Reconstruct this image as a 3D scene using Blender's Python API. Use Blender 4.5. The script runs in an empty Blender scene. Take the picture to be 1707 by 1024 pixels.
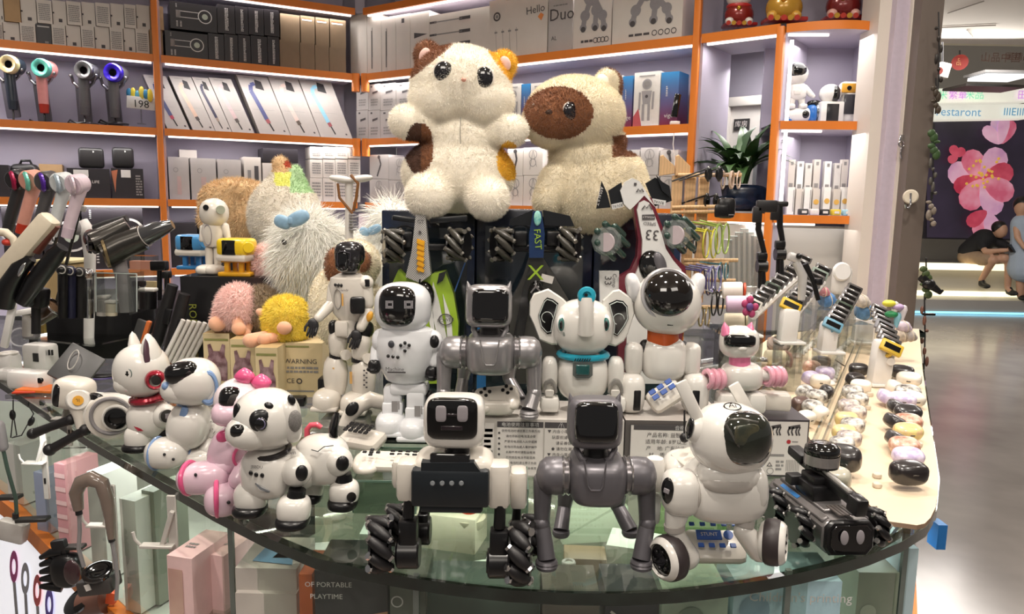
import bpy, math, random
import numpy as np
from mathutils import Vector, Matrix, Euler
R=math.radians; PI=math.pi
random.seed(7)
SC=bpy.context.scene; COL=SC.collection
# ---------------------------------------------------------------- camera
CX,CY,FL=853.5,512.0,1233.0
CAMP=Vector((0,0,1.5)); PITCH=R(8.17); ROLL=R(1.0)
_f=Vector((0,math.cos(PITCH),-math.sin(PITCH)))
_r0=Vector((1,0,0)); _u0=_r0.cross(_f)
_r=(_r0*math.cos(ROLL)+_u0*math.sin(ROLL)).normalized()
_u=_r.cross(_f).normalized()
cam=bpy.data.cameras.new('camera'); camo=bpy.data.objects.new('camera',cam); COL.objects.link(camo)
cam.sensor_width=36; cam.lens=FL/1707*36; cam.clip_start=.02; cam.clip_end=100
camo.matrix_world=Matrix((( _r.x,_u.x,-_f.x,CAMP.x),(_r.y,_u.y,-_f.y,CAMP.y),(_r.z,_u.z,-_f.z,CAMP.z),(0,0,0,1)))
SC.camera=camo
# ---------------------------------------------------------------- world, lights, exposure
SC.view_settings.view_transform='Standard'; SC.view_settings.look='None'
SC.view_settings.gamma=1; SC.view_settings.use_curve_mapping=False
SC.view_settings.exposure=-0.2
w=bpy.data.worlds.new('world'); SC.world=w; w.use_nodes=True
w.node_tree.nodes['Background'].inputs[0].default_value=(1,.93,.86,1)
w.node_tree.nodes['Background'].inputs[1].default_value=.2
def area(name,loc,size,power,col=(1,.92,.82),target=None,shape='RECTANGLE',sy=None,spread=180):
    l=bpy.data.lights.new(name,'AREA'); l.energy=power; l.color=col; l.shape=shape; l.size=size
    if shape=='RECTANGLE': l.size_y=sy or size
    l.spread=R(spread)
    o=bpy.data.objects.new(name,l); COL.objects.link(o); o.location=loc
    d=(Vector(target)-Vector(loc)) if target else Vector((0,0,-1))
    o.rotation_euler=d.to_track_quat('-Z','Y').to_euler()
    return o
for i,(x,y,e) in enumerate([(-1.2,.6,12),(.1,.5,13),(1.3,.7,12),(-1.6,2.1,9),(-.1,1.75,12),(1.2,2.2,12),(-.6,3.1,8),(.5,2.7,8),(-2.4,3.0,6),(2.2,1.8,5)]):
    area('ceiling_spot_light',(x,y,3.15),.15,e*1.2,target=(x,y+.12,0),shape='DISK',spread=125)
area('ceiling_panel_light',(-.6,-1.2,3.2),1.2,24,target=(-.1,1.4,1.0),sy=.6)
area('ceiling_panel_light',(1.4,-1.0,3.2),1.2,15,target=(.3,1.4,1.0),sy=.6)
area('hall_panel_light',(4.5,7.5,3.25),2.0,170,col=(1,.95,.9),sy=2.0)
area('hall_ceiling_fill_light',(4.3,9.0,3.25),3.0,32,col=(1,.95,.88),target=(4.0,5.0,3.5),sy=.1)  # unseen fill, added to brighten the hall ceiling
area('hall_panel_light',(4.0,3.5,3.25),1.5,38,col=(1,.93,.86),sy=1.5)
# ---------------------------------------------------------------- view helpers
def ray(px,py): return (_f*FL+_r*(px-CX)-_u*(py-CY)).normalized()
def onz(px,py,z):
    d=ray(px,py); return CAMP+d*((z-CAMP.z)/d.z)
def atY(px,py,Y):
    d=ray(px,py); return CAMP+d*(Y/d.y)
def proj(P):
    v=Vector(P)-CAMP; k=FL/v.dot(_f); return CX+v.dot(_r)*k, CY-v.dot(_u)*k
def depth(P): return (Vector(P)-CAMP).dot(_f)
# ---------------------------------------------------------------- materials
def lin(h):
    if isinstance(h,str):
        h=h.lstrip('#'); c=[int(h[i:i+2],16)/255 for i in (0,2,4)]
    else: c=list(h)
    return [ (x/12.92 if x<=.04045 else ((x+.055)/1.055)**2.4) for x in c]
MATS={}
def M(name,col='#ffffff',rough=.45,metal=0,var=.05,bump=0,scale=60,coat=0,emit=0,col2=None,spec=None,ecol=None,sheen=0,kind='noise'):
    if name in MATS: return MATS[name]
    m=bpy.data.materials.new(name); MATS[name]=m; m.use_nodes=True
    nt=m.node_tree; b=nt.nodes['Principled BSDF']; L=nt.links
    c=lin(col); c2=lin(col2) if col2 else [max(0,x*(1-var)) for x in c]
    tc=nt.nodes.new('ShaderNodeTexCoord')
    if kind=='wave':
        n=nt.nodes.new('ShaderNodeTexWave'); n.inputs['Scale'].default_value=scale; n.inputs['Distortion'].default_value=3; n.inputs['Detail'].default_value=3; fac=n.outputs['Fac']
    elif kind=='check':
        n=nt.nodes.new('ShaderNodeTexChecker'); n.inputs['Scale'].default_value=scale; fac=n.outputs['Fac']
    elif kind=='gradz':
        sx=nt.nodes.new('ShaderNodeSeparateXYZ'); L.new(tc.outputs['Generated'],sx.inputs[0]); fac=sx.outputs['Z']; n=None
    else:
        n=nt.nodes.new('ShaderNodeTexNoise'); n.inputs['Scale'].default_value=scale; n.inputs['Detail'].default_value=3; fac=n.outputs['Fac']
    if n: L.new(tc.outputs['Object'],n.inputs['Vector'])
    r=nt.nodes.new('ShaderNodeValToRGB'); r.color_ramp.elements[0].color=(*c2,1); r.color_ramp.elements[1].color=(*c,1)
    if kind=='noise': r.color_ramp.elements[0].position=.35; r.color_ramp.elements[1].position=.65
    L.new(fac,r.inputs[0]); L.new(r.outputs[0],b.inputs['Base Color'])
    b.inputs['Roughness'].default_value=rough; b.inputs['Metallic'].default_value=metal
    if coat: b.inputs['Coat Weight'].default_value=coat; b.inputs['Coat Roughness'].default_value=.08
    if sheen: b.inputs['Sheen Weight'].default_value=sheen
    if spec is not None: b.inputs['Specular IOR Level'].default_value=spec
    if emit:
        if ecol: b.inputs['Emission Color'].default_value=(*lin(ecol),1)
        else: L.new(r.outputs[0],b.inputs['Emission Color'])
        b.inputs['Emission Strength'].default_value=emit
    if bump:
        bp=nt.nodes.new('ShaderNodeBump'); bp.inputs['Strength'].default_value=bump; bp.inputs['Distance'].default_value=.002
        L.new(fac,bp.inputs['Height']); L.new(bp.outputs[0],b.inputs['Normal'])
    return m
def glassmat(name,tint='#e4efe8',gl=.0,rough=.02,ior=1.5,alpha=None):
    if name in MATS: return MATS[name]
    m=bpy.data.materials.new(name); MATS[name]=m; m.use_nodes=True; nt=m.node_tree; nt.nodes.clear(); L=nt.links
    o=nt.nodes.new('ShaderNodeOutputMaterial'); t=nt.nodes.new('ShaderNodeBsdfTransparent'); g=nt.nodes.new('ShaderNodeBsdfGlossy')
    mx=nt.nodes.new('ShaderNodeMixShader'); ge=nt.nodes.new('ShaderNodeNewGeometry'); dt=nt.nodes.new('ShaderNodeVectorMath'); dt.operation='DOT_PRODUCT'
    L.new(ge.outputs['Incoming'],dt.inputs[0]); L.new(ge.outputs['Normal'],dt.inputs[1])
    def mth(op,a,b=None):
        q=nt.nodes.new('ShaderNodeMath'); q.operation=op
        for i,x in enumerate((a,b)):
            if x is None: continue
            if isinstance(x,(int,float)): q.inputs[i].default_value=x
            else: L.new(x,q.inputs[i])
        return q.outputs[0]
    ab=mth('ABSOLUTE',dt.outputs['Value']); pw=mth('POWER',mth('SUBTRACT',1.0,ab),5.0); frs=mth('ADD',mth('MULTIPLY',pw,.94),.04+gl)
    tc=nt.nodes.new('ShaderNodeTexCoord'); n=nt.nodes.new('ShaderNodeTexNoise'); n.inputs['Scale'].default_value=4; L.new(tc.outputs['Object'],n.inputs['Vector'])
    r=nt.nodes.new('ShaderNodeValToRGB'); c=lin(tint); r.color_ramp.elements[0].color=(*[x*.97 for x in c],1); r.color_ramp.elements[1].color=(*c,1)
    L.new(n.outputs['Fac'],r.inputs[0]); L.new(r.outputs[0],t.inputs['Color'])
    g.inputs['Roughness'].default_value=rough
    L.new(frs,mx.inputs[0]); L.new(t.outputs[0],mx.inputs[1]); L.new(g.outputs[0],mx.inputs[2])
    if alpha is not None:
        d=nt.nodes.new('ShaderNodeBsdfDiffuse'); d.inputs[0].default_value=(*c,1); m2=nt.nodes.new('ShaderNodeMixShader'); m2.inputs[0].default_value=alpha
        L.new(mx.outputs[0],m2.inputs[1]); L.new(d.outputs[0],m2.inputs[2]); L.new(m2.outputs[0],o.inputs[0])
    else: L.new(mx.outputs[0],o.inputs[0])
    return m
def mc(h,rough=.45,metal=0,**k):
    return M(f"c_{h.strip('#')}_{rough}_{metal}_{'_'.join(str(v) for v in k.values())}",h,rough,metal,**k)
# ---------------------------------------------------------------- geometry collector
def rotm(rot):
    if rot is None: return Matrix.Identity(3)
    if isinstance(rot,Matrix): return rot.to_3x3()
    return Euler([R(a) for a in rot]).to_matrix()
def axism(d,up=None):
    d=Vector(d).normalized(); return d.to_track_quat('Z','Y').to_matrix()
_TX={}
def text_geo(s,font=None):
    if s in _TX: return _TX[s]
    c=bpy.data.curves.new('t','FONT'); c.body=s; c.size=1; c.align_x='CENTER'; c.align_y='CENTER'; c.resolution_u=2
    o=bpy.data.objects.new('t',c); COL.objects.link(o); dg=bpy.context.evaluated_depsgraph_get()
    me=o.evaluated_get(dg).to_mesh()
    V=[v.co.copy() for v in me.vertices]; Fc=[tuple(p.vertices) for p in me.polygons]
    o.evaluated_get(dg).to_mesh_clear(); bpy.data.objects.remove(o); bpy.data.curves.remove(c)
    _TX[s]=(V,Fc); return V,Fc
class G:
    """collects shapes; unit k scales sizes given in photo pixels to metres"""
    def __init__(s,k=1.0,P=None): s.v=[];s.f=[];s.m=[];s.sm=[];s.cur=0;s.k=k;s.P=P;s.mats=[]
    def mat(s,m):
        if m not in s.mats: s.mats.append(m)
        s.cur=s.mats.index(m); return s
    def raw(s,V,Fc,sm=True,mi=None):
        o=len(s.v); s.v.extend([Vector(p) for p in V])
        for f in Fc: s.f.append(tuple(i+o for i in f)); s.m.append(s.cur if mi is None else mi); s.sm.append(sm)
        return s
    def c(s,p):
        if s.P is not None and len(p)<=3 and not isinstance(p,Vector): return s.P(*p)
        return Vector(p)
    def box(s,c,size,rot=None,b=0):
        """box or rounded box: centre, full sizes"""
        c=s.c(c); h=[x*s.k/2 for x in size]; b*=s.k; Mx=rotm(rot)
        if b<=0:
            V=[c+Mx@Vector((x*h[0],y*h[1],z*h[2])) for x in(-1,1) for y in(-1,1) for z in(-1,1)]
            return s.raw(V,[(0,1,3,2),(4,6,7,5),(0,4,5,1),(2,3,7,6),(0,2,6,4),(1,5,7,3)],False)
        b=min(b,min(h)*.999); seg=2 if b<.012 else 3
        if b<.002: seg=1
        V=[];Fc=[]; lon=[]
        for q in range(4):
            for i in range(seg+1): lon.append((q,q*90+90*i/seg))
        lat=[(-1,-90+90*i/seg) for i in range(seg+1)]+[(1,90*i/seg) for i in range(seg+1)]
        sx=[1,-1,-1,1]; sy=[1,1,-1,-1]; n=len(lon)
        for sz,la in lat:
            for q,lo in lon:
                cl=math.cos(R(la))
                V.append(c+Mx@Vector((sx[q]*(h[0]-b)+b*cl*math.cos(R(lo)),sy[q]*(h[1]-b)+b*cl*math.sin(R(lo)),sz*(h[2]-b)+b*math.sin(R(la)))))
        for j in range(len(lat)-1):
            for i in range(n):
                i2=(i+1)%n; Fc.append((j*n+i,j*n+i2,(j+1)*n+i2,(j+1)*n+i))
        # merge coincident points
        key={};mp=[];V2=[]
        for p in V:
            kk=(round(p.x,6),round(p.y,6),round(p.z,6))
            if kk not in key: key[kk]=len(V2); V2.append(p)
            mp.append(key[kk])
        F2=[]
        for f in Fc:
            g=[]
            for i in f:
                if mp[i] not in g: g.append(mp[i])
            if len(g)>2: F2.append(tuple(g))
        bot=[];top=[]
        for i in range(n):
            a=mp[i]
            if a not in bot: bot.append(a)
            a=mp[(len(lat)-1)*n+i]
            if a not in top: top.append(a)
        if len(bot)>2: F2.append(tuple(reversed(bot)))
        if len(top)>2: F2.append(tuple(top))
        return s.raw(V2,F2,True)
    def e(s,c,r,e1=1,e2=1,rot=None,n=20,cut=None):
        """superellipsoid: centre, radii, exponents (1 = ellipsoid, .3 = boxy); cut=(lo,hi) latitudes"""
        c=s.c(c); r=[(r if not hasattr(r,'__len__') else r[i])*s.k for i in range(3)]; Mx=rotm(rot)
        def sp(a,e): return math.copysign(abs(a)**e,a)
        nl=max(6,n//2); lo,hi=cut or (-90,90); V=[];Fc=[]
        for j in range(nl+1):
            la=R(lo+(hi-lo)*j/nl)
            for i in range(n):
                t=2*PI*i/n
                V.append(c+Mx@Vector((r[0]*sp(math.cos(la),e1)*sp(math.cos(t),e2),r[1]*sp(math.cos(la),e1)*sp(math.sin(t),e2),r[2]*sp(math.sin(la),e1))))
        for j in range(nl):
            for i in range(n):
                i2=(i+1)%n; Fc.append((j*n+i,j*n+i2,(j+1)*n+i2,(j+1)*n+i))
        if cut:
            if lo>-90: Fc.append(tuple(reversed(range(n))))
            if hi<90: Fc.append(tuple(nl*n+i for i in range(n)))
        return s.raw(V,Fc)
    def lathe(s,c,prof,ax=(0,0,1),n=20,sc=(1,1),caps=True,rot=None):
        """prof [(r,z)..] about axis ax at c"""
        c=s.c(c); Mx=rotm(rot) if rot is not None else axism(ax); V=[];Fc=[]
        for r,z in prof:
            for i in range(n):
                t=2*PI*i/n; V.append(c+Mx@Vector((r*s.k*math.cos(t)*sc[0],r*s.k*math.sin(t)*sc[1],z*s.k)))
        for j in range(len(prof)-1):
            for i in range(n):
                i2=(i+1)%n; Fc.append((j*n+i,j*n+i2,(j+1)*n+i2,(j+1)*n+i))
        if caps:
            if prof[0][0]>1e-6: Fc.append(tuple(reversed(range(n))))
            if prof[-1][0]>1e-6: Fc.append(tuple((len(prof)-1)*n+i for i in range(n)))
        return s.raw(V,Fc)
    def cyl(s,p0,p1,r0,r1=None,n=16,b=0):
        p0=s.c(p0);p1=s.c(p1); r1=r0 if r1 is None else r1; L=(p1-p0).length/s.k
        if b: prof=[(r0-b,0),(r0,b),(r1,L-b),(r1-b,L)]
        else: prof=[(r0,0),(r1,L)]
        return s.lathe(p0,prof,p1-p0,n)
    def tube(s,pts,r,n=8,caps=True):
        pts=[s.c(p) for p in pts]; N=len(pts); rr=[(r if not hasattr(r,'__len__') else r[i])*s.k for i in range(N)]
        V=[];Fc=[]; T=[(pts[min(i+1,N-1)]-pts[max(i-1,0)]).normalized() for i in range(N)]
        a=Vector((0,0,1)) if abs(T[0].z)<.9 else Vector((1,0,0)); nrm=T[0].cross(a).normalized()
        for i in range(N):
            nrm=(nrm-T[i]*nrm.dot(T[i])).normalized(); bi=T[i].cross(nrm)
            for j in range(n):
                t=2*PI*j/n; V.append(pts[i]+(nrm*math.cos(t)+bi*math.sin(t))*rr[i])
        for i in range(N-1):
            for j in range(n):
                j2=(j+1)%n; Fc.append((i*n+j,i*n+j2,(i+1)*n+j2,(i+1)*n+j))
        if caps: Fc.append(tuple(reversed(range(n)))); Fc.append(tuple((N-1)*n+j for j in range(n)))
        return s.raw(V,Fc)
    def limb(s,p0,p1,r0,r1,n=12):
        """capsule with tapering radius"""
        p0=s.c(p0);p1=s.c(p1); L=(p1-p0).length/s.k; prof=[]
        for i in range(5): a=R(-90+22.5*i); prof.append((r0*math.cos(a) if i else 0,r0*math.sin(a)))
        for i in range(5): a=R(22.5*i); prof.append((r1*math.cos(a) if i<4 else 0,L+r1*math.sin(a)))
        return s.lathe(p0,prof,p1-p0,n,caps=False)
    def torus(s,c,Rr,r,ax=(0,0,1),n=24,m=8,arc=360,rot=None,sc=(1,1)):
        c=s.c(c); Mx=rotm(rot) if rot is not None else axism(ax); V=[];Fc=[]; full=arc>=360; N=n if full else n+1
        for i in range(N):
            t=R(arc)*i/n
            for j in range(m):
                p=2*PI*j/m; q=Rr+r*math.cos(p)
                V.append(c+Mx@Vector((q*math.cos(t)*sc[0],q*math.sin(t)*sc[1],r*math.sin(p)))*s.k)
        for i in range(n):
            i2=(i+1)%N
            for j in range(m):
                j2=(j+1)%m; Fc.append((i*m+j,i*m+j2,i2*m+j2,i2*m+j))
        return s.raw(V,Fc)
    def prism(s,c,poly,d,rot=None,b=0,front=(1,0,0)):
        """outline in the local XZ plane (px units, x right, z up), extruded d along local Y, centred"""
        c=s.c(c); Mx=rotm(rot); n=len(poly); V=[];Fc=[]
        cx=sum(p[0] for p in poly)/n; cz=sum(p[1] for p in poly)/n
        def ring(y,sh):
            for x,z in poly:
                l=math.hypot(x-cx,z-cz) or 1; f=(l-sh)/l
                V.append(c+Mx@Vector(((cx+(x-cx)*f)*s.k,y*s.k,(cz+(z-cz)*f)*s.k)))
        ys=[(-d/2,b),(-d/2+b,0),(d/2-b,0),(d/2,b)] if b else [(-d/2,0),(d/2,0)]
        for y,sh in ys: ring(y,sh)
        for j in range(len(ys)-1):
            for i in range(n):
                i2=(i+1)%n; Fc.append((j*n+i,j*n+i2,(j+1)*n+i2,(j+1)*n+i))
        area2=sum(poly[i][0]*poly[(i+1)%n][1]-poly[(i+1)%n][0]*poly[i][1] for i in range(n))
        Fc.append(tuple(range(n-1,-1,-1))); Fc.append(tuple((len(ys)-1)*n+i for i in range(n)))
        if area2<0: Fc=[tuple(reversed(f)) for f in Fc]
        Fc=[tuple(reversed(f)) for f in Fc]
        return s.raw(V,Fc,bool(b))
    def ppoly(s,pts,d0=0,th=2,b=0):
        """outline given as photo pixels through self.P, thickness th px away from the viewer"""
        V0=[s.P(x,y,d0) for x,y in pts]; V1=[v+Vector((0,th*s.k,0)) for v in V0]; n=len(pts)
        a=sum(pts[i][0]*pts[(i+1)%n][1]-pts[(i+1)%n][0]*pts[i][1] for i in range(n))
        Fc=[tuple(range(n)),tuple(range(2*n-1,n-1,-1))]+[(i,i+n,(i+1)%n+n,(i+1)%n) for i in range(n)]
        if a<0: Fc=[tuple(reversed(f)) for f in Fc]
        Fc=[tuple(reversed(f)) for f in Fc]
        return s.raw(V0+V1,Fc,False)
    def quad(s,O,U,W): return s.raw([O,O+U,O+U+W,O+W],[(0,1,2,3)],False)
    def text(s,t,c,size,U,W,aspect=1):
        """flat lettering: centre c, unit right U, unit up W, size in px"""
        V,Fc=text_geo(t); c=s.c(c); U=Vector(U);W=Vector(W)
        return s.raw([c+U*(v.x*size*s.k*aspect)+W*(v.y*size*s.k) for v in V],Fc,False)
    def mesh(s,name,ang=40):
        me=bpy.data.meshes.new(name); me.from_pydata([tuple(v) for v in s.v],[],s.f)
        for m in s.mats: me.materials.append(m)
        me.polygons.foreach_set('material_index',s.m); me.polygons.foreach_set('use_smooth',s.sm)
        me.update()
        try: me.set_sharp_from_angle(angle=R(ang))
        except Exception: pass
        return me
    def obj(s,name,parent=None,m=None,loc=None,label=None,ang=40):
        if m is not None:
            if not s.mats: s.mats=[m]
        o=bpy.data.objects.new(name,s.mesh(name,ang)); COL.objects.link(o)
        if parent is not None: o.parent=parent
        if loc is not None: o.location=loc
        if label: o['label']=label
        return o
def tag(o,label,cat,group=None,kind=None):
    if label: o['label']=label
    if cat: o['category']=cat
    if group: o['group']=group
    if kind: o['kind']=kind
    return o
def struct(name,g,parent=None):
    o=g.obj(name,parent)
    if parent is None: o['kind']='structure'
    return o
class T:
    """a thing: Empty at its base point; shapes are given in photo pixels mapped to the plane at the thing's depth"""
    def __init__(s,name,label,cat,px,py,z=1.0,Y=None,group=None,rz=0):
        s.o=onz(px,py,z) if Y is None else atY(px,py,Y)
        s.k=depth(s.o)/FL; s.root=bpy.data.objects.new(name,None); COL.objects.link(s.root)
        s.root.empty_display_size=.02; s.root.location=s.o; tag(s.root,label,cat,group)
    def P(s,px,py,d=0): return atY(px,py,s.o.y+d*s.k)-s.o
    def g(s): return G(s.k,s.P)
    def part(s,name,fn,m,parent=None,label=None):
        g=s.g(); g.mat(m); fn(g); return g.obj(name,parent or s.root,label=label)
def copytree(o,parent=None):
    c=o.copy(); COL.objects.link(c)
    if parent is not None: c.parent=parent
    for ch in list(o.children): copytree(ch,c)
    return c
ORD=['first','second','third','fourth','fifth','sixth','seventh','eighth','ninth','tenth','eleventh','twelfth','thirteenth','fourteenth','fifteenth','sixteenth','seventeenth','eighteenth','nineteenth','twentieth','twenty-first','twenty-second','twenty-third','twenty-fourth','twenty-fifth','twenty-sixth']
# organic bodies: overlapping shapes fused into one continuous skin
def fuse(g,vox,smooth=6,dec=None):
    me=g.mesh('tmp'); o=bpy.data.objects.new('tmp',me); COL.objects.link(o)
    md=o.modifiers.new('r','REMESH'); md.mode='VOXEL'; md.voxel_size=vox; md.use_smooth_shade=True
    if smooth: ms=o.modifiers.new('s','SMOOTH'); ms.iterations=smooth; ms.factor=.5
    dg=bpy.context.evaluated_depsgraph_get(); ev=o.evaluated_get(dg); m2=ev.to_mesh()
    V=np.empty(len(m2.vertices)*3); m2.vertices.foreach_get('co',V); V=V.reshape(-1,3)
    Fc=[tuple(p.vertices) for p in m2.polygons]
    ev.to_mesh_clear(); bpy.data.objects.remove(o); bpy.data.meshes.remove(me)
    return V,Fc
def furry(name,V,Fc,mats,colour,n,length,width,parent=None,seg=1,comb=(0,0,-.3),jit=.5,seed=1,lenf=None,label=None,skip=None):
    """skin plus short blades of pile in ONE mesh. colour(co)->material index; blades in the same mesh"""
    rng=np.random.default_rng(seed)
    V=np.asarray(V,float); tri=[];
    for f in Fc:
        tri.append(f[:3])
        if len(f)==4: tri.append((f[0],f[2],f[3]))
    tri=np.array(tri); A=V[tri[:,0]];B=V[tri[:,1]];C_=V[tri[:,2]]
    nr=np.cross(B-A,C_-A); ar=np.linalg.norm(nr,axis=1); nr=nr/(ar[:,None]+1e-12)
    pick=rng.choice(len(tri),n,p=ar/ar.sum()); u=rng.random(n);v=rng.random(n); sw=u+v>1; u[sw]=1-u[sw]; v[sw]=1-v[sw]
    P0=A[pick]+(B-A)[pick]*u[:,None]+(C_-A)[pick]*v[:,None]; N=nr[pick]
    if skip is not None:
        kp=np.array([not skip(p) for p in P0]); P0=P0[kp];N=N[kp];n=len(P0)
    d=N+np.array(comb)+rng.normal(0,jit,(n,3))*.6; d/=np.linalg.norm(d,axis=1)[:,None]
    L=length*(.6+.8*rng.random(n))
    if lenf is not None: L=L*np.array([lenf(p) for p in P0])
    side=np.cross(d,rng.normal(0,1,(n,3))); side/=np.linalg.norm(side,axis=1)[:,None]; side*=width/2
    nv=len(V); nf=len(Fc)
    cols=np.array([colour(p) for p in P0]); fc=np.array([colour(np.mean(V[list(f)],axis=0)) for f in Fc])
    blocks=[V]; faces=list(Fc); mi=list(fc)
    if seg==1:
        W=np.stack([P0-side,P0+side,P0+d*L[:,None]],1).reshape(-1,3); blocks.append(W)
        faces+= [(nv+3*i,nv+3*i+1,nv+3*i+2) for i in range(n)]; mi+=list(cols)
    else:
        g=np.array((0,0,-1.0)); rows=[]; p=P0-d*length*.03; dd=d.copy()
        for k in range(seg+1):
            wv=side*(1-.85*k/seg); rows.append(p-wv); rows.append(p+wv)
            p=p+dd*(L/seg)[:,None]; dd=dd+g*.45/seg+rng.normal(0,.10,(n,3)); dd/=np.linalg.norm(dd,axis=1)[:,None]
        W=np.stack(rows,1).reshape(-1,3); blocks.append(W); q=2*(seg+1)
        for i in range(n):
            b0=nv+i*q
            for k in range(seg): faces.append((b0+2*k,b0+2*k+1,b0+2*k+3,b0+2*k+2)); mi.append(cols[i])
    AV=np.concatenate(blocks)
    me=bpy.data.meshes.new(name); me.from_pydata(AV.tolist(),[],faces)
    for m in mats: me.materials.append(m)
    me.polygons.foreach_set('material_index',np.array(mi,dtype=np.int32)); me.polygons.foreach_set('use_smooth',np.ones(len(faces),bool)); me.update()
    o=bpy.data.objects.new(name,me); COL.objects.link(o)
    if parent is not None: o.parent=parent
    if label: o['label']=label
    return o
# ================================================================ STRUCTURE
LAV=M('lavender_panel','#b0a9ba',.6,var=.04,scale=3)
ORG=M('orange_laminate','#e07e2c',.4,var=.05,scale=8)
LEDM=M('led_strip','#ffffff',.5,emit=2.6,ecol='#fff6e8')
CREAM=M('cream_panel','#dcd2c8',.5,var=.03,scale=4)
WHITEP=M('white_plastic','#ece9e6',.22,coat=.5,var=.02)
WHITEM=M('white_matte','#e2ddd8',.5,var=.03)
BLACKG=M('black_gloss','#0b0a0c',.06,coat=.8,var=.1)
BLACKM=M('black_matte','#1d1b1d',.45,var=.12)
BLACKS=M('black_satin','#151416',.28,var=.1)
GREYM=M('grey_plastic','#8d898b',.4)
CHROME=M('chrome','#d9d9dc',.12,1)
SILVER=M('silver_paint','#9f9c9e',.3,.65,var=.04)
GUN=M('gunmetal_paint','#6c696e',.36,.4,var=.05)
FLOORM=M('polished_floor_stone','#958e88',.16,var=.22,scale=2.2,col2='#857e79')
floor=G(); floor.mat(FLOORM).box(Vector((2,6,-.05)),(16,20,.1)); struct('floor',floor)
cm=M('ceiling_paint','#ece5dc',.8,var=.04,scale=2)
g=G(); g.mat(cm).box(Vector((1.0,3.4,3.5)),(14,11.6,.1)); struct('ceiling',g)
g=G(); g.mat(M('cream_edge','#e6dfc2',.5)).box(Vector((4.5,9.25,3.62)),(9,.1,.34)); struct('trim_1',g)
g=G(); g.mat(cm).box(Vector((5.5,11.5,4.9)),(10,5,.1)); struct('ceiling_upper',g)
g=G(); g.mat(M('hall_wall','#cfcac4',.7,var=.05,scale=2)).box(Vector((5.5,12.6,2.45)),(11,.1,4.9)); struct('wall_hall',g)
g=G(); g.mat(M('ceiling_grid','#b0a89f',.6))
for a,b in [((1580,22),(1640,2)),((1567,46),(1660,42)),((1612,50),(1622,62))]:
    p=onz(*a,3.44);q=onz(*b,3.44); g.tube([p,q],.006,5)
struct('trim_2',g)
# shop walls far behind cabinets
BWAL=M('shop_wall','#aaa5b4',.65,var=.04,scale=2)
LA=Vector((-2.70,3.91));C0=Vector((-.98,4.83));R1=Vector((.85,3.55));R2=Vector((1.155,3.31));R3=Vector((1.59,3.28))
class WL:
    def __init__(s,A,B):
        s.A=A;s.B=B;s.d=(B-A).normalized();s.n=Vector((-s.d.y,s.d.x))
        if s.n.y<0: s.n=-s.n
        s.rot=math.degrees(math.atan2(s.d.y,s.d.x)); s.L=(B-A).length
    def w(s,t,z,b=0): q=s.A+s.d*t+s.n*b; return Vector((q.x,q.y,z))
    def t(s,px,z,b=0):
        lo,hi=-3,s.L+3
        for _ in range(40):
            m=(lo+hi)/2
            P=s.w(m,z,b)
            if P.y<.5 or proj(P)[0]<px: lo=m
            else: hi=m
        return lo
    def pt(s,px,z,b=0): return s.w(s.t(px,z,b),z,b)
    def z(s,px,py,b=0):
        """height of pixel on the plane b behind the front"""
        z=1.8
        for _ in range(12):
            P=s.pt(px,z,b); z+= (proj(P)[1]-py)*depth(P)/FL
        return z
WLf=WL(LA,C0); WR=WL(C0,R1); WD=WL(R1,R2); WE=WL(R2,R3)
Z=[2.63,2.235,1.835,1.437,1.04]
TH=.036
def backwall(n,W,t0,t1,b,mat,z0=0,z1=3.45):
    g=G(); g.mat(mat); c=W.w((t0+t1)/2,(z0+z1)/2,b+.03); g.box(c,(abs(t1-t0),.05,z1-z0),(0,0,W.rot)); return struct(n,g)
backwall('wall_left',WLf,-1.5,WLf.L+.35,.34,BWAL); backwall('wall_back',WR,-.35,WR.L+.45,.75,BWAL)
def unit(label,W,t0,t1,levels,post_l=False,post_r=False,back=True,dep=.30,shelf_mats=None,led=True,side_l=True,side_r=True,ztop=3.3,lpow=3.0):
    root=bpy.data.objects.new('display_cabinet',None); COL.objects.link(root); o=W.w((t0+t1)/2,0,dep/2); root.location=o; tag(root,label,'cabinet')
    r=(0,0,W.rot)
    if back:
        g=G();g.mat(LAV).box(W.w((t0+t1)/2,ztop/2,dep)-o,(t1-t0,.02,ztop),r);g.obj('back_panel',root)
    for on,t in ((side_l,t0),(side_r,t1)):
        if on:
            g=G();g.mat(LAV).box(W.w(t,ztop/2,dep/2)-o,(.018,dep-.01,ztop),r);g.obj('side_panel',root)
    for on,t in ((post_l,t0),(post_r,t1)):
        if on:
            g=G();g.mat(ORG).box(W.w(t,ztop/2,-.002)-o,(.032,.03,ztop),r,b=.004);g.obj('edge_strip',root,label='orange edge strip')
    for z in levels:
        g=G();g.mat(LAV).box(W.w((t0+t1)/2,z+TH/2,dep/2+.004)-o,(t1-t0-.02,dep-.02,TH),r)
        g.mat(ORG).box(W.w((t0+t1)/2,z+TH/2,-.004)-o,(t1-t0-.01,.012,TH+.004),r)
        so=g.obj('shelf',root)
        if led:
            g=G();g.mat(LEDM).box(W.w((t0+t1)/2,z-.006,.016)-o,(t1-t0-.05,.014,.009),r);g.obj('led_strip',so,label='glowing white light strip')
            a=area('shelf_led',W.w((t0+t1)/2,z-.013,.03),t1-t0-.1,lpow*(t1-t0),col=(1,.96,.92),target=W.w((t0+t1)/2,z-.3,.12),sy=.02)
            a.rotation_euler=(R(-25)*-1*0,0,R(W.rot))
    return root
tL=WLf.t(267,1.8); tR1=WR.L
unit('orange edged shelf cabinet holding hair dryers and white boxes by the price sign',WLf,-.35,tL,Z[1:],post_r=True)
unit('orange edged shelf cabinet holding leaning cartons of curved dryers',WLf,tL+.02,WLf.L-.03,Z,post_l=False,side_r=False)
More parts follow.
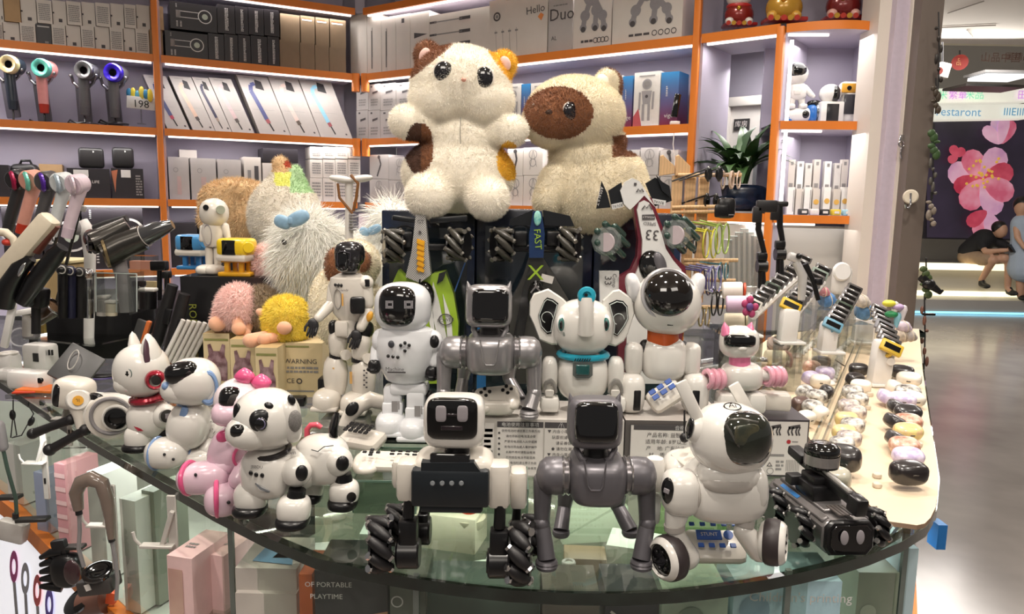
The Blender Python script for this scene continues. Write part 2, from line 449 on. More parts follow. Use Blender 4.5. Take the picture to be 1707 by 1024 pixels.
unit('long orange edged shelf cabinet behind the two sitting plush toys',WR,.03,tR1-.02,Z,post_r=True,side_l=False)
unit('narrow orange edged cabinet bay with the leafy plant',WD,.0,WD.L-.02,[Z[1],1.425],post_r=True,back=False,dep=.34,ztop=2.262)
area('door_fill_light',WD.w(.15,2.2,.42),.2,3.5,col=(1,.96,.92),target=WD.w(.15,1.6,.6))  # unseen fill lamp added so the white door is not dark
# corner connectors
for z in (Z[1],Z[2]):
    g=G(); c=Vector((C0.x,C0.y,z-.02))
    g.mat(ORG)
    for dx in (-.028,.03): g.cyl(c+Vector((dx,-.02,-.05)),c+Vector((dx,-.02,.06)),.026,n=14)
    o=g.obj('corner_joint'); tag(o,'orange twin tube joint in the shelf corner at '+('upper' if z>2 else 'lower')+' shelf height','shelf joint')
g=G();g.mat(BWAL).box(Vector((C0.x,C0.y+.02,3.0)),(.06,.05,.7)); struct('trim_3',g)
g=G();g.mat(M('pale_post','#cdbcc0',.5)).box(Vector((C0.x,C0.y+.12,.9)),(.09,.05,1.0)); struct('trim_4',g)
# end cabinet with curved shelves
root=unit('white and lavender end cabinet with rounded orange shelf fronts',WE,.0,WE.L-.02,[],back=True,dep=.34,side_l=False)
rt=(0,0,WE.rot); o=root.location
for z,w in ((2.235,WE.L),(1.83,WE.L-.02),(1.424,WE.L-.02)):
    bow=.07 if z>2 else .02
    out=[(0,.33)]+[(w*i/10,-bow*math.sin(PI*min(1,i/10*1.0))*(1 if z>2 else .6)) for i in range(11)]+[(w,.33)]
    g=G(); d3=lambda t,b,zz: WE.w(t,zz,b)-o
    n=len(out); V=[d3(t,b,z) for t,b in out]+[d3(t,b,z+TH) for t,b in out]
    g.mat(LAV).raw(V,[tuple(range(n)),tuple(range(2*n-1,n-1,-1))],False)
    g.mat(ORG).raw(V,[(i,i+1,i+1+n,i+n) for i in range(1,n-2)],False)
    so=g.obj('shelf',root)
    g=G();g.mat(LEDM).box(WE.w(.10,z-.006,.02)-o,(.17,.012,.009),rt);g.obj('led_strip',so)
g=G();g.mat(LEDM).box(WE.w(.035,1.83,.03)-o,(.014,.012,.76),rt);g.obj('led_strip',root,label='upright glowing light strip')
a=area('shelf_led',WE.w(.2,2.21,.05),.3,1.6,col=(1,.96,.92));a=area('shelf_led',WE.w(.2,1.81,.05),.3,1.6,col=(1,.96,.92))
area('shelf_led',WE.w(.2,1.40,.05),.3,.5,col=(1,.96,.92))
# wall below the end cabinet and columns on its side
g=G();g.mat(M('grey_wall','#bdb8b2',.6,var=.03,scale=3)).box(WE.w(.1,.7,.10),(.9,.02,1.42),rt); struct('wall_lower',g)
def vbar(n,x0,x1,Y,mat,th=.05,z0=0,z1=3.45,kind=True):
    a=atY(x0,260,Y);b=atY(x1,260,Y); g=G();g.mat(mat).box(Vector(((a.x+b.x)/2,Y+th/2,(z0+z1)/2)),(b.x-a.x,th,z1-z0)); return struct(n,g)
vbar('pillar_side',1446,1474,3.16,CREAM,.16)
vbar('trim_5',1473,1496,3.12,M('lilac_strip','#c3b6c6',.5),.12)
vbar('trim_6',1495,1500,3.17,BLACKM,.1)
vbar('trim_7',1499,1516,3.1,CREAM,.12)
vbar('wall_right',1514,1550,3.04,M('taupe_panel','#6d625b',.45,var=.05,scale=3),.3)
# door behind the plant bay
Wd=WL(WD.w(0,0,.62).to_2d(),WD.w(WD.L,0,.62).to_2d())
DW=M('door_white','#ddd8d2',.4,var=.02)
d0=WD.t(1208,1.8,.66);g=G();g.mat(DW).box(WD.w(d0+.20,1.02,.70),(.42,.05,2.04),(0,0,WD.rot)); do=struct('door_1',g)
g=G();g.mat(DW);
for bx,bz,sx,sz in ((0,1.02,.04,2.06),(.21,2.05,.46,.05)): g.box(WD.w(d0+bx,bz,.66),(sx,.05,sz),(0,0,WD.rot),b=.006)
g.obj('frame',do)
g=G();g.mat(M('plaque','#3a3838',.4)).box(WD.w(d0+.085,1.93,.668),(.085,.01,.06),(0,0,WD.rot))
g.mat(WHITEM);Ux=Vector((*WD.d,0));g.text('库房',WD.w(d0+.085,1.93,.660),.036,Ux,(0,0,1));g.obj('name_plate',do,label='dark plate with two characters')
g=G();g.mat(M('frosted','#8b8d8e',.3)).box(WD.w(d0+.20,1.72,.668),(.07,.01,.3),(0,0,WD.rot));g.obj('pane',do)
g=G();g.mat(M('warn_yellow','#e8c83a',.4)).box(WD.w(d0+.185,1.565,.655),(.09,.006,.045),(0,0,WD.rot));g.mat(BLACKM)
for dx in(-.022,.022): g.prism(WD.w(d0+.185+dx,1.565,.650),[(-.014,-.012),(.014,-.012),(0,.014)],.001,(0,0,WD.rot))
g.obj('warning_sign',do,label='yellow sign with black triangles')
# hooks on the taupe panel
t=T('wall_hook','round cream adhesive hook on the taupe panel','hook',1518,328,Y=3.03)
t.part('disc',lambda g:g.cyl((1518,328,0),(1518,328,-4),12,b=2,n=24),M('cream_hook','#d8cdbb',.4))
t.part('hook',lambda g:g.tube([(1518,322,-5),(1518,340,-5),(1515,347,-7),(1510,346,-9),(1509,341,-9)],1.6),CHROME)
t=T('key_hook','small chrome hook with a hanging clip on the cream strip','hook',1503,235,Y=3.09)
t.part('plate',lambda g:g.box((1503,232,-1),(8,3,14),b=1),CHROME)
t.part('clip',lambda g:(g.torus((1503,240,-3),5,1.4,(0,1,0)),g.tube([(1503,246,-3),(1501,256,-3),(1503,264,-3)],1.3)),CHROME)
# ---------------------------------------------------------------- hall
def hp(px,py,Y): return atY(px,py,Y)
def plate(name,label,cat,pts,Y,mat,th=.05,kind=None,parent=None):
    g=G();V=[hp(x,y,Y) for x,y in pts];n=len(V);V2=[v+Vector((0,th,0)) for v in V]
    g.mat(mat).raw(V+V2,[tuple(range(n)),tuple(range(2*n-1,n-1,-1))]+[(i,i+n,(i+1)%n+n,(i+1)%n) for i in range(n)],False)
    o=g.obj(name); 
    if kind: o['kind']=kind
    else: tag(o,label,cat)
    return o
PL=M('platform_grey','#a5a09a',.35,var=.05,scale=2);GLOW=M('platform_glow','#fff6d8',.5,emit=1.6,ecol='#fff3c8')
def slab(n,x0,x1,y0,y1,z0,z1,mat):
    g=G();g.mat(mat).box(Vector(((x0+x1)/2,(y0+y1)/2,(z0+z1)/2)),(x1-x0,y1-y0,z1-z0));return struct(n,g)
slab('platform_step',4.5,10,10.55,12.5,0,.20,PL)
slab('trim_8',4.5,10,10.53,10.55,.005,.03,M('cyan_glow','#9fe6ff',.5,emit=1.6,ecol='#8fe0ff'))
g=G();g.mat(PL).box(Vector((7.2,11.75,.42)),(5.6,1.3,.44),b=0);struct('platform_bench',g)
slab('trim_9',4.5,10,11.03,11.10,.20,.27,GLOW)
slab('trim_10',5.0,7.62,10.92,11.10,.60,.69,GLOW)
# backlit flower picture
plate('wall_screen','', '',[(1540,196),(1720,192),(1720,402),(1540,398)],11.6,M('screen_frame','#27222c',.4),.2,kind='structure')
def petal(g,cx,cy,ang,L,Wd,Y):
    pts=[]
    for i in range(15):
        a=2*PI*i/14; r=math.sin(a/2) if False else 1
        x=L/2+L/2*math.cos(a); yy=Wd*math.sin(a)*(0.55+.45*(x/L))
        ca,sa=math.cos(R(ang)),math.sin(R(ang)); pts.append((cx+x*ca-yy*sa,cy-(x*sa+yy*ca)))
    V=[hp(x,y,Y) for x,y in pts[:-1]]; g.raw(V,[tuple(reversed(range(len(V))))],False)
sr=bpy.data.objects.new('flower_picture',None);COL.objects.link(sr);sr.location=hp(1640,300,11.5);tag(sr,'large backlit picture of pink blossoms on dark purple in the hall','picture')
g=G();g.mat(M('picture_ground','#3c3346',.4,col2='#2a2430',scale=1.2,emit=.35));V=[hp(x,y,11.59) for x,y in((1545,199),(1716,196),(1716,399),(1545,396))];g.raw(V,[(0,1,2,3)],False)
o=g.obj('picture_ground');o.parent=sr;o.matrix_parent_inverse=sr.matrix_world.inverted();o.location=-sr.location+o.location
pk=[M('petal_pink','#d0607c',.5,col2='#e8a0b6',scale=3,emit=.45),M('petal_pale','#e9b9cf',.5,col2='#c993bb',scale=3,emit=.45),M('petal_red','#b8324d',.5,col2='#d75a70',scale=3,emit=.4),M('petal_lilac','#b79fd0',.5,col2='#e0b3cc',scale=3,emit=.4)]
def blossom(cx,cy,rs,seed,Y):
    rnd=random.Random(seed)
    for k in range(len(rs)):
        g=G();g.mat(pk[rs[k][3]]);petal(g,cx,cy,rs[k][0],rs[k][1],rs[k][2],Y-.004*k);o=g.obj('petal');o.parent=sr;o.location=-sr.location
blossom(1640,300,[(165,62,26,1),(120,56,24,0),(60,60,26,1),(195,52,20,2),(235,58,26,0),(290,62,24,1),(20,52,22,2),(330,56,24,0)],1,11.58)
blossom(1668,240,[(100,46,15,3),(60,44,14,0),(135,40,14,1),(80,50,12,1)],2,11.54)
blossom(1645,352,[(250,46,18,0),(290,50,18,1),(215,40,15,2)],3,11.52)
blossom(1597,262,[(120,22,10,2),(60,18,9,2),(200,18,9,2)],4,11.50)
g=G();g.mat(M('stamen','#e0b24e',.5,emit=.5));rnd=random.Random(3)
for i in range(30):
    c=hp(1640+rnd.gauss(0,13),296+rnd.gauss(0,13),11.46);g.e(c,.022,n=6)
o=g.obj('stamens',label='yellow stamens');o['kind']='stuff';o.parent=sr;o.location=-sr.location
# lit fascia bands with characters
FB=M('fascia_glow','#f1efe0',.5,emit=.75,var=.08,scale=2)
for y0,y1,Y,lb in ((146,172,11.3,'upper'),(174,200,10.9,'lower')):
    plate('trim_11' if lb=='upper' else 'trim_12','','',[(1540,y0+2),(1600,y0+1),(1660,y0),(1720,y0-1),(1720,y1-3),(1660,y1-2),(1600,y1-1),(1540,y1)],Y,FB,.3,kind='structure')
def facetext(s,px,py,Y,size,mat,name,label,cat='sign'):
    g=G();g.mat(mat);g.text(s,hp(px,py,Y),size,(1,0,0),(0,0,1));o=g.obj(name);tag(o,label,cat);return o
facetext('restaront',1598,187,10.86,.17,M('sign_blue','#7ab2d8',.5,emit=.6),'lit_lettering','pale blue lettering on the lower lit band in the hall')
facetext('IIIEIII',1690,187,10.86,.15,M('sign_blue2','#5aa0c8',.5,emit=.6),'lit_lettering','blue strokes on the lower lit band by the frame edge')
cg=[M('neon_a','#7fe0b0',.5,emit=.9),M('neon_b','#d07fe0',.5,emit=.9)]
for i,(x,s) in enumerate([(1567,'※米'),(1597,'繁華'),(1625,'米品'),(1704,'田')]):
    facetext(s,x,159,11.26,.14,cg[i%2],'lit_character_sign',['green','violet','second green','last violet'][i]+' glowing characters on the upper lit band','sign')
facetext('山品中国',1668,97,9.15,.12,M('sign_brown','#7a5a50',.5),'hanging_characters','brown characters standing on the cream ceiling edge in the hall')
facetext('画精品',1698,95,9.15,.10,M('sign_brown','#7a5a50',.5),'hanging_characters','second brown character group at the frame edge of the cream ceiling edge')
t=T('round_sign','round red sign with a gold character hanging in the hall','sign',1600,104,Y=9.0)
t.part('disc',lambda g:g.cyl((1600,104,0),(1600,104,-2),12.5,n=28),M('sign_red','#b0403a',.4))
t.part('hanger',lambda g:g.cyl((1600,92,0),(1600,84,0),1.2),BLACKM);t.part('character',lambda g:g.text('品',(1600,104,-2.5),13,(1,0,0),(0,0,1)),M('sign_gold','#e0a070',.4))
t=T('ceiling_fixture','flat rectangular pendant lamp with white glowing underside in the hall','lamp',1662,130,Y=8.8)
t.part('housing',lambda g:g.box((1662,124,0),(76,60,4)),M('fix_grey','#8f8d8c',.4));t.part('diffuser',lambda g:g.box((1662,130,-2),(68,50,5)),M('fixture_glow','#ffffff',.5,emit=1.2))
t=T('dark_canopy','dark flat slanted board hanging below the pendant lamp','board',1640,147,Y=9.2)
t.part('board',lambda g:g.box((1640,147,0),(104,60,4),(0,0,4)),M('canopy_dark','#4a4440',.4))
t=T('security_camera','white boxed device under the hall ceiling beside the round sign','camera',1570,118,Y=8.0)
t.part('housing',lambda g:g.box((1571,118,0),(18,16,24),(0,12,0),b=2),WHITEM);t.part('hanger',lambda g:g.cyl((1571,108,0),(1571,70,0),1.6),BLACKM);t.part('lens',lambda g:g.cyl((1566,118,-8),(1565,118,-12),6),M('lens_brown','#7a3b36',.3))
# ================================================================ COUNTER
GTOP=glassmat('counter_glass','#edf1eb',.05); GPANE=glassmat('pane_glass','#f0f5f1',.02); GEDGE=M('glass_edge','#1f2a25',.1,coat=.8,col2='#131b17')
GCLR=glassmat('clear_acrylic','#eef0ee',.08)
edge=[(-260,520),(-120,580),(0,638),(100,704),(164,744),(260,798),(356,853),(438,894),(527,931),(600,948),(680,963),(764,975),(850,984),(940,989),(1040,990),(1128,986),(1200,978),(1270,968),(1340,954),(1400,940),(1450,925),(1505,903),(1545,878),(1562,850),(1567,800),(1552,700),(1541,620),(1531,548)]
oe=[onz(x,y,1.0) for x,y in edge]; oe=[Vector((p.x,p.y,0)) for p in oe]
back=[Vector((oe[-1].x-.03,2.95,0)),Vector((1.0,2.95,0)),Vector((-.2,2.95,0)),Vector((-1.8,2.95,0)),Vector((-3.2,3.1,0))]
# keep outline: outer edge + back
def extr(g,outline,z0,z1,mt,me):
    n=len(outline);V=[Vector((p.x,p.y,z1)) for p in outline]+[Vector((p.x,p.y,z0)) for p in outline]
    g.mat(mt).raw(V,[tuple(range(n)),tuple(range(2*n-1,n-1,-1))],False)
    g.mat(me).raw(V,[(i,i+n,(i+1)%n+n,(i+1)%n) for i in range(n)],False)
croot=bpy.data.objects.new('glass_counter',None);COL.objects.link(croot);croot.location=(0,1.6,0);tag(croot,'curved glass display counter with green glass edge and orange rails','counter')
def cpart(n,g,par=None,label=None):
    o=g.obj(n,None,label=label); 
    if par is None: o.parent=croot; o.location=-croot.location
    else: o.parent=par
    return o
g=G();extr(g,oe+back,.983,1.0,GTOP,GEDGE);cpart('glass_top',g)
def inset(pts,d):
    out=[]
    for i,p in enumerate(pts):
        a=pts[max(0,i-1)];b=pts[min(len(pts)-1,i+1)];t=(b-a).normalized();n=Vector((-t.y,t.x,0));out.append(p+n*d)
    return out
ins=inset(oe,.028);ins2=inset(oe,.034)
def wallstrip(g,pts,z0,z1,m):
    n=len(pts);V=[Vector((p.x,p.y,z0)) for p in pts]+[Vector((p.x,p.y,z1)) for p in pts]
    g.mat(m).raw(V,[(i,i+1,i+1+n,i+n) for i in range(n-1)],True)
g=G();wallstrip(g,ins,.64,.99,GPANE);cpart('front_pane',g,label='curved clear glass front')
g=G();wallstrip(g,inset(oe,.016),.974,.983,M('pale_reflection_paint','#b9c4b6',.3,coat=.4));cpart('edge_reflection_strip',g,label='pale strip painted as a reflection under the glass edge')  # pale strip standing in for a reflection line of the thick glass
g=G();wallstrip(g,inset(oe,.036),.968,.983,M('dark_reflection_paint','#3b4641',.2,.5));cpart('inner_dark_reflection',g)  # dark strip coloured as a reflection line inside the glass edge
g=G();wallstrip(g,inset(oe,.05),.960,.972,M('pale_reflection_paint','#b9c4b6'));cpart('inner_pale_reflection',g)  # second pale reflection line, drawn as a strip further in
# steel upright joints
for i in (6,10,18,22):
    p=ins[i];g=G();g.mat(M('steel_joint','#8b9490',.3,.6)).box(Vector((p.x,p.y,.815)),(.008,.008,.35));cpart('upright',g)
# interior floor + orange rail + light box front
g=G();extr(g,ins2+back,.60,.64,M('case_floor','#b9beb6',.5,var=.08,scale=6),WHITEM);cpart('case_floor',g)
inr=inset(oe,.012)
railn=12
g=G();n=len(inr)
for z0,z1,dd in((.60,.645,0.0),):
    a=inset(oe,.004);b=inset(oe,.03);V=[Vector((p.x,p.y,z0)) for p in a]+[Vector((p.x,p.y,z1)) for p in a]+[Vector((p.x,p.y,z1)) for p in b]
    g.mat(ORG).raw(V,[(i,i+1,i+1+n,i+n) for i in range(n-1)]+[(i+n,i+1+n,i+1+2*n,i+2*n) for i in range(n-1)],False)
cpart('bottom_rail',g,label='orange rail')
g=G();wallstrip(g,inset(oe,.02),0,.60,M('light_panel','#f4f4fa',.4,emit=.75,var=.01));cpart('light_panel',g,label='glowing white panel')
# led lighting inside the case
area('case_led',(.1,1.35,.975),.9,2.6,col=(.94,1,.96),sy=.04);area('case_led',(-.75,1.6,.975),.7,2.2,col=(.97,1,.97),sy=.04);area('case_led',(.75,1.35,.965),.3,2.6,col=(.82,.96,1),sy=.05)
def under(p,q,n,label):
    g=G();g.mat(LEDM).tube([p,q],.006,6);return cpart('case_strip',g,label=label)

# dryers printed on the light panel
def panelprint(px,py0,py1,col,i):
    # on light panel plane: find point on the panel under pixel
    best=None
    for a,b in zip(inset(oe,.018)[:-1],inset(oe,.018)[1:]):
        pass
    return None
PN=inset(oe,.016)
def onpanel(px,py):
    d=ray(px,py)
    for a,b in zip(PN[:-1],PN[1:]):
        e=b-a; den=d.x*e.y-d.y*e.x
        if abs(den)<1e-9: continue
        t=((a.x)*e.y-(a.y)*e.x)/den; s=((t*d.x-a.x)*e.x+(t*d.y-a.y)*e.y)/e.length_squared
        if t>0 and 0<=s<=1: return CAMP+d*t
for i,(x,yt,xb,col,w) in enumerate([(23,925,28,'#b02a86',1),(42,945,45,'#9a9ca6',1),(62,965,65,'#cf3036',1),(82,988,86,'#4b2fae',1)]):
    ring=[];
    g=G();g.mat(mc(col,.4));N=20
    def rp(rx,ry,off=0): return [onpanel(x+rx*math.cos(2*PI*k/N)+off,yt+20+ry*math.sin(2*PI*k/N)) for k in range(N)]
    A=rp(7,27);B=rp(3.2,13)
    if None in A or None in B: continue
    V=A+B;g.raw(V,[(k,(k+1)%N,(k+1)%N+N,k+N) for k in range(N)],False)
    g.mat(mc('#8e8f96',.4)); h=[onpanel(x-2,yt+46),onpanel(x+3,yt+46),onpanel(xb+4,yt+120),onpanel(xb-1,yt+120)]
    if None not in h: g.raw(h,[(0,1,2,3)],False)
    cpart('printed_dryer',g,label='printed hair dryer with coloured ring')
# cream display board
bp=[(1478,873),(1528,880),(1541,877),(1551,867),(1559,850),(1563,828),(1564,800),(1560,760),(1549,700),(1538,620),(1532,550),(1420,545),(1290,560),(1235,600),(1320,690),(1380,780)]
g=G();out=[onz(x,y,1.004) for x,y in bp];extr(g,out,1.0005,1.008,M('cream_board','#e0cbae',.55,var=.03,scale=6),M('board_edge','#9b7f6a',.5))
o=g.obj('display_board');tag(o,'cream board laid on the glass counter under rows of cases','board')
for a,b,lb in(((1352,742),(1447,525),'nearer'),((1258,650),(1395,500),'farther')):
    p=onz(*a,1.03);q=onz(*b,1.03);p.z=q.z=1.009;d=(q-p);L=d.length;mid=(p+q)/2+Vector((0,0,.012))
    for k in(0,1):
        g=G();g.mat(GCLR).box(mid+Vector((k*.02,0,0)),(.004,L,.022),(0,0,math.degrees(math.atan2(-d.x,d.y))));o=g.obj('divider_strip');tag(o,f'clear upright divider strip on the cream board, {lb} pair '+('outer' if k else 'inner')+' strip','divider')
g=G();g.mat(M('blue_tape','#1f6bb0',.5)).box(onz(1551,890,.93)+Vector((.012,0,0)),(.016,.03,.045));o=g.obj('blue_tab');tag(o,'small blue tab hanging at the counter corner under the cream board','tab')
# ================================================================ SHELF CONTENTS
class Deco:
    def __init__(s,g,O,U,V,w,h): s.g,s.O,s.U,s.V,s.w,s.h=g,O,U,V,w,h; s.N=U.cross(V).normalized()*.0012; s.Vn=V.normalized()
    def P(s,u,v,l=1): return s.O+s.U*(u*s.w)+s.V*(v*s.h)+s.N*l
    def rect(s,u0,v0,u1,v1,m,l=1): s.g.mat(m).raw([s.P(u0,v0,l),s.P(u1,v0,l),s.P(u1,v1,l),s.P(u0,v1,l)],[(0,1,2,3)],False)
    def poly(s,pts,m,l=1): s.g.mat(m).raw([s.P(u,v,l) for u,v in pts],[tuple(range(len(pts)))],False)
    def line(s,pts,wd,m,l=1):
        s.g.mat(m)
        for (a,b),(c,d) in zip(pts[:-1],pts[1:]):
            p=s.P(a,b,l);q=s.P(c,d,l);t=(q-p)
            if t.length<1e-7: continue
            n=t.normalized().cross(s.N.normalized())*wd/2; s.g.raw([p-n,q-n,q+n,p+n],[(3,2,1,0)],False)
    def disc(s,u,v,r,m,l=1,n=16): s.g.mat(m).raw([s.P(u,v,l)+s.U*(r*math.cos(2*PI*i/n))+s.Vn*(r*math.sin(2*PI*i/n)) for i in range(n)],[tuple(range(n))],False)
    def ring(s,u,v,r,wd,m,l=1,n=20): s.line([(u+r*math.cos(2*PI*i/n)/s.w,v+r*math.sin(2*PI*i/n)/s.h) for i in range(n+1)],wd,m,l)
    def text(s,t,u,v,size,m,l=1.3,rot=0,aspect=1):
        s.g.mat(m); V,Fc=text_geo(t); c=s.P(u,v,l); ca,sa=math.cos(R(rot)),math.sin(R(rot))
        s.g.raw([c+s.U*((x.x*aspect*ca-x.y*sa)*size)+s.Vn*((x.x*aspect*sa+x.y*ca)*size) for x in V],Fc,False)
    def scrib(s,u0,v0,u1,v1,n,m,seed=1,l=1):
        r=random.Random(seed)
        for i in range(n):
            v=v1+(v0-v1)*(i+.5)/n; h=(v1-v0)/n*.28; u=u0
            while u<u1-.03:
                e=min(u1,u+r.uniform(.04,.16)); s.rect(u,v-h,e,v+h,m,l); u=e+.02
INK=M('print_ink','#4a4648',.6);INKG=M('print_grey','#8d8988',.6);INKW=M('print_white','#d9d6d4',.5)
CWH=M('carton_white','#d3cbc4',.5,var=.05,scale=10);CGR=M('carton_grey','#b4aeac',.5,var=.05,scale=10);CKR=M('carton_kraft','#b08f68',.65,var=.1,scale=14)
CDK=M('carton_dark','#2a262b',.35,var=.15,scale=8);CBR=M('carton_brown','#7d6850',.6,var=.1,scale=12)
def carton(W,x0,x1,ytop,zs,label,b=.03,dep=.18,mat=CWH,deco=None,name='carton',cat='box',group=None,z0=None,lean=0,shift=0,gap=.0015,sided=None):
    """box on a shelf: front face spans photo columns x0..x1 on the plane b behind the shelf front"""
    zs=zs+.001 if z0 is None else z0
    xm=(x0+x1)/2; zt=W.z(xm,ytop,b)
    zt=max(zt,zs+.02); zm=(zs+zt)/2
    t0=W.t(x0,zm,b)+gap; t1=W.t(x1,zm,b)-gap; o=W.w((t0+t1)/2,zs,b+dep/2)
    U=Vector((*W.d,0));Nn=Vector((*W.n,0)); h=zt-zs; w=t1-t0
    P=lambda u,v,d: W.w(t0+u*w+shift*v,zs+v*h,b+d*dep+lean*v)-o
    g=G();g.mat(mat).raw([P(u,v,d) for d in(0,1) for v in(0,1) for u in(0,1)],[(0,1,3,2),(5,4,6,7),(4,0,2,6),(1,5,7,3),(2,3,7,6),(4,5,1,0)],False)
    if deco:
        O=P(0,0,0);V=(P(0,1,0)-O); D=Deco(g,O,U,V.normalized(),w,V.length); deco(D)
    if sided:
        O=P(1,0,0);sd=(P(1,0,1)-O);V=(P(1,1,0)-O); sided(Deco(g,O,sd.normalized(),V.normalized(),sd.length,V.length))
    ob=g.obj(name,None,loc=o); tag(ob,label,cat,group); ob['_t']=zt
    del ob['_t']; return zt
def dryerprint(D,flip=False,m=INKW):
    f=(lambda u:1-u) if flip else (lambda u:u)
    r=D.h*.24; D.ring(f(.74),.55,r,D.h*.035,m); D.disc(f(.74),.55,r*.45,M('print_pale','#b9c2b4',.5))
    for dv in(-.1,.12): D.line([(f(.2),.55+dv),(f(.74-r/D.w*.9),.55+dv)],D.h*.025,m)
    D.line([(f(.2),.45),(f(.2),.67)],D.h*.025,m); D.rect(min(f(.12),f(.22)),.42,max(f(.12),f(.22)),.7,INKG)
    for k in range(5): D.rect(.12,.1+.045*k,.16,.12+.045*k,m);D.rect(.2,.1+.045*k,.24,.12+.045*k,m);D.rect(.12,.8+.03*k,.15,.81+.03*k,m)
zs=Z[1]+TH
rowx=[-3,5,33,60,86,110,135,158,183,206,226,249,272]
bl=lambda x:44+ (x)*.028
def dA(i):
    def f(D):
        if i%2==0: D.scrib(.12,.12,.88,.85,9,INKG,i); D.rect(.06,.4,.08,.44,INK)
        else: D.rect(.42,.12,.68,.26,INK); D.rect(0,.45,.12,.52,INK)
    return f
n=0
for i in range(12):
    x0,x1=rowx[i],rowx[i+1]
    m=CKR if i in(11,) else (CDK if i==3 else CWH)
    zt=carton(WLf,x0,x1,37+x0*.052,zs,f'{ORD[i]} small carton from the left, lower row above the dryers'+(', dark front' if i==3 else ', bare brown side' if i==11 else ', white'),mat=m,b=.03+.012*(i%2),deco=None if i==11 else dA(i) if i!=3 else lambda D:(D.rect(.1,.85,.9,.9,INKW),D.rect(.55,.1,.8,.2,INKG)),group='small cartons on the top shelf above the dryers')
    carton(WLf,x0+1,x1+1,-3+x0*.052,zs,f'{ORD[i]} small carton from the left, upper row above the dryers'+(', bare brown' if i in(1,11) else ', white'),mat=CKR if i in(1,11) else CWH,b=.03+.014*((i+1)%2),z0=zt+.002,deco=None if i in(1,11) else dA(i+1),group='small cartons on the top shelf above the dryers')
# dark dryer boxes
zs=Z[1]+TH;spine=lambda s:(lambda D:(D.scrib(.42,.1,.62,.9,16,INKW,s),))
def row(W,xs,y0,y1,zs,lab,mats,decos,group,**k):
    out=[]
    for i in range(len(xs)-1):
        xm=(xs[i]+xs[i+1])/2; yt=y0+(y1-y0)*(xm-xs[0])/(xs[-1]-xs[0])
        m=mats[i%len(mats)] if isinstance(mats,list) else mats
        d=decos[i%len(decos)] if isinstance(decos,list) else decos
        out.append(carton(W,xs[i],xs[i+1],yt,zs,lab.format(ORD[i]),mat=m,deco=d,group=group,**k))
    return out
zz=row(WLf,[275,347,374,397,418,446,466],52,62,zs,'{} dark dryer box from the orange post, lower row',CDK,[dryerprint]+[spine(i) for i in range(5)],'dark dryer boxes')
for i in range(5):
    xs=[283,362,392,414,440,466]
    carton(WLf,xs[i],xs[i+1],6+i*2.5,zs,f'{ORD[i]} dark dryer box from the orange post, upper row',z0=zz[min(i+1,5)]+.004 if i else zz[1]+.004,mat=CDK,deco=dryerprint if i==0 else spine(i+9),group='dark dryer boxes')
for i,(a,b_,yt) in enumerate([(466,500,68),(500,525,72),(525,549,76),(549,577,80)]):
    zt=carton(WLf,a,b_,yt,zs,f'{ORD[i]} brown carton from the left, lower row at the shelf corner',mat=CBR,b=.04,group='brown cartons at the shelf corner')
    carton(WLf,a+1,b_,24+i*3,zs,f'{ORD[i]} brown carton from the left, upper row at the shelf corner',z0=zt+.002,mat=CBR,b=.05,group='brown cartons at the shelf corner',deco=(lambda D:(D.rect(.1,.82,.8,.87,INKW),D.rect(.1,.9,.7,.93,M('print_orange','#c8643a',.5)))) if i>0 else None)
# leaning curved-dryer cartons on the second shelf
def wand(c1,c2):
    def f(D):
        a=mc(c1,.45);b_=mc(c2,.45);d=mc('#2c292c',.45);w=min(D.w*.17,.024)
        D.line([(.42,.26),(.32,.6),(.27,.74),(.33,.84),(.48,.87)],w,a); D.line([(.42,.27),(.45,.2)],w*.9,b_); D.line([(.45,.2),(.5,.07)],w*.35,d)
        D.poly([(.46,.79),(.72,.76),(.72,.91),(.52,.94)],d); D.rect(.2,.955,.6,.965,INKG); D.disc(.85,.08,.006,INK); D.rect(.1,.42,.8,.423,INKG)
    return f
cols=[('#4a5078','#b0455c'),('#d9b9a6','#544d4c'),('#3b3950','#9a8a80'),('#cbb2b4','#5a5250'),('#4f5484','#a0555c'),('#d8c0b8','#5b5048'),('#8cc3dc','#9b4a52')]
zs=Z[2]+TH
segs=[(277,316),(320,358),(358,386),(386,424),(432,484),(484,534),(534,588)]
lab=['blue wand with red foot','peach wand','dark navy wand','pale pink wand','slate blue wand, wide front','beige wand, wide front','sky blue wand at the corner']
for i,(a,b_) in enumerate(segs):
    carton(WLf,a,b_,116+ (a-277)*.045+(8 if i<4 else 2),zs,f'leaning white carton printed with a {lab[i]} on the middle shelf',mat=M('carton_lean','#b5aeaa',.55,var=.03),deco=wand(*cols[i]),b=.05,dep=.10,lean=.12,shift=-.11,group='leaning cartons of curved dryers')
# row of grey boxes, third shelf
zs=Z[3]+TH
gd=lambda D:(D.ring(.35,.7,.012,.003,INKG),D.rect(.4,.12,.6,.55,M('pinkish','#bfa5a2',.5)))
for i,(a,b_,yt,m,d) in enumerate([(281,316,262,CGR,gd),(318,361,264,CGR,gd),(363,403,266,CGR,gd),(407,436,262,CWH,lambda D:(D.rect(.2,.1,.4,.7,INKG),D.rect(.6,.1,.85,.8,INK))),(438,462,272,CWH,None),(462,497,280,CWH,lambda D:D.scrib(.1,.1,.9,.9,5,INKG,4))]):
    carton(WLf,a,b_,yt,zs,f'{ORD[i]} standing box from the left on the third shelf behind the brown plush',mat=m,deco=d,b=.05,group='standing boxes on the third shelf')
carton(WLf,438,497,248,zs,'black flat carton lying on top of the boxes on the third shelf',z0=WLf.z(460,272,.05)+.004,mat=CDK,b=.05)
carton(WLf,300,330,250,zs,'low white carton standing behind the grey boxes on the third shelf',b=.2,dep=.08)
gx=[517,538,559,580,601]
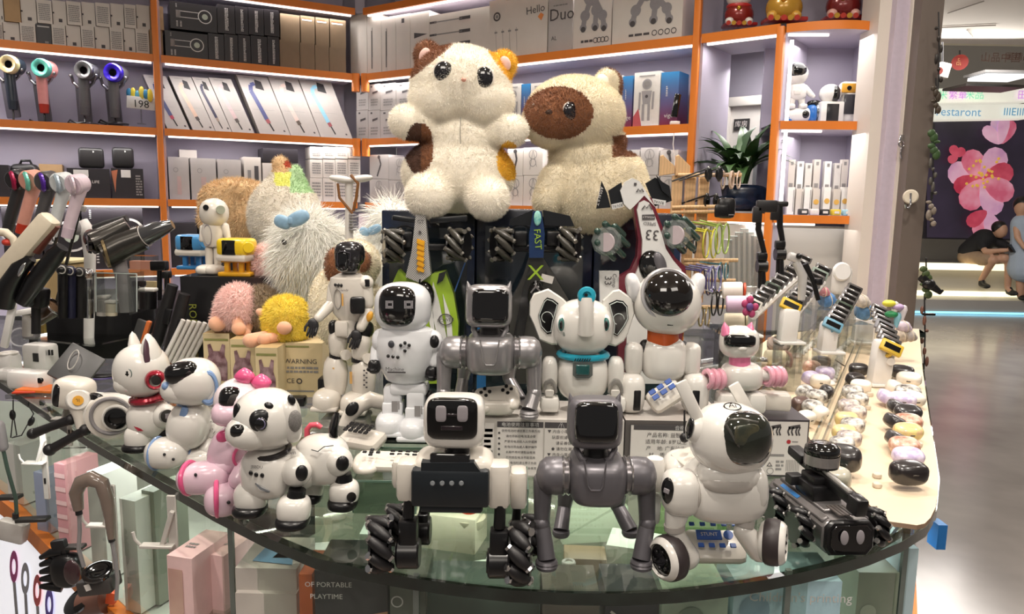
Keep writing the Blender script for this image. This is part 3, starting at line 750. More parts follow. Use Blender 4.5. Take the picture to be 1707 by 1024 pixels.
for r_,(ya,yb) in enumerate(((297,333),(266,296),(245,264))):
    for i in range(4):
        z0=zs+.001 if r_==0 else WLf.z(gx[i]+10,yb+1,.05)+.002
        carton(WLf,gx[i],gx[i+1],ya,zs,f'{ORD[i]} small pale box from the left, {["bottom","middle","top"][r_]} row at the corner post',z0=z0,mat=CWH,b=.05,dep=.14,deco=lambda D:(D.scrib(.15,.2,.85,.85,5,INKG,3)),group='stack of small pale boxes at the corner post')
# unit A third shelf: dark boxes and black speakers
def ltext(D): D.rect(.15,.72,.5,.95,INKW); D.text('LIFE',.66,.55,.022,INKW); D.scrib(.1,.2,.4,.4,3,INKG,5)
zt=carton(WLf,112,184,281,zs,'dark carton with a white sticker carrying the first black speaker',mat=CDK,deco=ltext,b=.06)
zt2=carton(WLf,186,240,281,zs,'dark carton with a white sticker carrying the second black speaker',mat=CDK,deco=lambda D:(D.rect(.3,.7,.6,.95,INKW),D.scrib(.75,.1,.95,.8,8,INKG,2),D.poly([(.0,.9),(.1,.2),(.14,.6),(.2,.95)],M('flame','#b0684a',.5))),b=.06)
for i,(a,b_,z) in enumerate(((135,172,zt),(190,222,zt2))):
    p=WLf.pt((a+b_)/2,z+.002,.12);k=depth(p)/FL;g=G(k);g.mat(BLACKM).box(Vector((0,0,17*k)),(b_-a,26,33),(0,0,WLf.rot),b=5);r=bpy.data.objects.new('speaker',None);COL.objects.link(r);r.location=p
    tag(r,['square black speaker with a small white mark standing on the sticker carton','black cube speaker turned sideways on the dark carton near the orange post'][i],'speaker');g.obj('body',r)
    g=G(k);g.mat(INKW);q=WLf.d;g.cyl(Vector((q.x*10*k,q.y*10*k-14*k,27*k)),Vector((q.x*10*k,q.y*10*k-15*k,27*k)),1.4);g.obj('badge',r,label='small white dot')
carton(WLf,66,106,274,zs,'tan carton standing behind the propped dryers on the third shelf',mat=CKR,b=.12)
carton(WLf,-4,16,275,zs,'dark carton at the frame edge on the third shelf',mat=CDK,b=.06)
t=T('camera_bag','black padded bag with a rounded top on the third shelf','bag',44,325,Y=WLf.pt(44,1.48,.1).y)
t.part('body',lambda g:g.box((43,299,0),(42,24,50),b=9),BLACKM);t.part('handle',lambda g:g.tube([(33,275,0),(36,268,0),(50,268,0),(53,275,0)],2),BLACKS);t.part('pocket',lambda g:g.box((43,310,-13),(32,4,24),b=2),BLACKS)
zs=Z[4]+TH
carton(WLf,138,240,343,zs,'big dark dryer box with an outline drawing on the low shelf',mat=CDK,deco=dryerprint,b=.05)
carton(WLf,5,70,345,zs,'big dark box with a ring drawing on the low shelf behind the propped dryers',mat=CDK,deco=lambda D:D.ring(.25,.6,.05,.008,INKW),b=.05)
carton(WLf,72,136,347,zs,'dark dryer box between two others on the low shelf',mat=CDK,deco=dryerprint,b=.05)
for i,(a,b_,y) in enumerate(((285,330,372),(332,372,362),(374,420,376),(422,480,380),(482,560,390))):
    carton(WLf,a,b_,y,zs,f'{ORD[i]} dark box from the orange post on the low shelf behind the toy robots',mat=[CDK,BLACKM,CDK,CGR,CDK][i],b=.05,group='boxes on the low shelf behind the toy robots')
# unit C top shelf
zs=Z[1]+TH
pen=lambda D:(D.rect(.3,.1,.36,.75,INK),D.rect(.34,.3,.37,.8,INK))
def pens(D):
    for k,v in enumerate((.86,.62,.4,.2)): D.rect(.08,v-.012,.55,v+.012,INKG); D.rect(.0,v-.02,.12,v+.02,INK); D.rect(.5,v-.03,.68,v+.03,INK)
tops=[(584,612,24,None),(612,636,26,pen),(636,660,28,pen),(660,684,24,lambda D:D.rect(.4,.85,.6,.93,INK)),(684,716,20,lambda D:(D.poly([(.2,.55),(.9,.6),(.2,.65)],INK),D.disc(.8,.35,.01,INK))),(716,818,18,pens)]
for i,(a,b_,y,d) in enumerate(tops):
    carton(WR,a,b_,y,zs,['plain tall white carton at the shelf corner','tall white carton printed with a black pen shape','second tall white carton with a black pen shape','tall white carton with a small dark square','white carton with a dark arrow shape beside the toy cat ear','wide white carton printed with several lying pens'][i],mat=CWH,deco=d,b=.03,dep=.2)
def hello(D):
    D.ring(.14,.72,.02,.009,INK);D.disc(.14,.72,.01,INKG);D.text('Hello',.8,.74,.055,INK,rot=4);D.poly([(.84,.62),(.9,.55),(.94,.64),(.89,.68)],M('print_orange2','#e08a4a',.5))
    for k in range(4): D.line([(.12+k*.12,.5),(.14+k*.12,.1)],.002,INKG); D.rect(.1+k*.12,.44,.15+k*.12,.47,INKG)
    D.scrib(.68,.1,.71,.5,8,INK,4)
    for k in range(5): D.poly([(.3+.1*k,.97),(.34+.1*k,1),(.4+.1*k,.96)],INK)
carton(WR,815,913,-6,zs,'large white carton lettered Hello with a sprinkle of tool drawings',deco=hello,b=.02,dep=.2)
carton(WR,914,955,-14,zs,'large pale carton lettered Duo in black',mat=CGR,deco=lambda D:(D.text('Duo',.55,.62,.085,INK),D.scrib(.2,.76,.8,.8,1,INKG,1),D.text('AL',.25,.24,.03,INK)),b=.02,dep=.2)
def robo(D):
    gg=mc('#908c90',.4)
    for (u,v,r) in((.5,.86,.05),(.34,.55,.028),(.62,.62,.03),(.78,.52,.026),(.3,.36,.02),(.6,.36,.022),(.82,.34,.02)): D.disc(u,v,r,gg,1.2)
    for a,b_ in(((.5,.86),(.34,.55)),((.34,.55),(.3,.36)),((.5,.86),(.62,.62)),((.62,.62),(.6,.36)),((.5,.9),(.78,.52)),((.78,.52),(.82,.34))): D.line([a,b_],.028,gg,1.1)
    for (u,v) in((.3,.33),(.6,.33),(.82,.31),(.46,.9)): D.disc(u,v,.014,INK,1.6)
    D.scrib(.25,.1,.55,.17,1,INK,3)
    for k in range(4): D.ring(.62+.09*k,.135,.012,.004,INK)
carton(WR,953,1020,-22,zs,'white carton printed with a walking robot dog, nearer the Duo carton',deco=robo,b=.03,dep=.2)
carton(WR,1021,1139,-30,zs,'widest white carton printed with a walking robot dog by the orange post',deco=robo,b=.01,dep=.2)
# unit C middle shelf
zs=Z[2]+TH
sp=lambda D:(D.poly([(.35,.62),(.8,.68),(.8,.75),(.35,.7)],INK),D.rect(.2,.88,.35,.94,INK),D.scrib(.2,.15,.8,.45,3,INKG,2))
for i,(a,b_) in enumerate(((594,614),(614,634),(634,660),(660,690))):
    zt=carton(WR,a,b_,184,zs,f'{ORD[i]} grey box from the corner, lower row beside the toy paw',mat=CGR,deco=sp,b=.05,dep=.15,group='grey boxes beside the toy cat paw')
    carton(WR,a,b_,142-i*1.5,zs,f'{ORD[i]} grey box from the corner, upper row beside the toy paw',z0=zt+.002,mat=CGR,deco=sp,b=.05,dep=.15,group='grey boxes beside the toy cat paw')
BLUEG=M('blue_red_print','#2e7fb8',.4,col2='#7d1f3a',kind='gradz')
def rob2(D):
    gg=mc('#9a9698',.4);D.ring(.5,.78,.02,.012,gg);D.disc(.5,.78,.018,INKG);D.poly([(.3,.66),(.7,.66),(.64,.42),(.36,.42)],gg);D.disc(.5,.56,.008,INK,1.5)
    for u in(.38,.6): D.line([(u,.42),(u,.12)],.014,gg)
    for u in(.24,.76): D.line([(u,.64),(u-.02,.32)],.011,gg)
    D.poly([(0,0),(.35,0),(.2,.35),(0,.2)],M('print_red','#b5545a',.5),1.2);D.rect(.2,.92,.8,.94,INKG)
for i,(a,b_,c_,y) in enumerate(((842,868,884,140),(884,915,930,138),(1000,1036,1054,127),(1056,1100,1131,120))):
    carton(WR,a,b_,y,zs,f'{ORD[i]} robot figure carton from the left on the middle shelf, pale face',mat=M('carton_bright','#ddd8d3'),deco=rob2,b=.05,dep=.12,group='robot figure cartons')
    carton(WR,b_+.5,c_,y,zs,f'{ORD[i]} blue to red carton side from the left on the middle shelf',mat=BLUEG,b=.052,dep=.12,group='blue to red cartons',deco=lambda D:(D.scrib(.3,.55,.4,.75,6,INKW,3),D.text('vige',.5,.2,.03,INKW)))
t=T('phone_stand','small black handset on a white charging puck at the shelf end','charger',1127,212,Y=WR.pt(1127,1.88,.02).y)
t.part('handset',lambda g:g.box((1127,176,0),(11,5,38),(0,8,0),b=1.5),BLACKG);t.part('puck',lambda g:g.box((1125,205,0),(16,10,6),b=1.5),WHITEP);t.part('cable',lambda g:g.tube([(1125,208,-6),(1122,240,-8),(1126,280,-8),(1124,330,-8)],.9,6),WHITEM)
# unit C third shelf
zs=Z[3]+TH
ld=lambda D:(D.ring(.5,.75,.025,.004,INKG),D.ring(.5,.45,.02,.004,INKG),D.line([(.35,.2),(.5,.9),(.7,.3)],.003,INKG))
for i,(a,b_,y,m) in enumerate(((616,648,258,CGR),(648,684,262,CGR),(846,872,248,CWH),(872,905,246,CWH),(1034,1066,250,CGR),(1067,1098,246,CGR),(1099,1130,250,CGR))):
    zt=carton(WR,a,b_,(y+345)/2-3,zs,f'{ORD[i]} pale carton along the lower row behind the sitting plush toys',mat=m,deco=ld,b=.04,dep=.14,group='pale cartons on the third shelf')
    carton(WR,a,b_,y,zs,f'{ORD[i]} pale carton along the upper row behind the sitting plush toys',z0=zt+.002,mat=m,deco=(ld if i%2 else (lambda D:(D.line([(.4,.1),(.6,.6),(.5,.9)],.012,INK),D.disc(.5,.9,.012,INK)))),b=.04,dep=.14,group='pale cartons on the third shelf')
# price sign 198
t=T('price_sign','small blue and white price sign reading 198 on a clear clip stand','sign',234,208,Y=WLf.pt(234,1.875,.06).y)
g=t.g();c=t.P(235,172,0);g.mat(INKW).box(c,(43,3,20),(0,4,WLf.rot*.6),b=1);g.mat(BLACKM);g.text('198',t.P(235,174,-2.6),17,Vector((.96,.25,-.05)).normalized(),(0,0,1));g.obj('price_card',t.root)
def bh(g):
    for i,x in enumerate(range(215,256,7)):
        g.mat([mc('#3b86b4'),mc('#d9c53c'),mc('#58a0b8'),mc('#e2cf55')][i%4]).e((x,155+(i%3)*2,0),(5,2,8+(i%2)*3),n=10)
g=t.g();bh(g);g.obj('coloured_header',t.root,label='blue and yellow torn header')
t.part('stem',lambda g:(g.cyl((235,180,2),(236,206,2),1.2,n=6),g.cyl((236,206,2),(236,208,2),7,n=12)),GCLR)
# four dryers on stands
def dryer(x,yt,col,hcol,foot,label,lean=0):
    Yd=WLf.pt(x,1.875,.1).y; t=T('hair_dryer',label,'hair dryer',x+lean,206,Y=Yd)
    hm=mc(hcol,.3,coat=.3);cm_=mc(col,.25,.3 if col[1:3]!='5c' else .2)
    t.part('nozzle_ring',lambda g:g.lathe((x,yt+16,-14),[(6,0),(9,-3),(13.5,-4),(15,-1),(15,6),(13,9)],(0,1,0.0),n=24,caps=False),cm_,label='coloured front ring')
    t.part('barrel',lambda g:g.lathe((x,yt+16,-11),[(6,0),(14,3),(15,22),(12,26),(6,26)],(0,1,0),n=24,caps=False),hm)
    t.part('inner_tunnel',lambda g:g.lathe((x,yt+16,-15),[(6.2,0),(6.2,30)],(0,1,0),n=16,caps=False),BLACKM)
    t.part('handle',lambda g:g.cyl((x+lean*.15,yt+29,-2),(x+lean*.85,yt+78,-2),8.2,7.6,b=1),hm)
    t.part('handle_foot',lambda g:g.cyl((x+lean*.85,yt+76,-2),(x+lean,yt+92,-2),7.8,6.8,b=1),mc(foot,.35))
    t.part('cable',lambda g:g.tube([(x+lean,yt+92,-2),(x+lean+1,204,-8),(x+lean-12,206,-16),(x+lean-24,200,-14),(x+lean-28,204,-8),(x+lean-14,207,-4)],1.6),BLACKS)
    s=T('dryer_stand','silver cradle stand holding the dryer with '+label.split('with ')[1],'stand',x+lean,207,Y=Yd+.02)
    for dx in(-1,1): s.part('cradle_arm',lambda g:(g.tube([(x+dx*8,yt+45,6),(x+dx*17,yt+36,4),(x+dx*20,yt+26,-2)],2.6),g.e((x+dx*21,yt+25,-4),3.2,n=10)),mc('#a9a6aa',.25,.8))
    s.part('back_plate',lambda g:g.box(((x+x+lean)/2,yt+72,9),(24,4,66),(0,-lean*.7,0),b=2),mc('#77747a',.35,.5))
    s.part('foot_plate',lambda g:g.box((x+lean,206,4),(34,26,3),b=1),mc('#77747a',.35,.5))
dryer(14,91,'#ecd7a6','#2c3440','#2c3440','hair dryer with cream ring and navy handle',8)
dryer(68,97,'#6fd0c4','#d88f8e','#b03020','hair dryer with mint ring and pink handle',6)
dryer(139,101,'#6c6a6d','#5e5c5f','#5c5a5e','hair dryer with grey ring and grey handle',2)
dryer(188,105,'#3b22c4','#5e5c60','#5c5a5e','hair dryer with violet blue ring',4)
# unit D/E figures -------------------------------------------------
def luckycat(x,y,z,col,col2,label,sc=1,Y=None):
    t=T('lucky_figurine',label,'figurine',x,y,Y=Y)
    a=mc(col,.25,.2,coat=.5);b_=mc(col2,.3,coat=.5)
    s=sc
    t.part('base',lambda g:g.box((x,y-3*s,0),(66*s,40*s,7*s),b=2),mc('#a02524',.3,coat=.4))
    t.part('body',lambda g:g.e((x,y-24*s,0),(30*s,24*s,24*s),.9,1,n=24),a)
    t.part('head',lambda g:(g.e((x,y-62*s,-2),(26*s,22*s,22*s),n=24),g.lathe((x-17*s,y-80*s,0),[(8*s,0),(0,12*s)],(-.2,0,1),n=10),g.lathe((x+17*s,y-80*s,0),[(8*s,0),(0,12*s)],(.2,0,1),n=10)),b_)
    t.part('collar',lambda g:g.torus((x,y-42*s,0),22*s,4*s,sc=(1,.85)),mc('#c23230',.35))
    t.part('bell',lambda g:g.e((x,y-40*s,-22*s),5*s,n=12),mc('#e0b040',.2,.8))
    for d in(-1,1): t.part('paw',lambda g:g.e((x+d*20*s,y-12*s,-18*s),(9*s,9*s,8*s),n=14),b_)
    for i in range(5): t.part('coin',lambda g:g.cyl((x-22*s+i*11*s,y-9*s,-27*s),(x-22*s+i*11*s,y-9*s,-29*s),4.5*s,n=12),mc('#d8a840' if i%2 else '#d24a3e',.3,.5))
dz=WD.pt(1230,2.28,.12)
luckycat(1232,45,0,'#8e2620','#e4e0da','red robed white lucky cat figurine beside the orange post on the top shelf',.8,Y=dz.y)
luckycat(1307,38,0,'#c09030','#c8973a','golden lucky figurine in the middle of the top shelf',1.0,Y=WE.pt(1330,2.28,.12).y)
luckycat(1406,34,0,'#7a2220','#d8a69a','red jewelled lucky figurine at the end of the top shelf',.95,Y=WE.pt(1400,2.28,.12).y)
# small wooden red beads etc skipped; plant
PY=WD.pt(1228,1.47,.12).y
t=T('leafy_plant','dark green broad-leaved potted plant in the cabinet bay before the white door','plant',1228,352,Y=PY)
t.part('pot',lambda g:g.lathe((1230,352,0),[(22,0),(30,40),(31,42),(27,42),(25,36)],n=20),mc('#2a2a2c',.5))
lm=[M('leaf_dark','#2a4527',.35,col2='#3f5c33',scale=12),M('leaf_mid','#4b6b3c',.35,col2='#35512c',scale=12)]
rnd=random.Random(11)
for i in range(52):
    a=rnd.uniform(0,2*PI); ln=rnd.uniform(60,104); up=rnd.uniform(.6,2.4); base=t.P(1230+rnd.uniform(-12,14),306,rnd.uniform(-8,8))
    d=Vector((math.cos(a)*.62 if math.cos(a)<0 else math.cos(a)*.34,math.sin(a)*.6-.1,up)).normalized(); side=Vector((-math.sin(a),math.cos(a),.15)); g=G(); V=[];n=7;p=base.copy();L=ln*t.k/n*1.25
    w0=rnd.uniform(8,12)*t.k
    for j in range(n+1):
        w_=w0*math.sin(PI*min(.97,max(.05,j/n))**.8); V+= [p-side*w_,p+Vector((0,0,-.25))*w_,p+side*w_]; p=p+d*L; d=(d+Vector((0,0,-.27))).normalized()
    g.mat(lm[i%2]).raw(V,[f for j in range(n) for f in((3*j,3*j+1,3*j+4,3*j+3),(3*j+1,3*j+2,3*j+5,3*j+4))],True); g.obj('leaf',t.root)
t=T('blue_black_bag','dark blue glossy bundle under the plant leaves on the bay shelf','bag',1245,352,Y=PY-.05)
t.part('body',lambda g:(g.e((1244,326,-6),(38,16,18),.7,.8),g.e((1224,338,-8),(34,16,12),.7,.8)),M('blue_dark','#1d2a44',.25,var=.4,scale=30,bump=.6))
# astronaut figurine + rocket
zz_=1.83+TH; YE=WE.pt(1330,zz_,.12).y
def ybase(W,px,z,b): return proj(W.pt(px,z,b))[1]
yb=ybase(WE,1340,zz_,.12)
t=T('toy_rocket','white and blue toy rocket craft lying under the astronaut figurine','toy',1332,yb,Y=YE)
t.part('hull',lambda g:g.e((1330,yb-14,0),(32,12,12),.8,1,rot=(0,-6,0)),WHITEP);t.part('band',lambda g:g.e((1352,yb-16,0),(9,13,15),.6,1),mc('#2a6fc0',.3,coat=.4))
t.part('fin',lambda g:(g.prism((1306,yb-14,-8),[(-8,-8),(10,-4),(6,6),(-8,10)],5,b=1),g.prism((1312,yb-5,-13),[(-12,-3),(10,-3),(6,3),(-8,4)],6,b=1)),mc('#2a6fc0',.3,coat=.4))
t.part('porthole',lambda g:g.e((1343,yb-16,-11),(6,3,6.5)),BLACKG);t.part('nose',lambda g:g.e((1362,yb-20,0),(8,11,13)),mc('#8a8f96',.2,.7));t.part('dark_seat',lambda g:g.e((1357,yb-34,4),(12,9,6)),BLACKG)
t=T('astronaut_figurine','standing white astronaut figurine with dark visor on the shelf rocket','figurine',1328,yb-26,Y=YE)
yb2=yb-26
t.part('helmet',lambda g:g.e((1327,yb2-57,0),(20,18,19)),WHITEP);t.part('visor',lambda g:g.e((1327,yb2-62,-5),(17,15.5,12),.8,.9),BLACKG)
t.part('torso',lambda g:(g.e((1329,yb2-28,0),(15,11,14),.6,.8),g.e((1327,yb2-38,0),(11,9,6))),WHITEP)
for d in(-1,1):
    t.part('arm',lambda g:(g.limb((1328+d*13,yb2-34,0),(1328+d*25,yb2-22,-4),6,4.5),g.e((1328+d*27,yb2-20,-4),4)),WHITEP)
    t.part('leg',lambda g:(g.limb((1328+d*7,yb2-20,0),(1328+d*9,yb2-5,0),6.5,5),g.e((1328+d*10,yb2-3,-3),(7,9,4.5),.6,.8)),WHITEP)
t.part('chest_panel',lambda g:g.box((1329,yb2-27,-10),(11,3,8),b=1),WHITEM)
t=T('pet_camera','white round headed camera with dark screen base on the end cabinet shelf','camera',1384,yb,Y=YE-.01)
t.part('head',lambda g:g.e((1384,yb-50,0),(18,16,16)),WHITEP);t.part('lens_face',lambda g:g.e((1392,yb-50,-8),(8,10,13),.8),BLACKG);t.part('base',lambda g:g.box((1382,yb-18,0),(38,28,35),b=2),WHITEP);t.part('screen',lambda g:g.box((1388,yb-18,-14),(20,2,30),b=.8),mc('#2b2a2e',.2))
t=T('screen_robot','tall white device with orange face and a phone-like screen on the end shelf','toy',1415,yb,Y=YE)
t.part('body',lambda g:(g.box((1416,yb-27,0),(31,24,54),b=8)),WHITEP);t.part('head',lambda g:g.box((1415,yb-58,0),(33,22,24),b=9),WHITEP);t.part('face_plate',lambda g:g.box((1416,yb-60,-11),(25,3,15),b=1.4),mc('#e6a83a',.35));t.part('eye',lambda g:g.cyl((1416,yb-60,-12.5),(1416,yb-60,-14),3.6),BLACKG);t.part('screen',lambda g:g.box((1417,yb-33,-12.5),(21,3,32),b=1.4),mc('#3a3a40',.15,coat=.6))
# little packages on the lower end shelf
zz_=1.424+TH;n=0
for r_,(b,ys) in enumerate(((.14,(262,312)),(.05,(312,357)))):
    for i,x in enumerate([1312,1326,1340,1354,1372,1388,1400]):
        if r_==1 and i==6: x=1402
        if r_==0:
            carton(WE,x,x+12,266+(i%3)*3,zz_,f'{ORD[i]} slim pale pack from the light strip, rear row, lowest end shelf',b=.16,dep=.03,mat=[CWH,M('pack_white','#eceae8'),M('pack_clear','#d9d4cf')][i%3],deco=lambda D:(D.rect(.3,.9,.7,.96,INKG),D.scrib(.2,.2,.8,.6,3,INKG,1)),group='slim packs in the rear row')
        else:
            carton(WE,x,x+12.5,312+(i%2)*3,zz_,f'{ORD[i]} slim pack from the light strip, front row, lowest end shelf',b=.09,dep=.03,mat=[M('pack_white','#eceae8'),CWH][i%2],deco=lambda D:(D.rect(.8,.1,.9,.9,INKG)) if i<3 else (D.disc(.5,.5,.012,mc('#e0b05a'))),group='slim packs in the front row')
for i,(x,c_) in enumerate(((1338,'#3c3a3c'),(1356,'#e8dcdc'),(1373,'#1d1b1e'),(1392,'#dfbf3c'),(1411,'#9cc4d8'),(1424,'#c9b8a6'))):
    p=WE.pt(x,zz_,.03);k=depth(p)/FL;g=G(k);g.mat(mc(c_,.4)).box(Vector((0,0,5.2*k)),(15,12,10),b=2);g.mat(WHITEM).box(Vector((0,-6.4*k,5.2*k)),(8,.6,4));o=g.obj('small_charger',None,loc=p);tag(o,f'small {["dark grey","pale pink","black","yellow","light blue","tan"][i]} charger block on the lowest end shelf front edge','charger','charger blocks')
# ================================================================ ROBOTS ON THE GLASS
WH=M('robot_white','#e0dcd6',.2,coat=.6,var=.015,scale=20);WH2=M('robot_warm_white','#dcd5cb',.24,coat=.5,var=.02)
BK=BLACKG;BS=BLACKS;BM=BLACKM;SCR=M('screen_black','#08070a',.04,coat=1,var=.2)
EYEG=M('eye_grey','#9a9499',.4);RUB=M('rubber_dark','#2c2829',.5,var=.1);CLR=GCLR
SPLIT={'shoulder','ear','foot_ring','screw_hole','leg_band','shoulder_joint','hip_joint','white_stripe','dark_stripe','shell_facet','front_wing','inner_ear','tail_wing','chest_dots','legs','eye_patch','wing','lens','petal','shoulder_disc'}
def add(t,name,m,*fns,parent=None,label=None):
    if name in SPLIT and len(fns)>1:
        for f in fns[:-1]: add(t,name,m,f,parent=parent,label=label)
        fns=fns[-1:]
    g=t.g();g.mat(m)
    for f in fns: f(g)
    return g.obj(name,parent or t.root,label=label)
def mecanum(t,c,r,w,ax=(1,0,0),hubm=None,rm=None,capm=None,n=9,name='wheel',tw=1,label=None):
    hubm=hubm or BS;rm=rm or BM;capm=capm or CHROME
    C_=t.P(*c) if not isinstance(c,Vector) else c;ax=Vector(ax).normalized();a=ax.orthogonal().normalized();b=ax.cross(a);k=t.k
    g=t.g();g.mat(hubm).cyl(C_-ax*w*.32*k,C_+ax*w*.32*k,r*.62,n=18,b=r*.06);g.mat(capm).cyl(C_-ax*w*.36*k,C_+ax*w*.36*k,r*.22,n=12)
    for sgn in (-1,1):
        g.mat(hubm).cyl(C_+ax*sgn*w*.34*k,C_+ax*sgn*w*.42*k,r*.8,n=9)
    ho=g.obj(name,t.root,label=label)
    for i in range(n):
        f=2*PI*i/n;rad=a*math.cos(f)+b*math.sin(f);tan=ax.cross(rad)
        d=(ax*.72+tan*.69*tw).normalized();p=C_+rad*r*.80*k;g=t.g();L=w*.56*k
        prof=[(r*.06,-w*.56),(r*.13,-w*.5),(r*.2,-w*.22),(r*.215,0),(r*.2,w*.22),(r*.13,w*.5),(r*.06,w*.56)]
        g.mat(rm).lathe(p,prof,d,n=10)
        g.mat(capm).cyl(p-d*L*1.08,p-d*L*.9,r*.14,n=7);g.cyl(p+d*L*.9,p+d*L*1.08,r*.14,n=7)
        g.obj('roller',ho)
    return ho
# ---- wheeled dog, black and white, front
t=T('wheeled_robot','white and black robot dog on four thick roller wheels with two grey block eyes','robot',755,958,group=None)
add(t,'head',WH,lambda g:g.e((758,700,0),(49,38,41),.42,.5,n=36))
add(t,'face',BK,lambda g:g.e((754,698,-33),(40,8,33),.35,.45,n=32))
for x in(735,771): add(t,'eye',EYEG,lambda g:g.e((x,690,-41),(8.5,2,13),.5,.5),label='grey rounded block eye')
add(t,'mouth_slot',M('dark_plum','#241a20',.2,coat=.8),lambda g:g.box((753,714,-41),(34,2,7),b=1),lambda g:g.box((753,692,-41),(20,2,4),b=1))
add(t,'neck',BM,lambda g:g.cyl((762,758,0),(762,736,0),21,19))
add(t,'torso',WH2,lambda g:g.e((758,794,8),(66,44,46),.45,.45,n=32))
add(t,'chest_panel',M('charcoal_blue','#1c2126',.35,var=.1),lambda g:g.ppoly([(702,772),(790,772),(803,790),(803,838),(793,845),(712,842),(700,830)],-42,30),lambda g:g.box((752,808,-22),(124,44,62),b=6),lambda g:g.box((755,836,-5),(100,66,14),b=5))
add(t,'top_window',BK,lambda g:g.box((751,765,-24),(64,30,20),(-14,0,0),b=4))
for x in(721,737,753,769): add(t,'button',M('button_grey','#8b8f92',.3,.6),lambda g:g.cyl((x,806,-52),(x,806,-56),4,n=12,b=1))
for x,y,d,w,h in((680,798,-6,34,66),(832,806,-6,36,74),(864,812,34,30,66),(668,786,52,26,50)):
    add(t,'shoulder_pod',WH2,lambda g:g.box((x,y,d),(w,46,h),b=9))
def leg(x,y0,y1,y2,d,w=20,bw=38):
    add(t,'leg',BS,lambda g:g.cyl((x,y0,d),(x-2,y1,d),w*.45,w*.5,b=1),lambda g:g.box((x-2,(y1+y2)/2-14,d),(bw*.8,30,(y2-y1)*.62),b=4),lambda g:g.cyl((x-2-bw*.5,y2-24,d),(x-2+bw*.5,y2-24,d),25,n=24,b=3),lambda g:g.cyl((x-2-bw*.52,y2-24,d),(x-2-bw*.55,y2-24,d),17,n=20))
leg(683,828,862,946,-18);leg(834,840,880,962,-20);leg(708,838,856,908,48,16,24);leg(862,840,872,925,46,16,22)
mecanum(t,(633,907,-14),46,44,(1,.18,0));mecanum(t,(868,922,-16),52,42,(1,-.1,0));mecanum(t,(660,875,60),36,36,(1,.1,0));mecanum(t,(884,892,48),36,30,(1,0,0))
# ---- robot dogs with screen heads
def screendog(name,label,hx,hy,s,fy,m,z=1.0,dark=False,Y=None,lb='steel ring'):
    t=T(name,label,'robot',hx,fy,z=z); X=lambda v:hx+v*s; Yy=lambda v:hy+v*s
    ring=M('steel_ring','#b5b2b4',.2,.9)
    add(t,'head',m,lambda g:g.e((X(0),Yy(0),0),(44*s,36*s,41*s),.42,.55,n=36,rot=(-6,0,0)))
    add(t,'screen',SCR,lambda g:g.e((X(3),Yy(1),-27*s),(35*s,14*s,33*s),.4,.5,n=32,rot=(-6,0,0)))
    for d in(-1,1): add(t,'ear',m,lambda g:g.lathe((X(38*d),Yy(-32),2*s),[(6*s,0),(4*s,8*s),(0,17*s)],(.25*d,0,1),n=10))
    add(t,'neck',BM,lambda g:g.cyl((X(2),Yy(68),6*s),(X(2),Yy(34),4*s),22*s,18*s))
    for d in(-1,1): add(t,'neck_bracket',m,lambda g:g.tube([(X(2+30*d),Yy(30),-4*s),(X(2+32*d),Yy(46),-12*s),(X(2+24*d),Yy(62),-18*s),(X(2+16*d),Yy(66),-22*s)],5*s))
    add(t,'torso',m,lambda g:g.e((X(3),Yy(90),10*s),(46*s,62*s,38*s),.45,.6,n=32),lambda g:g.e((X(3),Yy(78),90*s),(34*s,52*s,28*s),.5,.6,n=28))
    add(t,'chest_plate',m,lambda g:g.tube([(X(-17),Yy(66),-52*s),(X(-11),Yy(108),-53*s),(X(-6),Yy(115),-52*s),(X(10),Yy(115),-52*s),(X(14),Yy(108),-53*s),(X(20),Yy(66),-52*s)],1.6*s,6),label='raised chest outline')
    add(t,'back_hoop',ring,lambda g:g.torus((X(3),Yy(88),22*s),48*s,3*s,(0,1,.2),n=30,m=6))
    for d in(-1,1):
        add(t,'joint_ring',ring,lambda g:g.lathe((X(3+44*d),Yy(90),8*s),[(30*s,0),(33*s,3*s),(29*s,7*s),(33*s,11*s),(30*s,15*s)],(d,0,0),n=24),label=lb)
        add(t,'upper_leg',m,lambda g:g.lathe((X(3+58*d),Yy(90),8*s),[(31*s,0),(31.5*s,10*s),(30*s,26*s),(22*s,36*s),(8*s,41*s),(0,42*s)],(d,0,0),n=26),
            lambda g:g.limb((X(86*d),Yy(98),12*s),(X(88*d),Yy(176),4*s),16*s,13*s,14))
        e=(fy-hy)/s-4
        add(t,'lower_leg',m,lambda g:g.cyl((X(88*d),Yy(168),4*s),(X((80 if d<0 else 78)*d),Yy(e-14),-14*s),13*s,15*s,n=20),lambda g:g.e((X(88*d),Yy(170),2*s),14*s))
        add(t,'foot',M('foot_grey','#3f3c40',.4) if dark else m,lambda g:g.lathe((X((80 if d<0 else 78)*d),Yy(e),-15*s),[(14*s,-2*s),(17.5*s,0),(17*s,3*s),(19*s,5*s),(17*s,8*s),(18.5*s,10*s),(16*s,14*s)],(0,0,1),n=22))
        add(t,'rear_leg',m,lambda g:g.limb((X(42*d),Yy(88),112*s),(X((50 if d<0 else 38)*d),Yy(140),120*s),19*s,13*s,14),lambda g:g.cyl((X((50 if d<0 else 38)*d),Yy(140),120*s),(X((56 if d<0 else 60)*d),Yy(182),90*s),12*s,14*s),lambda g:g.lathe((X((56 if d<0 else 60)*d),Yy(190),88*s),[(14*s,0),(16*s,4*s),(15*s,10*s)],(0,0,1)))
    return t
screendog('screen_headed_robot','dark grey robot dog with a blank black screen head standing on the glass edge',991,703,1.0,950,GUN)
screendog('screen_headed_robot','silver robot dog with a blank screen head standing on the white print box',815,510,.86,699,SILVER,z=1.11)
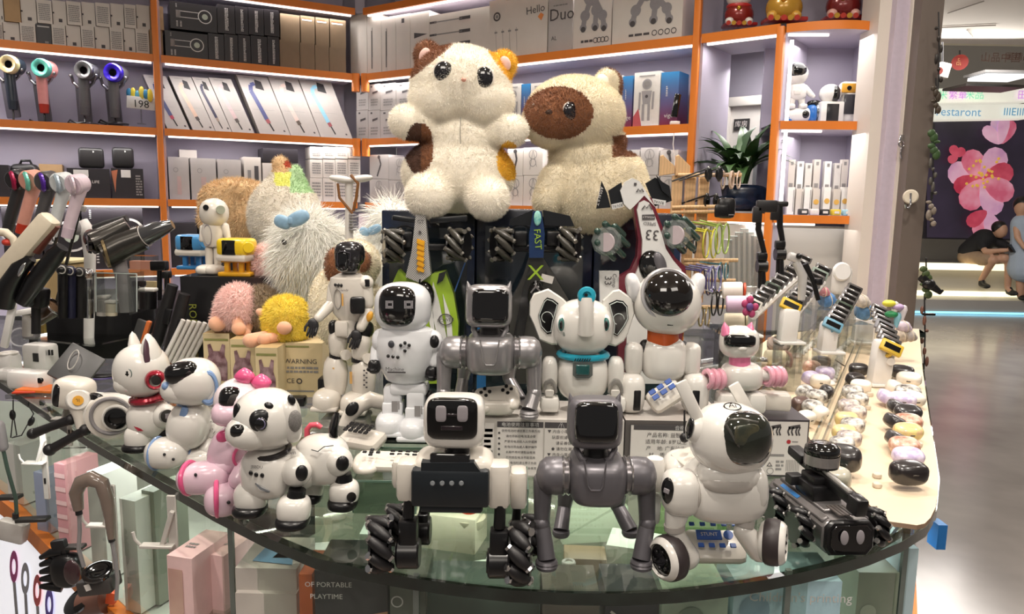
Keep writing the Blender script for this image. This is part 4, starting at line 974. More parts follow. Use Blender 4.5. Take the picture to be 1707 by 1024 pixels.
# ---- white AI dog on two big wheels
t=T('big_wheel_robot','glossy white robot dog with round dark visor, bar ears and black-tyred wheels','robot',1200,960)
rot=(4,6,22)
add(t,'head',WH,lambda g:g.e((1218,731,0),(65,58,57),.85,.85,n=40,rot=rot))
add(t,'visor',M('visor_dark','#131512',.05,coat=1,col2='#2a2e26',scale=14),lambda g:g.e((1239,731,-32),(45,34,43),.8,.85,n=36,rot=(0,0,16)))
add(t,'visor_frame',M('frame_grey','#6f6e6a',.3,.6),lambda g:g.tube([(1210,708,-62),(1216,700,-64),(1236,698,-68),(1264,704,-62)],1.6,6),lambda g:g.tube([(1210,708,-62),(1228,738,-68),(1244,764,-60)],2.0,6))
add(t,'inner_screen',M('inner_screen','#3b3f36',.25,col2='#56523f',scale=60),lambda g:g.e((1245,725,-63),(21,4,16),.4,.4,rot=(0,0,18)))
g=t.g();g.mat(BK).torus((1221,678,-16),13,1,(-.1,-.35,1),n=28,m=5,sc=(1,.75));g.text('Ai',t.P(1221,678,-18)+Vector((0,0,.0015)),15,(1,0,0),Vector((0,.85,.5)).normalized());g.obj('badge',t.root,label='black ring mark lettered Ai')
for a,b,d,nm in(((1134,636),(1170,712),-10,0),((1222,640),(1248,686),60,1)):
    add(t,'ear',WH,lambda g:(lambda p,q:g.box((p+q)/2,((q-p).length/t.k*.0+20,8,(q-p).length/t.k),axism((q-p)).to_euler().to_matrix() if 0 else rotm((0,-math.degrees(math.atan2((q-p).x,-(q-p).z)),0)),b=3))(t.P(*a,d),t.P(*b,d)))
add(t,'ear_hub',WH,lambda g:g.cyl((1160,716,-4),(1178,720,-2),26,24,n=24,b=4),lambda g:g.cyl((1150,714,-6),(1162,716,-4),20,25,n=24,b=3))
add(t,'ear_hub_face',BK,lambda g:g.e((1150,714,-8),(5,14,20),n=18,rot=(0,10,0)))
add(t,'neck',M('neck_grey','#a5a09c',.3,.3),lambda g:g.cyl((1215,800,6),(1214,775,2),44,36,n=26))
add(t,'torso',WH,lambda g:g.e((1205,815,22),(70,62,50),.7,.7,n=36),lambda g:g.e((1150,792,95),(48,52,42),.7,.7,n=30),lambda g:g.e((1214,790,-14),(50,30,24),.8,.8))
add(t,'chest_scoop',M('scoop_grey','#b9b3ad',.25,coat=.4),lambda g:g.e((1213,803,-22),(42,24,16),.7,.8))
add(t,'back_plate',WH2,lambda g:g.box((1148,765,70),(40,70,10),(0,-18,12),b=4))
add(t,'shoulder',WH,lambda g:g.e((1135,820,0),(33,36,38),.75,.8,n=30),lambda g:g.e((1256,812,0),(20,34,38),.75,.8,n=26))
add(t,'shoulder_groove',M('scoop_grey','#b9b3ad'),lambda g:g.torus((1150,818,2),33,2.5,(1,.25,0),n=30,m=6))
add(t,'shoulder_badge',BK,lambda g:g.e((1113,818,-24),(11,6,22),n=22,rot=(0,0,-38)))
add(t,'badge_mark',EYEG,lambda g:g.box((1111,819,-31),(10,1.5,8),(0,10,-38),b=.7))
add(t,'front_leg',WH,lambda g:g.limb((1132,838,0),(1124,876,-4),24,16,16),lambda g:g.cyl((1124,880,-4),(1126,886,-4),15,15),lambda g:g.limb((1128,892,-6),(1144,928,-2),14,22,16))
add(t,'front_leg',WH,lambda g:g.limb((1254,836,-4),(1240,872,-10),17,15,16),lambda g:g.limb((1238,886,-14),(1266,915,-10),15,22,16))
add(t,'leg_band',M('scoop_grey','#b9b3ad'),lambda g:g.cyl((1124,874,-4),(1125,883,-4),17.5,17.5),lambda g:g.cyl((1242,866,-10),(1240,876,-11),16.5,16.5))
for c,ax,nm in(((1116,930,-16),(-.86,-.5,0),0),((1288,904,-18),(.90,-.42,0.05),1)):
    Cw=t.P(*c);ax=Vector(ax).normalized();g=t.g();g.mat(M('tyre_plum','#332b2c',.45)).lathe(Cw-ax*14*t.k,[(33,0),(37,5),(38,14),(37,23),(34,28)],ax,n=36)
    w_=g.obj('wheel',t.root);g=t.g();g.mat(WH).lathe(Cw+ax*12*t.k,[(35.5,0),(33,5),(29,9),(27,9.5),(26,4)],ax,n=32,caps=False);g.obj('rim',w_)
    g=t.g();g.mat(BK).lathe(Cw+ax*14*t.k,[(0,2),(14,3),(26,1)],ax,n=26,caps=False)
    for i in range(6):
        a=ax.orthogonal().normalized();b=ax.cross(a);f=2*PI*i/6;q=Cw+ax*18*t.k;g.mat(BS).box(q+(a*math.cos(f)+b*math.sin(f))*15*t.k,(6,6,6),b=1.5)
    g.obj('hub',w_);g=t.g();g.mat(WH).lathe(Cw-ax*22*t.k,[(20,0),(30,4),(34,9)],ax,n=28);g.obj('inner_cover',w_)
add(t,'rear_leg',WH,lambda g:g.box((1091,790,80),(36,34,66),b=14));add(t,'rear_leg',WH,lambda g:g.box((1182,850,100),(20,20,40),b=6))
add(t,'rear_shin',M('clear_shin','#cfcfcc',.12,coat=.6),lambda g:g.box((1089,848,82),(26,22,56),b=9))
add(t,'antenna',BM,lambda g:g.cyl((1141,735,70),(1141,684,70),2,1.6),lambda g:g.e((1141,730,70),(8,8,9)))
# blue-key remote on the glass behind it
def keypad(t,c,w,h,U,W,m,nx,ny,sz,lift=1.0,name='key',skip=()):
    N=U.cross(W).normalized();k=t.k;Cn=t.P(*c) if not isinstance(c,Vector) else c
    for j in range(ny):
        for i in range(nx):
            if (i,j) in skip: continue
            p=Cn+U*((i+.5)/nx-.5)*w*k+W*((j+.5)/ny-.5)*h*k+N*lift*k
            g=t.g();Mx=Matrix((U,W,N)).transposed();g.mat(m).box(p,(sz[0],sz[1],3),Mx,b=.9);g.obj(name,t.root)
BLU=mc('#2a55a8',.3,coat=.4)
t=T('toy_remote','white remote with rows of blue keys lying between the big wheeled robot legs','remote',1190,930)
fr=Euler((R(-28),0,0)).to_matrix();U=Vector((1,0,0));W=fr@Vector((0,.92,.39)).normalized();W=Vector((0,.8,.6)).normalized();N=U.cross(W)
Mx=Matrix((U,W,N)).transposed()
add(t,'body',WH2,lambda g:g.box((1190,912,10),(104,58,26),Mx,b=12))
cp=t.P(1190,903,6)
keypad(t,cp+W*24*t.k+N*9*t.k,90,10,U,W,BLU,5,1,(9,7),5);keypad(t,cp-W*14*t.k+N*9*t.k,70,10,U,W,BLU,4,1,(10,8),5)
g=t.g();g.mat(BLU).box(cp+W*5*t.k-U*10*t.k+N*13*t.k,(42,18,3),Mx,b=1);g.mat(INKW).text('STUNT',cp+W*5*t.k-U*10*t.k+N*15*t.k,9,U,W);g.obj('label_key',t.root,label='wide blue key')
g=t.g();g.mat(BLU).cyl(cp+W*5*t.k+U*22*t.k+N*12*t.k,cp+W*5*t.k+U*22*t.k+N*15*t.k,8,n=16);g.obj('round_key',t.root)
# ---- tracked/roller tank robot
t=T('tank_robot','low silver and black robot rover with two oval grey eyes and a gun turret','robot',1400,918)
HS=M('hull_steel','#7e7a7a',.3,.5,var=.1);rz=8
MR=rotm((0,0,rz));fw=MR@Vector((0,-1,0));rt_=MR@Vector((1,0,0));o0=t.P(1411,890,-4)
def L3(r,f,u): return o0+rt_*(r*t.k)+fw*(f*t.k)+Vector((0,0,u*t.k))
oct_=[(-42,-18),(-32,-32),(32,-32),(42,-18),(42,16),(32,28),(-32,28),(-42,16)]
add(t,'hull',HS,lambda g:g.prism(L3(0,-92,-2),[(x*1.06,z*.97) for x,z in oct_],190,(0,0,rz),b=3),lambda g:g.box(L3(0,-100,28),(56,150,8),(0,0,rz),b=2),lambda g:g.box(L3(-35,-90,22),(14,170,10),(0,-30,rz),b=2),lambda g:g.box(L3(35,-90,22),(14,170,10),(0,30,rz),b=2))
add(t,'top_grille',M('grille_grey','#5d5653',.4),lambda g:[g.box(L3(-14+i*7,-18,33),(5,40,2),(0,0,rz)) for i in range(5)])
add(t,'blue_decal',mc('#2f6fae',.4),lambda g:g.box(L3(-37,-120,27),(7,60,1.5),(0,-30,rz)))
add(t,'face_frame',BS,lambda g:g.prism(L3(0,6,-2),oct_,12,(0,0,rz*.4),b=4))
add(t,'face',SCR,lambda g:g.prism(L3(0,13,-1),[(x*.8,z*.76) for x,z in oct_],3,(0,0,rz*.4),b=1))
for x in(-14,14): add(t,'eye',EYEG,lambda g:g.e(L3(x,17,1),(7,1.5,12.5),rot=(0,-4,rz*.4)),label='grey oval eye')
add(t,'turret',BS,lambda g:g.box(L3(-2,-88,44),(58,62,28),(0,0,rz),b=6),lambda g:g.box(L3(-2,-88,64),(46,46,16),(0,0,rz),b=4),lambda g:g.cyl(L3(-2,-88,28),L3(-2,-88,36),26))
add(t,'dome',BK,lambda g:g.lathe(L3(2,-92,74),[(10,0),(18,6),(29,10),(29,34),(30,36),(29,44),(23,50),(10,52),(0,52)],(0,0,1),n=30))
add(t,'dome_band',M('band_silver','#aaa5a4',.25,.7),lambda g:g.lathe(L3(2,-92,88),[(29.6,0),(29.8,18)],(0,0,1),n=30,caps=False))
def bar(g,a,b,w,h,bb=3):
    v=(b-a).normalized();sd=v.cross(Vector((0,0,1))).normalized();up=sd.cross(v).normalized();g.box((a+b)/2,(w,(b-a).length/t.k,h),Matrix((sd,v,up)).transposed(),b=bb)
add(t,'gun_barrel',BS,lambda g:bar(g,L3(-4,-150,78),L3(10,16,54),16,18),lambda g:bar(g,L3(10,-8,54),L3(12,20,50),22,30,4),label='black gun barrel')
add(t,'clear_barrel',M('clear_grey','#9a9794',.1,coat=.8),lambda g:bar(g,L3(-4,-110,86),L3(6,-6,68),8,8,3))
add(t,'ammo_box',BM,lambda g:bar(g,L3(-6,-175,86),L3(-4,-130,80),24,18,4),lambda g:g.box(L3(-30,-120,50),(26,24,18),(0,0,rz),b=3))
SR=M('roller_silver','#b9b6b4',.2,.8)
for r_,f_ in((-66,-34),(-66,-118),(64,-22),(64,-100)): mecanum(t,tuple(L3(r_,f_,-2)) if 0 else L3(r_,f_,-1),34,28,tuple(rt_),rm=BS,capm=SR,hubm=BS,n=8,label='black roller wheel with silver caps')
# ---- puppy robots along the curved edge
def puppy(spec): pass
t=T('puppy_robot','white and black panda-faced robot puppy with dark collar standing at the glass edge','robot',470,876)
add(t,'head',WH,lambda g:g.e((445,698,0),(54,52,50),.9,.9,n=36,rot=(0,0,20)),lambda g:g.e((415,722,-26),(36,34,27),.9,.9,n=28,rot=(0,8,30)))
add(t,'nose',BK,lambda g:g.e((397,719,-52),(12,10,11),.8,.8))
add(t,'eye_patch',BS,lambda g:g.e((436,702,-42),(19,11,20),.9,.8,rot=(0,-10,26)),lambda g:g.e((396,690,-34),(5,9,17),rot=(0,0,60)))
add(t,'eye',SCR,lambda g:g.e((434,707,-51),(11,6,11.5)));add(t,'eye_ring',M('iris_violet','#6f6a86',.2),lambda g:g.torus((434,707,-55),8,1,(-.2,-1,0),n=20,m=5))
add(t,'brow_spot',BS,lambda g:g.e((448,677,-36),(8,6,6),rot=(0,20,0)))
add(t,'ear',WH,lambda g:g.e((483,699,-6),(17,28,38),.7,.8,n=26,rot=(0,-8,22)),label='broad white ear flap')
add(t,'ear_speaker',M('mesh_grey','#8f8b88',.5,var=.5,scale=900,bump=.8),lambda g:g.e((492,702,-28),(11,7,18),rot=(0,0,35)))
add(t,'ear_spot',BS,lambda g:g.e((486,667,-24),(6,5,9),rot=(0,-20,20)))
add(t,'collar',M('collar_grey','#3d3a3b',.2,.6),lambda g:g.torus((452,752,2),29,5,(-.15,-.1,1),n=30,sc=(1.05,1)))
add(t,'chest',WH,lambda g:g.e((447,785,4),(44,42,46),.8,.85,n=32))
add(t,'rear_body',WH,lambda g:g.e((536,766,42),(46,42,42),.75,.8,n=32),lambda g:g.e((498,780,26),(34,36,36),.8,.8,n=26))
add(t,'back_line',BS,lambda g:g.tube([(519,750,0),(530,753,-2),(540,745,4),(556,743,8)],.9,5))
add(t,'chest_dots',BK,*[(lambda g,x=x,y=y:g.e((x,y,-38),(3.4,2,4))) for x,y in((418,789),(427,792),(437,793))])
g=t.g();g.mat(INK);g.text('JBBDU',t.P(428,779,-41),7,Vector((1,-.1,0)).normalized(),(0,0,1));g.text('WIFI',t.P(487,756,-32),6,Vector((.9,.3,0)).normalized(),(0,0,1));g.obj('lettering',t.root,label='small dark lettering')
add(t,'shoulder',WH,lambda g:g.e((494,787,-14),(25,23,25),n=26));add(t,'shoulder_disc',BS,lambda g:g.e((503,789,-32),(10,6,13.5),rot=(0,0,20)))
add(t,'hip',WH,lambda g:g.e((563,769,22),(25,24,26),n=26));add(t,'hip_disc',BS,lambda g:g.e((571,773,2),(11,6,13),rot=(0,0,20)))
add(t,'tail',BK,lambda g:g.tube([(556,728,44),(556,712,44),(560,695,46),(562,688,47)],[8,8,6,4],10))
def pleg(x,y,d,sx,w,h):
    add(t,'leg_joint',BS,lambda g:g.cyl((x+sx,y-h-10,d),(x,y-h*.55,d),14,17))
    add(t,'leg',WH,lambda g:g.e((x,y-h*.55,d),(w/2,w*.5,h*.48),.7,.8,n=24))
    add(t,'foot',BS,lambda g:g.e((x-2,y-8,d-3),(w*.5,w*.58,11),.7,.8,n=22,cut=(-60,90)))
pleg(419,856,-6,14,54,52);pleg(490,876,-26,6,54,50);pleg(574,846,24,-2,50,46);pleg(520,836,62,0,40,40)
add(t,'foot_badge',BK,lambda g:g.cyl((585,829,4),(586,829,-1),8,n=18));add(t,'silver_trim',CHROME,lambda g:g.tube([(426,806,-36),(436,815,-40),(450,820,-38)],[2,4,2],6))
def roundpup(name,label,S,base):
    t=T(name,label,'robot',*base); return t
# pink
PK=M('toy_pink_pale','#e3c3d2',.25,coat=.5);HP=M('toy_hot_pink','#e0588a',.28,coat=.5)
t=T('puppy_robot','pale pink robot cat with hot pink ears half hidden behind the panda puppy','robot',372,850)
add(t,'head',M('pinkish_white','#eddde2',.25,coat=.5),lambda g:g.e((402,668,20),(42,44,38),.9,.9,n=32))
add(t,'visor',BK,lambda g:g.e((386,664,-12),(20,14,19),.8,.8,rot=(0,10,40)));add(t,'muzzle',PK,lambda g:g.e((380,690,-12),(26,26,20),.85,.85,rot=(0,8,20)))
add(t,'nose',HP,lambda g:g.e((361,682,-22),(5,5,5)))
for x,y in((408,628),(436,638)): add(t,'ear',HP,lambda g:g.e((x,y,8),(17,11,15),1.4,.9,n=18))
add(t,'body',PK,lambda g:g.e((384,752,16),(34,36,42),.85,.85,n=28,rot=(0,18,0)),lambda g:g.e((440,762,60),(38,34,34),.8,.8));add(t,'chest_patch',HP,lambda g:g.e((372,728,-12),(12,5,10),rot=(0,-30,0)))
add(t,'tail',M('coral','#e2566a',.3,coat=.4),lambda g:g.tube([(512,730,60),(512,716,60),(518,709,60),(528,708,60),(536,713,60)],[5,5,5,5,4],10))
add(t,'front_leg',PK,lambda g:g.limb((384,770,0),(362,786,-10),18,17),lambda g:g.e((340,796,-10),(44,30,26),.8,.85,n=28,rot=(0,-8,0)))
add(t,'front_leg',PK,lambda g:g.limb((408,780,-10),(396,800,-24),16,15),lambda g:g.e((372,832,-26),(28,30,27),.8,.85,n=28))
add(t,'foot_ring',HP,lambda g:g.torus((316,797,-11),27,4,(1,-.1,.1),n=28,sc=(1,.95)));add(t,'foot_ring',HP,lambda g:g.torus((362,830,-29),29,4,(1,.35,0),n=28))
add(t,'hip_ring',HP,lambda g:g.torus((404,760,-8),17,2.5,(.8,-.5,0),n=24));add(t,'screw_hole',BM,lambda g:g.e((326,792,-39),(2.5,2,3)),lambda g:g.e((381,838,-54),(3,2,3)))
# blue
BL=M('toy_blue','#7f9cc8',.3,coat=.5)
t=T('puppy_robot','white robot puppy with blue nose and blue ring ear beside the pink cat','robot',295,778)
add(t,'head',WH,lambda g:g.e((322,636,0),(43,40,39),.88,.88,n=34,rot=(0,0,24)),lambda g:g.e((298,650,-14),(28,26,22),.85,.85,rot=(0,12,20)))
add(t,'visor',BK,lambda g:g.e((303,622,-25),(26,17,18),.75,.75,rot=(0,-8,24)));add(t,'nose',BL,lambda g:g.e((277,644,-34),(7,7,7)))
add(t,'ear',BL,lambda g:g.torus((347,647,-16),21,5,(.35,-1,0),n=28,sc=(.62,1.15)),label='blue oval ring ear');add(t,'ear_inner',WH,lambda g:g.e((347,649,-15),(11,5,21),rot=(0,0,20)))
add(t,'neck',BL,lambda g:g.cyl((312,682,6),(316,670,4),17,20),lambda g:g.box((306,690,-22),(12,6,22),(0,18,0),b=3))
add(t,'chest',WH,lambda g:g.e((316,708,6),(34,36,40),.85,.85,n=30,rot=(0,14,0)),lambda g:g.e((356,716,40),(32,32,34),.85,.85,n=28))
add(t,'shoulder_ring',BL,lambda g:g.torus((336,706,8),18,3,(.8,-.6,0),n=24));add(t,'speaker_dots',M('speck','#a7a2a0',.5),*[(lambda g,i=i:g.e((352+7*math.cos(i)*((i%3)+.6)*.6,716+7*math.sin(i)*((i%3)+.6)*.7,7),(1,1,1.2),n=6)) for i in range(18)])
add(t,'front_leg',WH,lambda g:g.limb((312,732,-4),(296,748,-12),16,16),lambda g:g.e((278,755,-14),(34,30,25),.8,.85,n=28));add(t,'foot_ring',BL,lambda g:g.torus((262,756,-14),25.5,3,(1,-.1,0),n=26))
add(t,'front_leg',WH,lambda g:g.limb((352,736,20),(344,752,10),15,14),lambda g:g.e((330,766,6),(26,26,20),.8,.85,n=26));add(t,'foot_ring',BL,lambda g:g.torus((318,766,0),17,2,(1,.3,0),n=24))
add(t,'screw_hole',BM,lambda g:g.e((274,758,-43),(2.4,2,2.6)),lambda g:g.e((289,766,-41),(2.4,2,2.6)))
# red white cat
RD=M('toy_red','#a81f35',.2,.5,coat=.6)
t=T('cat_robot','white cat robot with red collar and red ringed ear speaker','robot',238,748)
add(t,'head',WH,lambda g:g.e((236,618,0),(43,40,44),.9,.9,n=34),lambda g:g.e((214,640,-16),(22,20,17),.9,.9))
add(t,'ear',WH,lambda g:g.lathe((226,590,10),[(15,0),(13,18),(7,32),(0,38)],(-.1,0,1),n=16,sc=(1,.6)),label='slim white ear')
add(t,'ear',WH,lambda g:g.lathe((254,604,-6),[(23,-6),(21,18),(13,36),(5,46),(0,48)],(-.12,0,1),n=18,sc=(1,.7)),label='near white ear with dark lining')
add(t,'ear_lining',M('plum_lining','#4a2f3c',.4),lambda g:g.lathe((249,602,-19),[(13,0),(12,14),(7,28),(0,38)],(-.12,0,1),n=14,sc=(1,.45)))
add(t,'eye',BK,lambda g:g.e((215,623,-34),(9,6,12)));add(t,'eye_ring',M('iris_grey','#5d6a66',.3),lambda g:g.torus((215,623,-38),6,1,(-.3,-1,0),n=18,m=5,sc=(.9,1.2)))
add(t,'ear_speaker',RD,lambda g:g.lathe((259,634,-34),[(9,6),(12,8),(15,4),(16,-3)],(.4,-1,0),n=26,caps=False));add(t,'speaker_core',BK,lambda g:g.cyl((259,634,-32),(261,634,-39),9,8,n=20))
add(t,'whisker_marks',M('mark_pink','#b88d92',.5),lambda g:[g.tube([(202,640+i*5,-30),(211,643+i*5,-35)],.5,4) for i in range(3)])
add(t,'collar',RD,lambda g:g.torus((247,664,0),24,6,(-.12,0,1),n=28));add(t,'chest',WH,lambda g:g.e((249,697,4),(34,32,34),.85,.85,n=30))
add(t,'shoulder',WH,lambda g:g.e((274,694,-8),(19,20,21)));add(t,'shoulder_disc',BK,lambda g:g.cyl((276,694,-24),(279,694,-30),10.5,n=20));add(t,'disc_mark',EYEG,lambda g:g.box((279.5,694,-31),(7,1,8),(0,0,25)))
add(t,'chest_badge',M('badge_dark','#25322c',.3),lambda g:g.e((221,692,-14),(6,4,6.5)));add(t,'side_label',INK,lambda g:g.text('GALAXY',(270,669,-26),5.5,(1,0,0),(0,0,1)))
add(t,'leg',WH,lambda g:g.e((233,729,-6),(22,24,22),.7,.8,n=24),lambda g:g.e((272,735,20),(20,22,18),.7,.8));add(t,'foot',BS,lambda g:g.e((231,744,-10),(24,26,8),.7,.8),lambda g:g.box((276,722,0),(26,24,14),b=4),lambda g:g.e((274,750,18),(22,24,7)))
add(t,'red_trim',RD,lambda g:g.tube([(222,708,-24),(231,716,-26),(242,718,-24)],[2,3.5,2],6))
# robot arm dog marked 01
t=T('arm_robot','white wheeled robot with an orange 01 disc and two black gripper arms over the edge','robot',176,722)
add(t,'head',WH2,lambda g:g.e((124,655,0),(30,26,26),.55,.6,n=28,rot=(0,8,0)));add(t,'face',BK,lambda g:g.e((104,656,-8),(8,20,22),.6,.6,n=22,rot=(0,10,0)))
add(t,'ear_disc',WH,lambda g:g.cyl((131,667,-18),(130,667,-28),19,17,n=28,b=2));add(t,'number_disc',mc('#dba03a',.35),lambda g:g.cyl((130,668,-28),(130,668,-30),8,n=20))
g=t.g();g.mat(INK).text('01',t.P(130,668,-31),8,(1,0,0),(0,0,1));g.obj('number',t.root)
add(t,'arm',WH2,lambda g:g.tube([(128,676,-20),(132,694,-22),(136,714,-24)],[13,9,8],14));add(t,'body',WH,lambda g:g.e((180,690,4),(42,34,34),.7,.8,n=30),lambda g:g.limb((150,662,10),(214,668,14),10,9),lambda g:g.e((140,690,14),(16,18,20)))
add(t,'gripper_arm',BM,lambda g:g.tube([(118,700,-20),(84,712,-22),(56,723,-24)],[8,7,8],12),lambda g:g.e((118,700,-20),9),lambda g:g.e((55,723,-24),9),label='longer black gripper arm')
add(t,'gripper_arm',BM,lambda g:g.tube([(142,717,-28),(112,734,-30),(84,750,-32)],[8,7,8],12),lambda g:g.e((142,717,-28),9.5),lambda g:g.e((83,750,-32),10))
add(t,'wheel',WH2,lambda g:g.lathe((184,694,-26),[(34,0),(36,5),(34,12),(28,14)],(.25,-1,0),n=34));add(t,'wheel_ring',GREYM,lambda g:g.torus((185,694,-38),29,3.5,(.25,-1,0),n=32));add(t,'hub',BK,lambda g:g.lathe((194,697,-40),[(17,0),(17,5),(11,6),(10,3),(4,4),(0,4)],(.25,-1,0),n=26));add(t,'hub_rim',WH,lambda g:g.torus((194,697,-40),19,3,(.25,-1,0),n=28))
add(t,'rear_wheel',BS,lambda g:g.lathe((163,672,-6),[(17,0),(19,5),(17,11),(12,12)],(-.2,-1,0),n=26))
# ================================================================ SECOND ROW
PAPER=M('label_paper','#d9d3ce',.5,var=.03,scale=8)
def counterbox(name,label,x0,x1,yf,ztop,dep,mat,deco=None,z0=1.001,cat='box',rz=0,topm=None):
    """box whose top front edge spans x0..x1 at image row yf"""
    a=onz(x0,yf,ztop);b=onz(x1,yf,ztop);Yf=(a.y+b.y)/2;a=atY(x0,yf,Yf);b=atY(x1,yf,Yf)
    w=b.x-a.x;o=Vector(((a.x+b.x)/2,Yf+dep/2,z0));h=ztop-z0
    Mr=rotm((0,0,rz));P=lambda u,v,d:Mr@Vector(((u-.5)*w,(d-.5)*dep,v*h))
    g=G();g.mat(mat).raw([P(u,v,d) for d in(0,1) for v in(0,1) for u in(0,1)],[(0,1,3,2),(5,4,6,7),(4,0,2,6),(1,5,7,3),(4,5,1,0)],False)
    g.mat(topm or mat).raw([P(0,1,0),P(1,1,0),P(1,1,1),P(0,1,1)],[(0,1,2,3)],False)
    r=bpy.data.objects.new(name,None);COL.objects.link(r);r.location=o;tag(r,label,cat);g.obj('carton_body',r)
    if deco:
        g=G();U=(P(1,0,0)-P(0,0,0));V=P(0,1,0)-P(0,0,0);deco(Deco(g,P(0,0,0),U.normalized(),V.normalized(),U.length,V.length));g.obj('printed_front',r,label='printed front of lettering')
    return r
def notice(D):
    D.rect(.02,.05,.10,.93,PAPER);D.scrib(.03,.1,.09,.85,8,INKG,2)
    D.rect(.12,.03,.44,.96,PAPER);D.rect(.12,.86,.44,.96,INK,1.2);D.text('电池使用注意事项',.28,.905,.0085,INKW,1.6)
    [D.text(('使用电池时请注意正负极方向','请勿将新旧电池混合使用','严禁将电池投入火中或拆解','充电时须由成人看护操作','长期不用时请取出电池','不同类型电池不能混用')[i%6][:13-(i*3)%4],.285,.8-.092*i,.0054,INK,1.5) for i in range(8)]
    for k in range(8): D.disc(.135,.12+.092*k,.0022,INK,1.5,8)
    D.rect(.45,.03,.97,.96,PAPER);D.rect(.45,.86,.97,.96,INK,1.2);D.text('⚠ 警 告',.62,.908,.0115,INKW,1.6);[D.text(('▼ 内含小零件不适合三岁以下儿童','玩耍前请仔细阅读使用说明书','请妥善保管包装内的资料','● 请勿在潮湿环境下使用产品')[i%4],.68,.8-.1*i,.0072,INK,1.5) for i in range(8)]
def notice2(D):
    D.rect(.05,.05,.95,.93,PAPER);D.line([(.05,.05),(.05,.93),(.95,.93),(.95,.05),(.05,.05)],.0015,INK,1.3);D.rect(.08,.84,.92,.92,INK,1.3);D.text('合格证',.55,.88,.009,INKW,1.7)
    for k,s in enumerate(('产品名称: 益智狗','适用年龄: 8岁以上','产    地: 广东汕头','材    质: 塑胶 电子件','执行标准: GB6675.1-2014','GB6675.2-2014')): D.text(s,.40 if k<3 else .46,.75-.115*k,.0095,INK,1.5)
def notice3(D):
    D.rect(.12,.03,.97,.97,PAPER)
    for q in(.35,.72):
        D.line([(q-.12,.86),(q+.1,.9)],.006,INK,1.3)
        for dx in(-.1,-.03,.05,.1): D.line([(q+dx,.88),(q+dx-.03,.80),(q+dx,.73)],.003,INK,1.3)
    D.disc(.62,.62,.004,mc('#b03038'),1.3);D.rect(.68,.61,.8,.63,INKG,1.3)
    D.poly([(.22,.18),(.34,.18),(.28,.26)],INK,1.3);D.poly([(.25,.195),(.31,.195),(.28,.24)],PAPER,1.5);D.ring(.30,.1,.006,.0012,INKG,1.3)
    for k in range(9): D.rect(.6+.03*k,.1,.612+.03*k,.3,INKG,1.3)
    D.scrib(.4,.1,.55,.3,3,INKG,3,1.3);D.rect(.25,.36,.55,.4,INKG,1.3)
counterbox('print_box','wide grey carton with battery notice panels under the silver robot and the elephant',800,1041,700,1.11,.13,M('box_grey_top','#c9c3bd',.5),notice)
counterbox('print_box','dark edged carton with a white certificate panel under the astronaut dog',1043,1215,702,1.11,.14,M('box_dark_top','#5a5452',.5),notice2,topm=M('box_pale_top','#bdb6b0',.4))
counterbox('print_box','dark topped carton with small robot pictures behind the tank rover',1263,1350,700,1.11,.11,M('box_plum','#3f3a40',.4),notice3)
counterbox('dark_block','black box in the gap behind the big wheeled robot',1218,1262,705,1.10,.1,BM)
# glass riser blocks
GB=glassmat('riser_glass','#c2d2c4',.06,alpha=.05)
def glassbox(name,label,x0,x1,yf,ztop,dep,z0=1.001):
    r=counterbox(name,label,x0,x1,yf,ztop,dep,GB,None,z0,'riser')
    return r
def gbox(label,x0,x1,yf,zt,dep,z0):
    a=onz(x0,yf,zt);b=onz(x1,yf,zt);w=b.x-a.x;r=bpy.data.objects.new('glass_riser',None);COL.objects.link(r);r.location=((a.x+b.x)/2,a.y+dep/2,z0);tag(r,label,'riser')
    g=G();g.mat(GB).box(Vector((0,0,(zt-z0)/2)),(w,dep,zt-z0-.002));g.obj('block',r)
    g=G();g.mat(M('green_glass_edge','#5f7a6c',.15,coat=.5))
    for sx in(-1,1):
        g.box(Vector((sx*w/2,0,zt-z0-.002)),(.002,dep,.003));g.box(Vector((0,sx*dep/2,zt-z0-.002)),(w,.002,.003));g.box(Vector((sx*w/2,-dep/2,(zt-z0)/2)),(.002,.002,zt-z0-.004))
    g.obj('glass_edge',r);return r
gbox('pale green glass block in front of the white bubble-headed robot',588,694,800,1.058,.16,1.001)
gbox('wider low glass block behind the black and white wheeled robot',700,880,812,1.045,.10,1.001)
r=bpy.data.objects.new('dark_plate',None);COL.objects.link(r);c=onz(700,716,1.058);r.location=Vector((c.x-.02,1.43,1.058));tag(r,'smoked glass plate under the white bubble-headed robot','plate')
g=G();g.mat(M('smoked_glass','#2c332f',.06,coat=1)).box(Vector((0,0,.004)),(.36,.27,.007),b=.002);g.obj('plate',r)
ZP=1.066
# ---- bubble-headed robot lettered Machine
BW=M('robot_cool_white','#dfe0e3',.22,coat=.5,var=.015)
t=T('bubble_robot','cool white toy robot with round black visor, pixel eyes and Machine lettering','robot',672,724,z=ZP)
add(t,'head',BW,lambda g:g.e((672,512,4),(45,42,41),.75,.8,n=38,rot=(0,0,-14)),lambda g:g.box((702,512,10),(26,44,44),(0,0,-14),b=11))
add(t,'visor',BK,lambda g:g.e((665,511,-20),(32,24,33),.7,.8,n=32,rot=(0,0,-8)))
for x in(650,681):
    g=t.g();g.mat(M('pixel_grey','#9c979a',.5,emit=.15))
    for i in range(7):
        for j in range(6):
            if (i in(2,3,4) and j in(2,3)) or (i==6 and x==650): continue
            g.box((x-6.5+i*2.2,502.5+j*2.2,-46.5),(1.5,1,1.5))
    o=g.obj('pixel_eye',t.root,label='grey dotted pixel eye');o['kind']='stuff'
add(t,'torso',BW,lambda g:g.lathe((678,640,2),[(20,0),(34,8),(43,28),(50,60),(50,78),(44,92),(22,100)],(0,0,1),n=36,sc=(1,.72)))
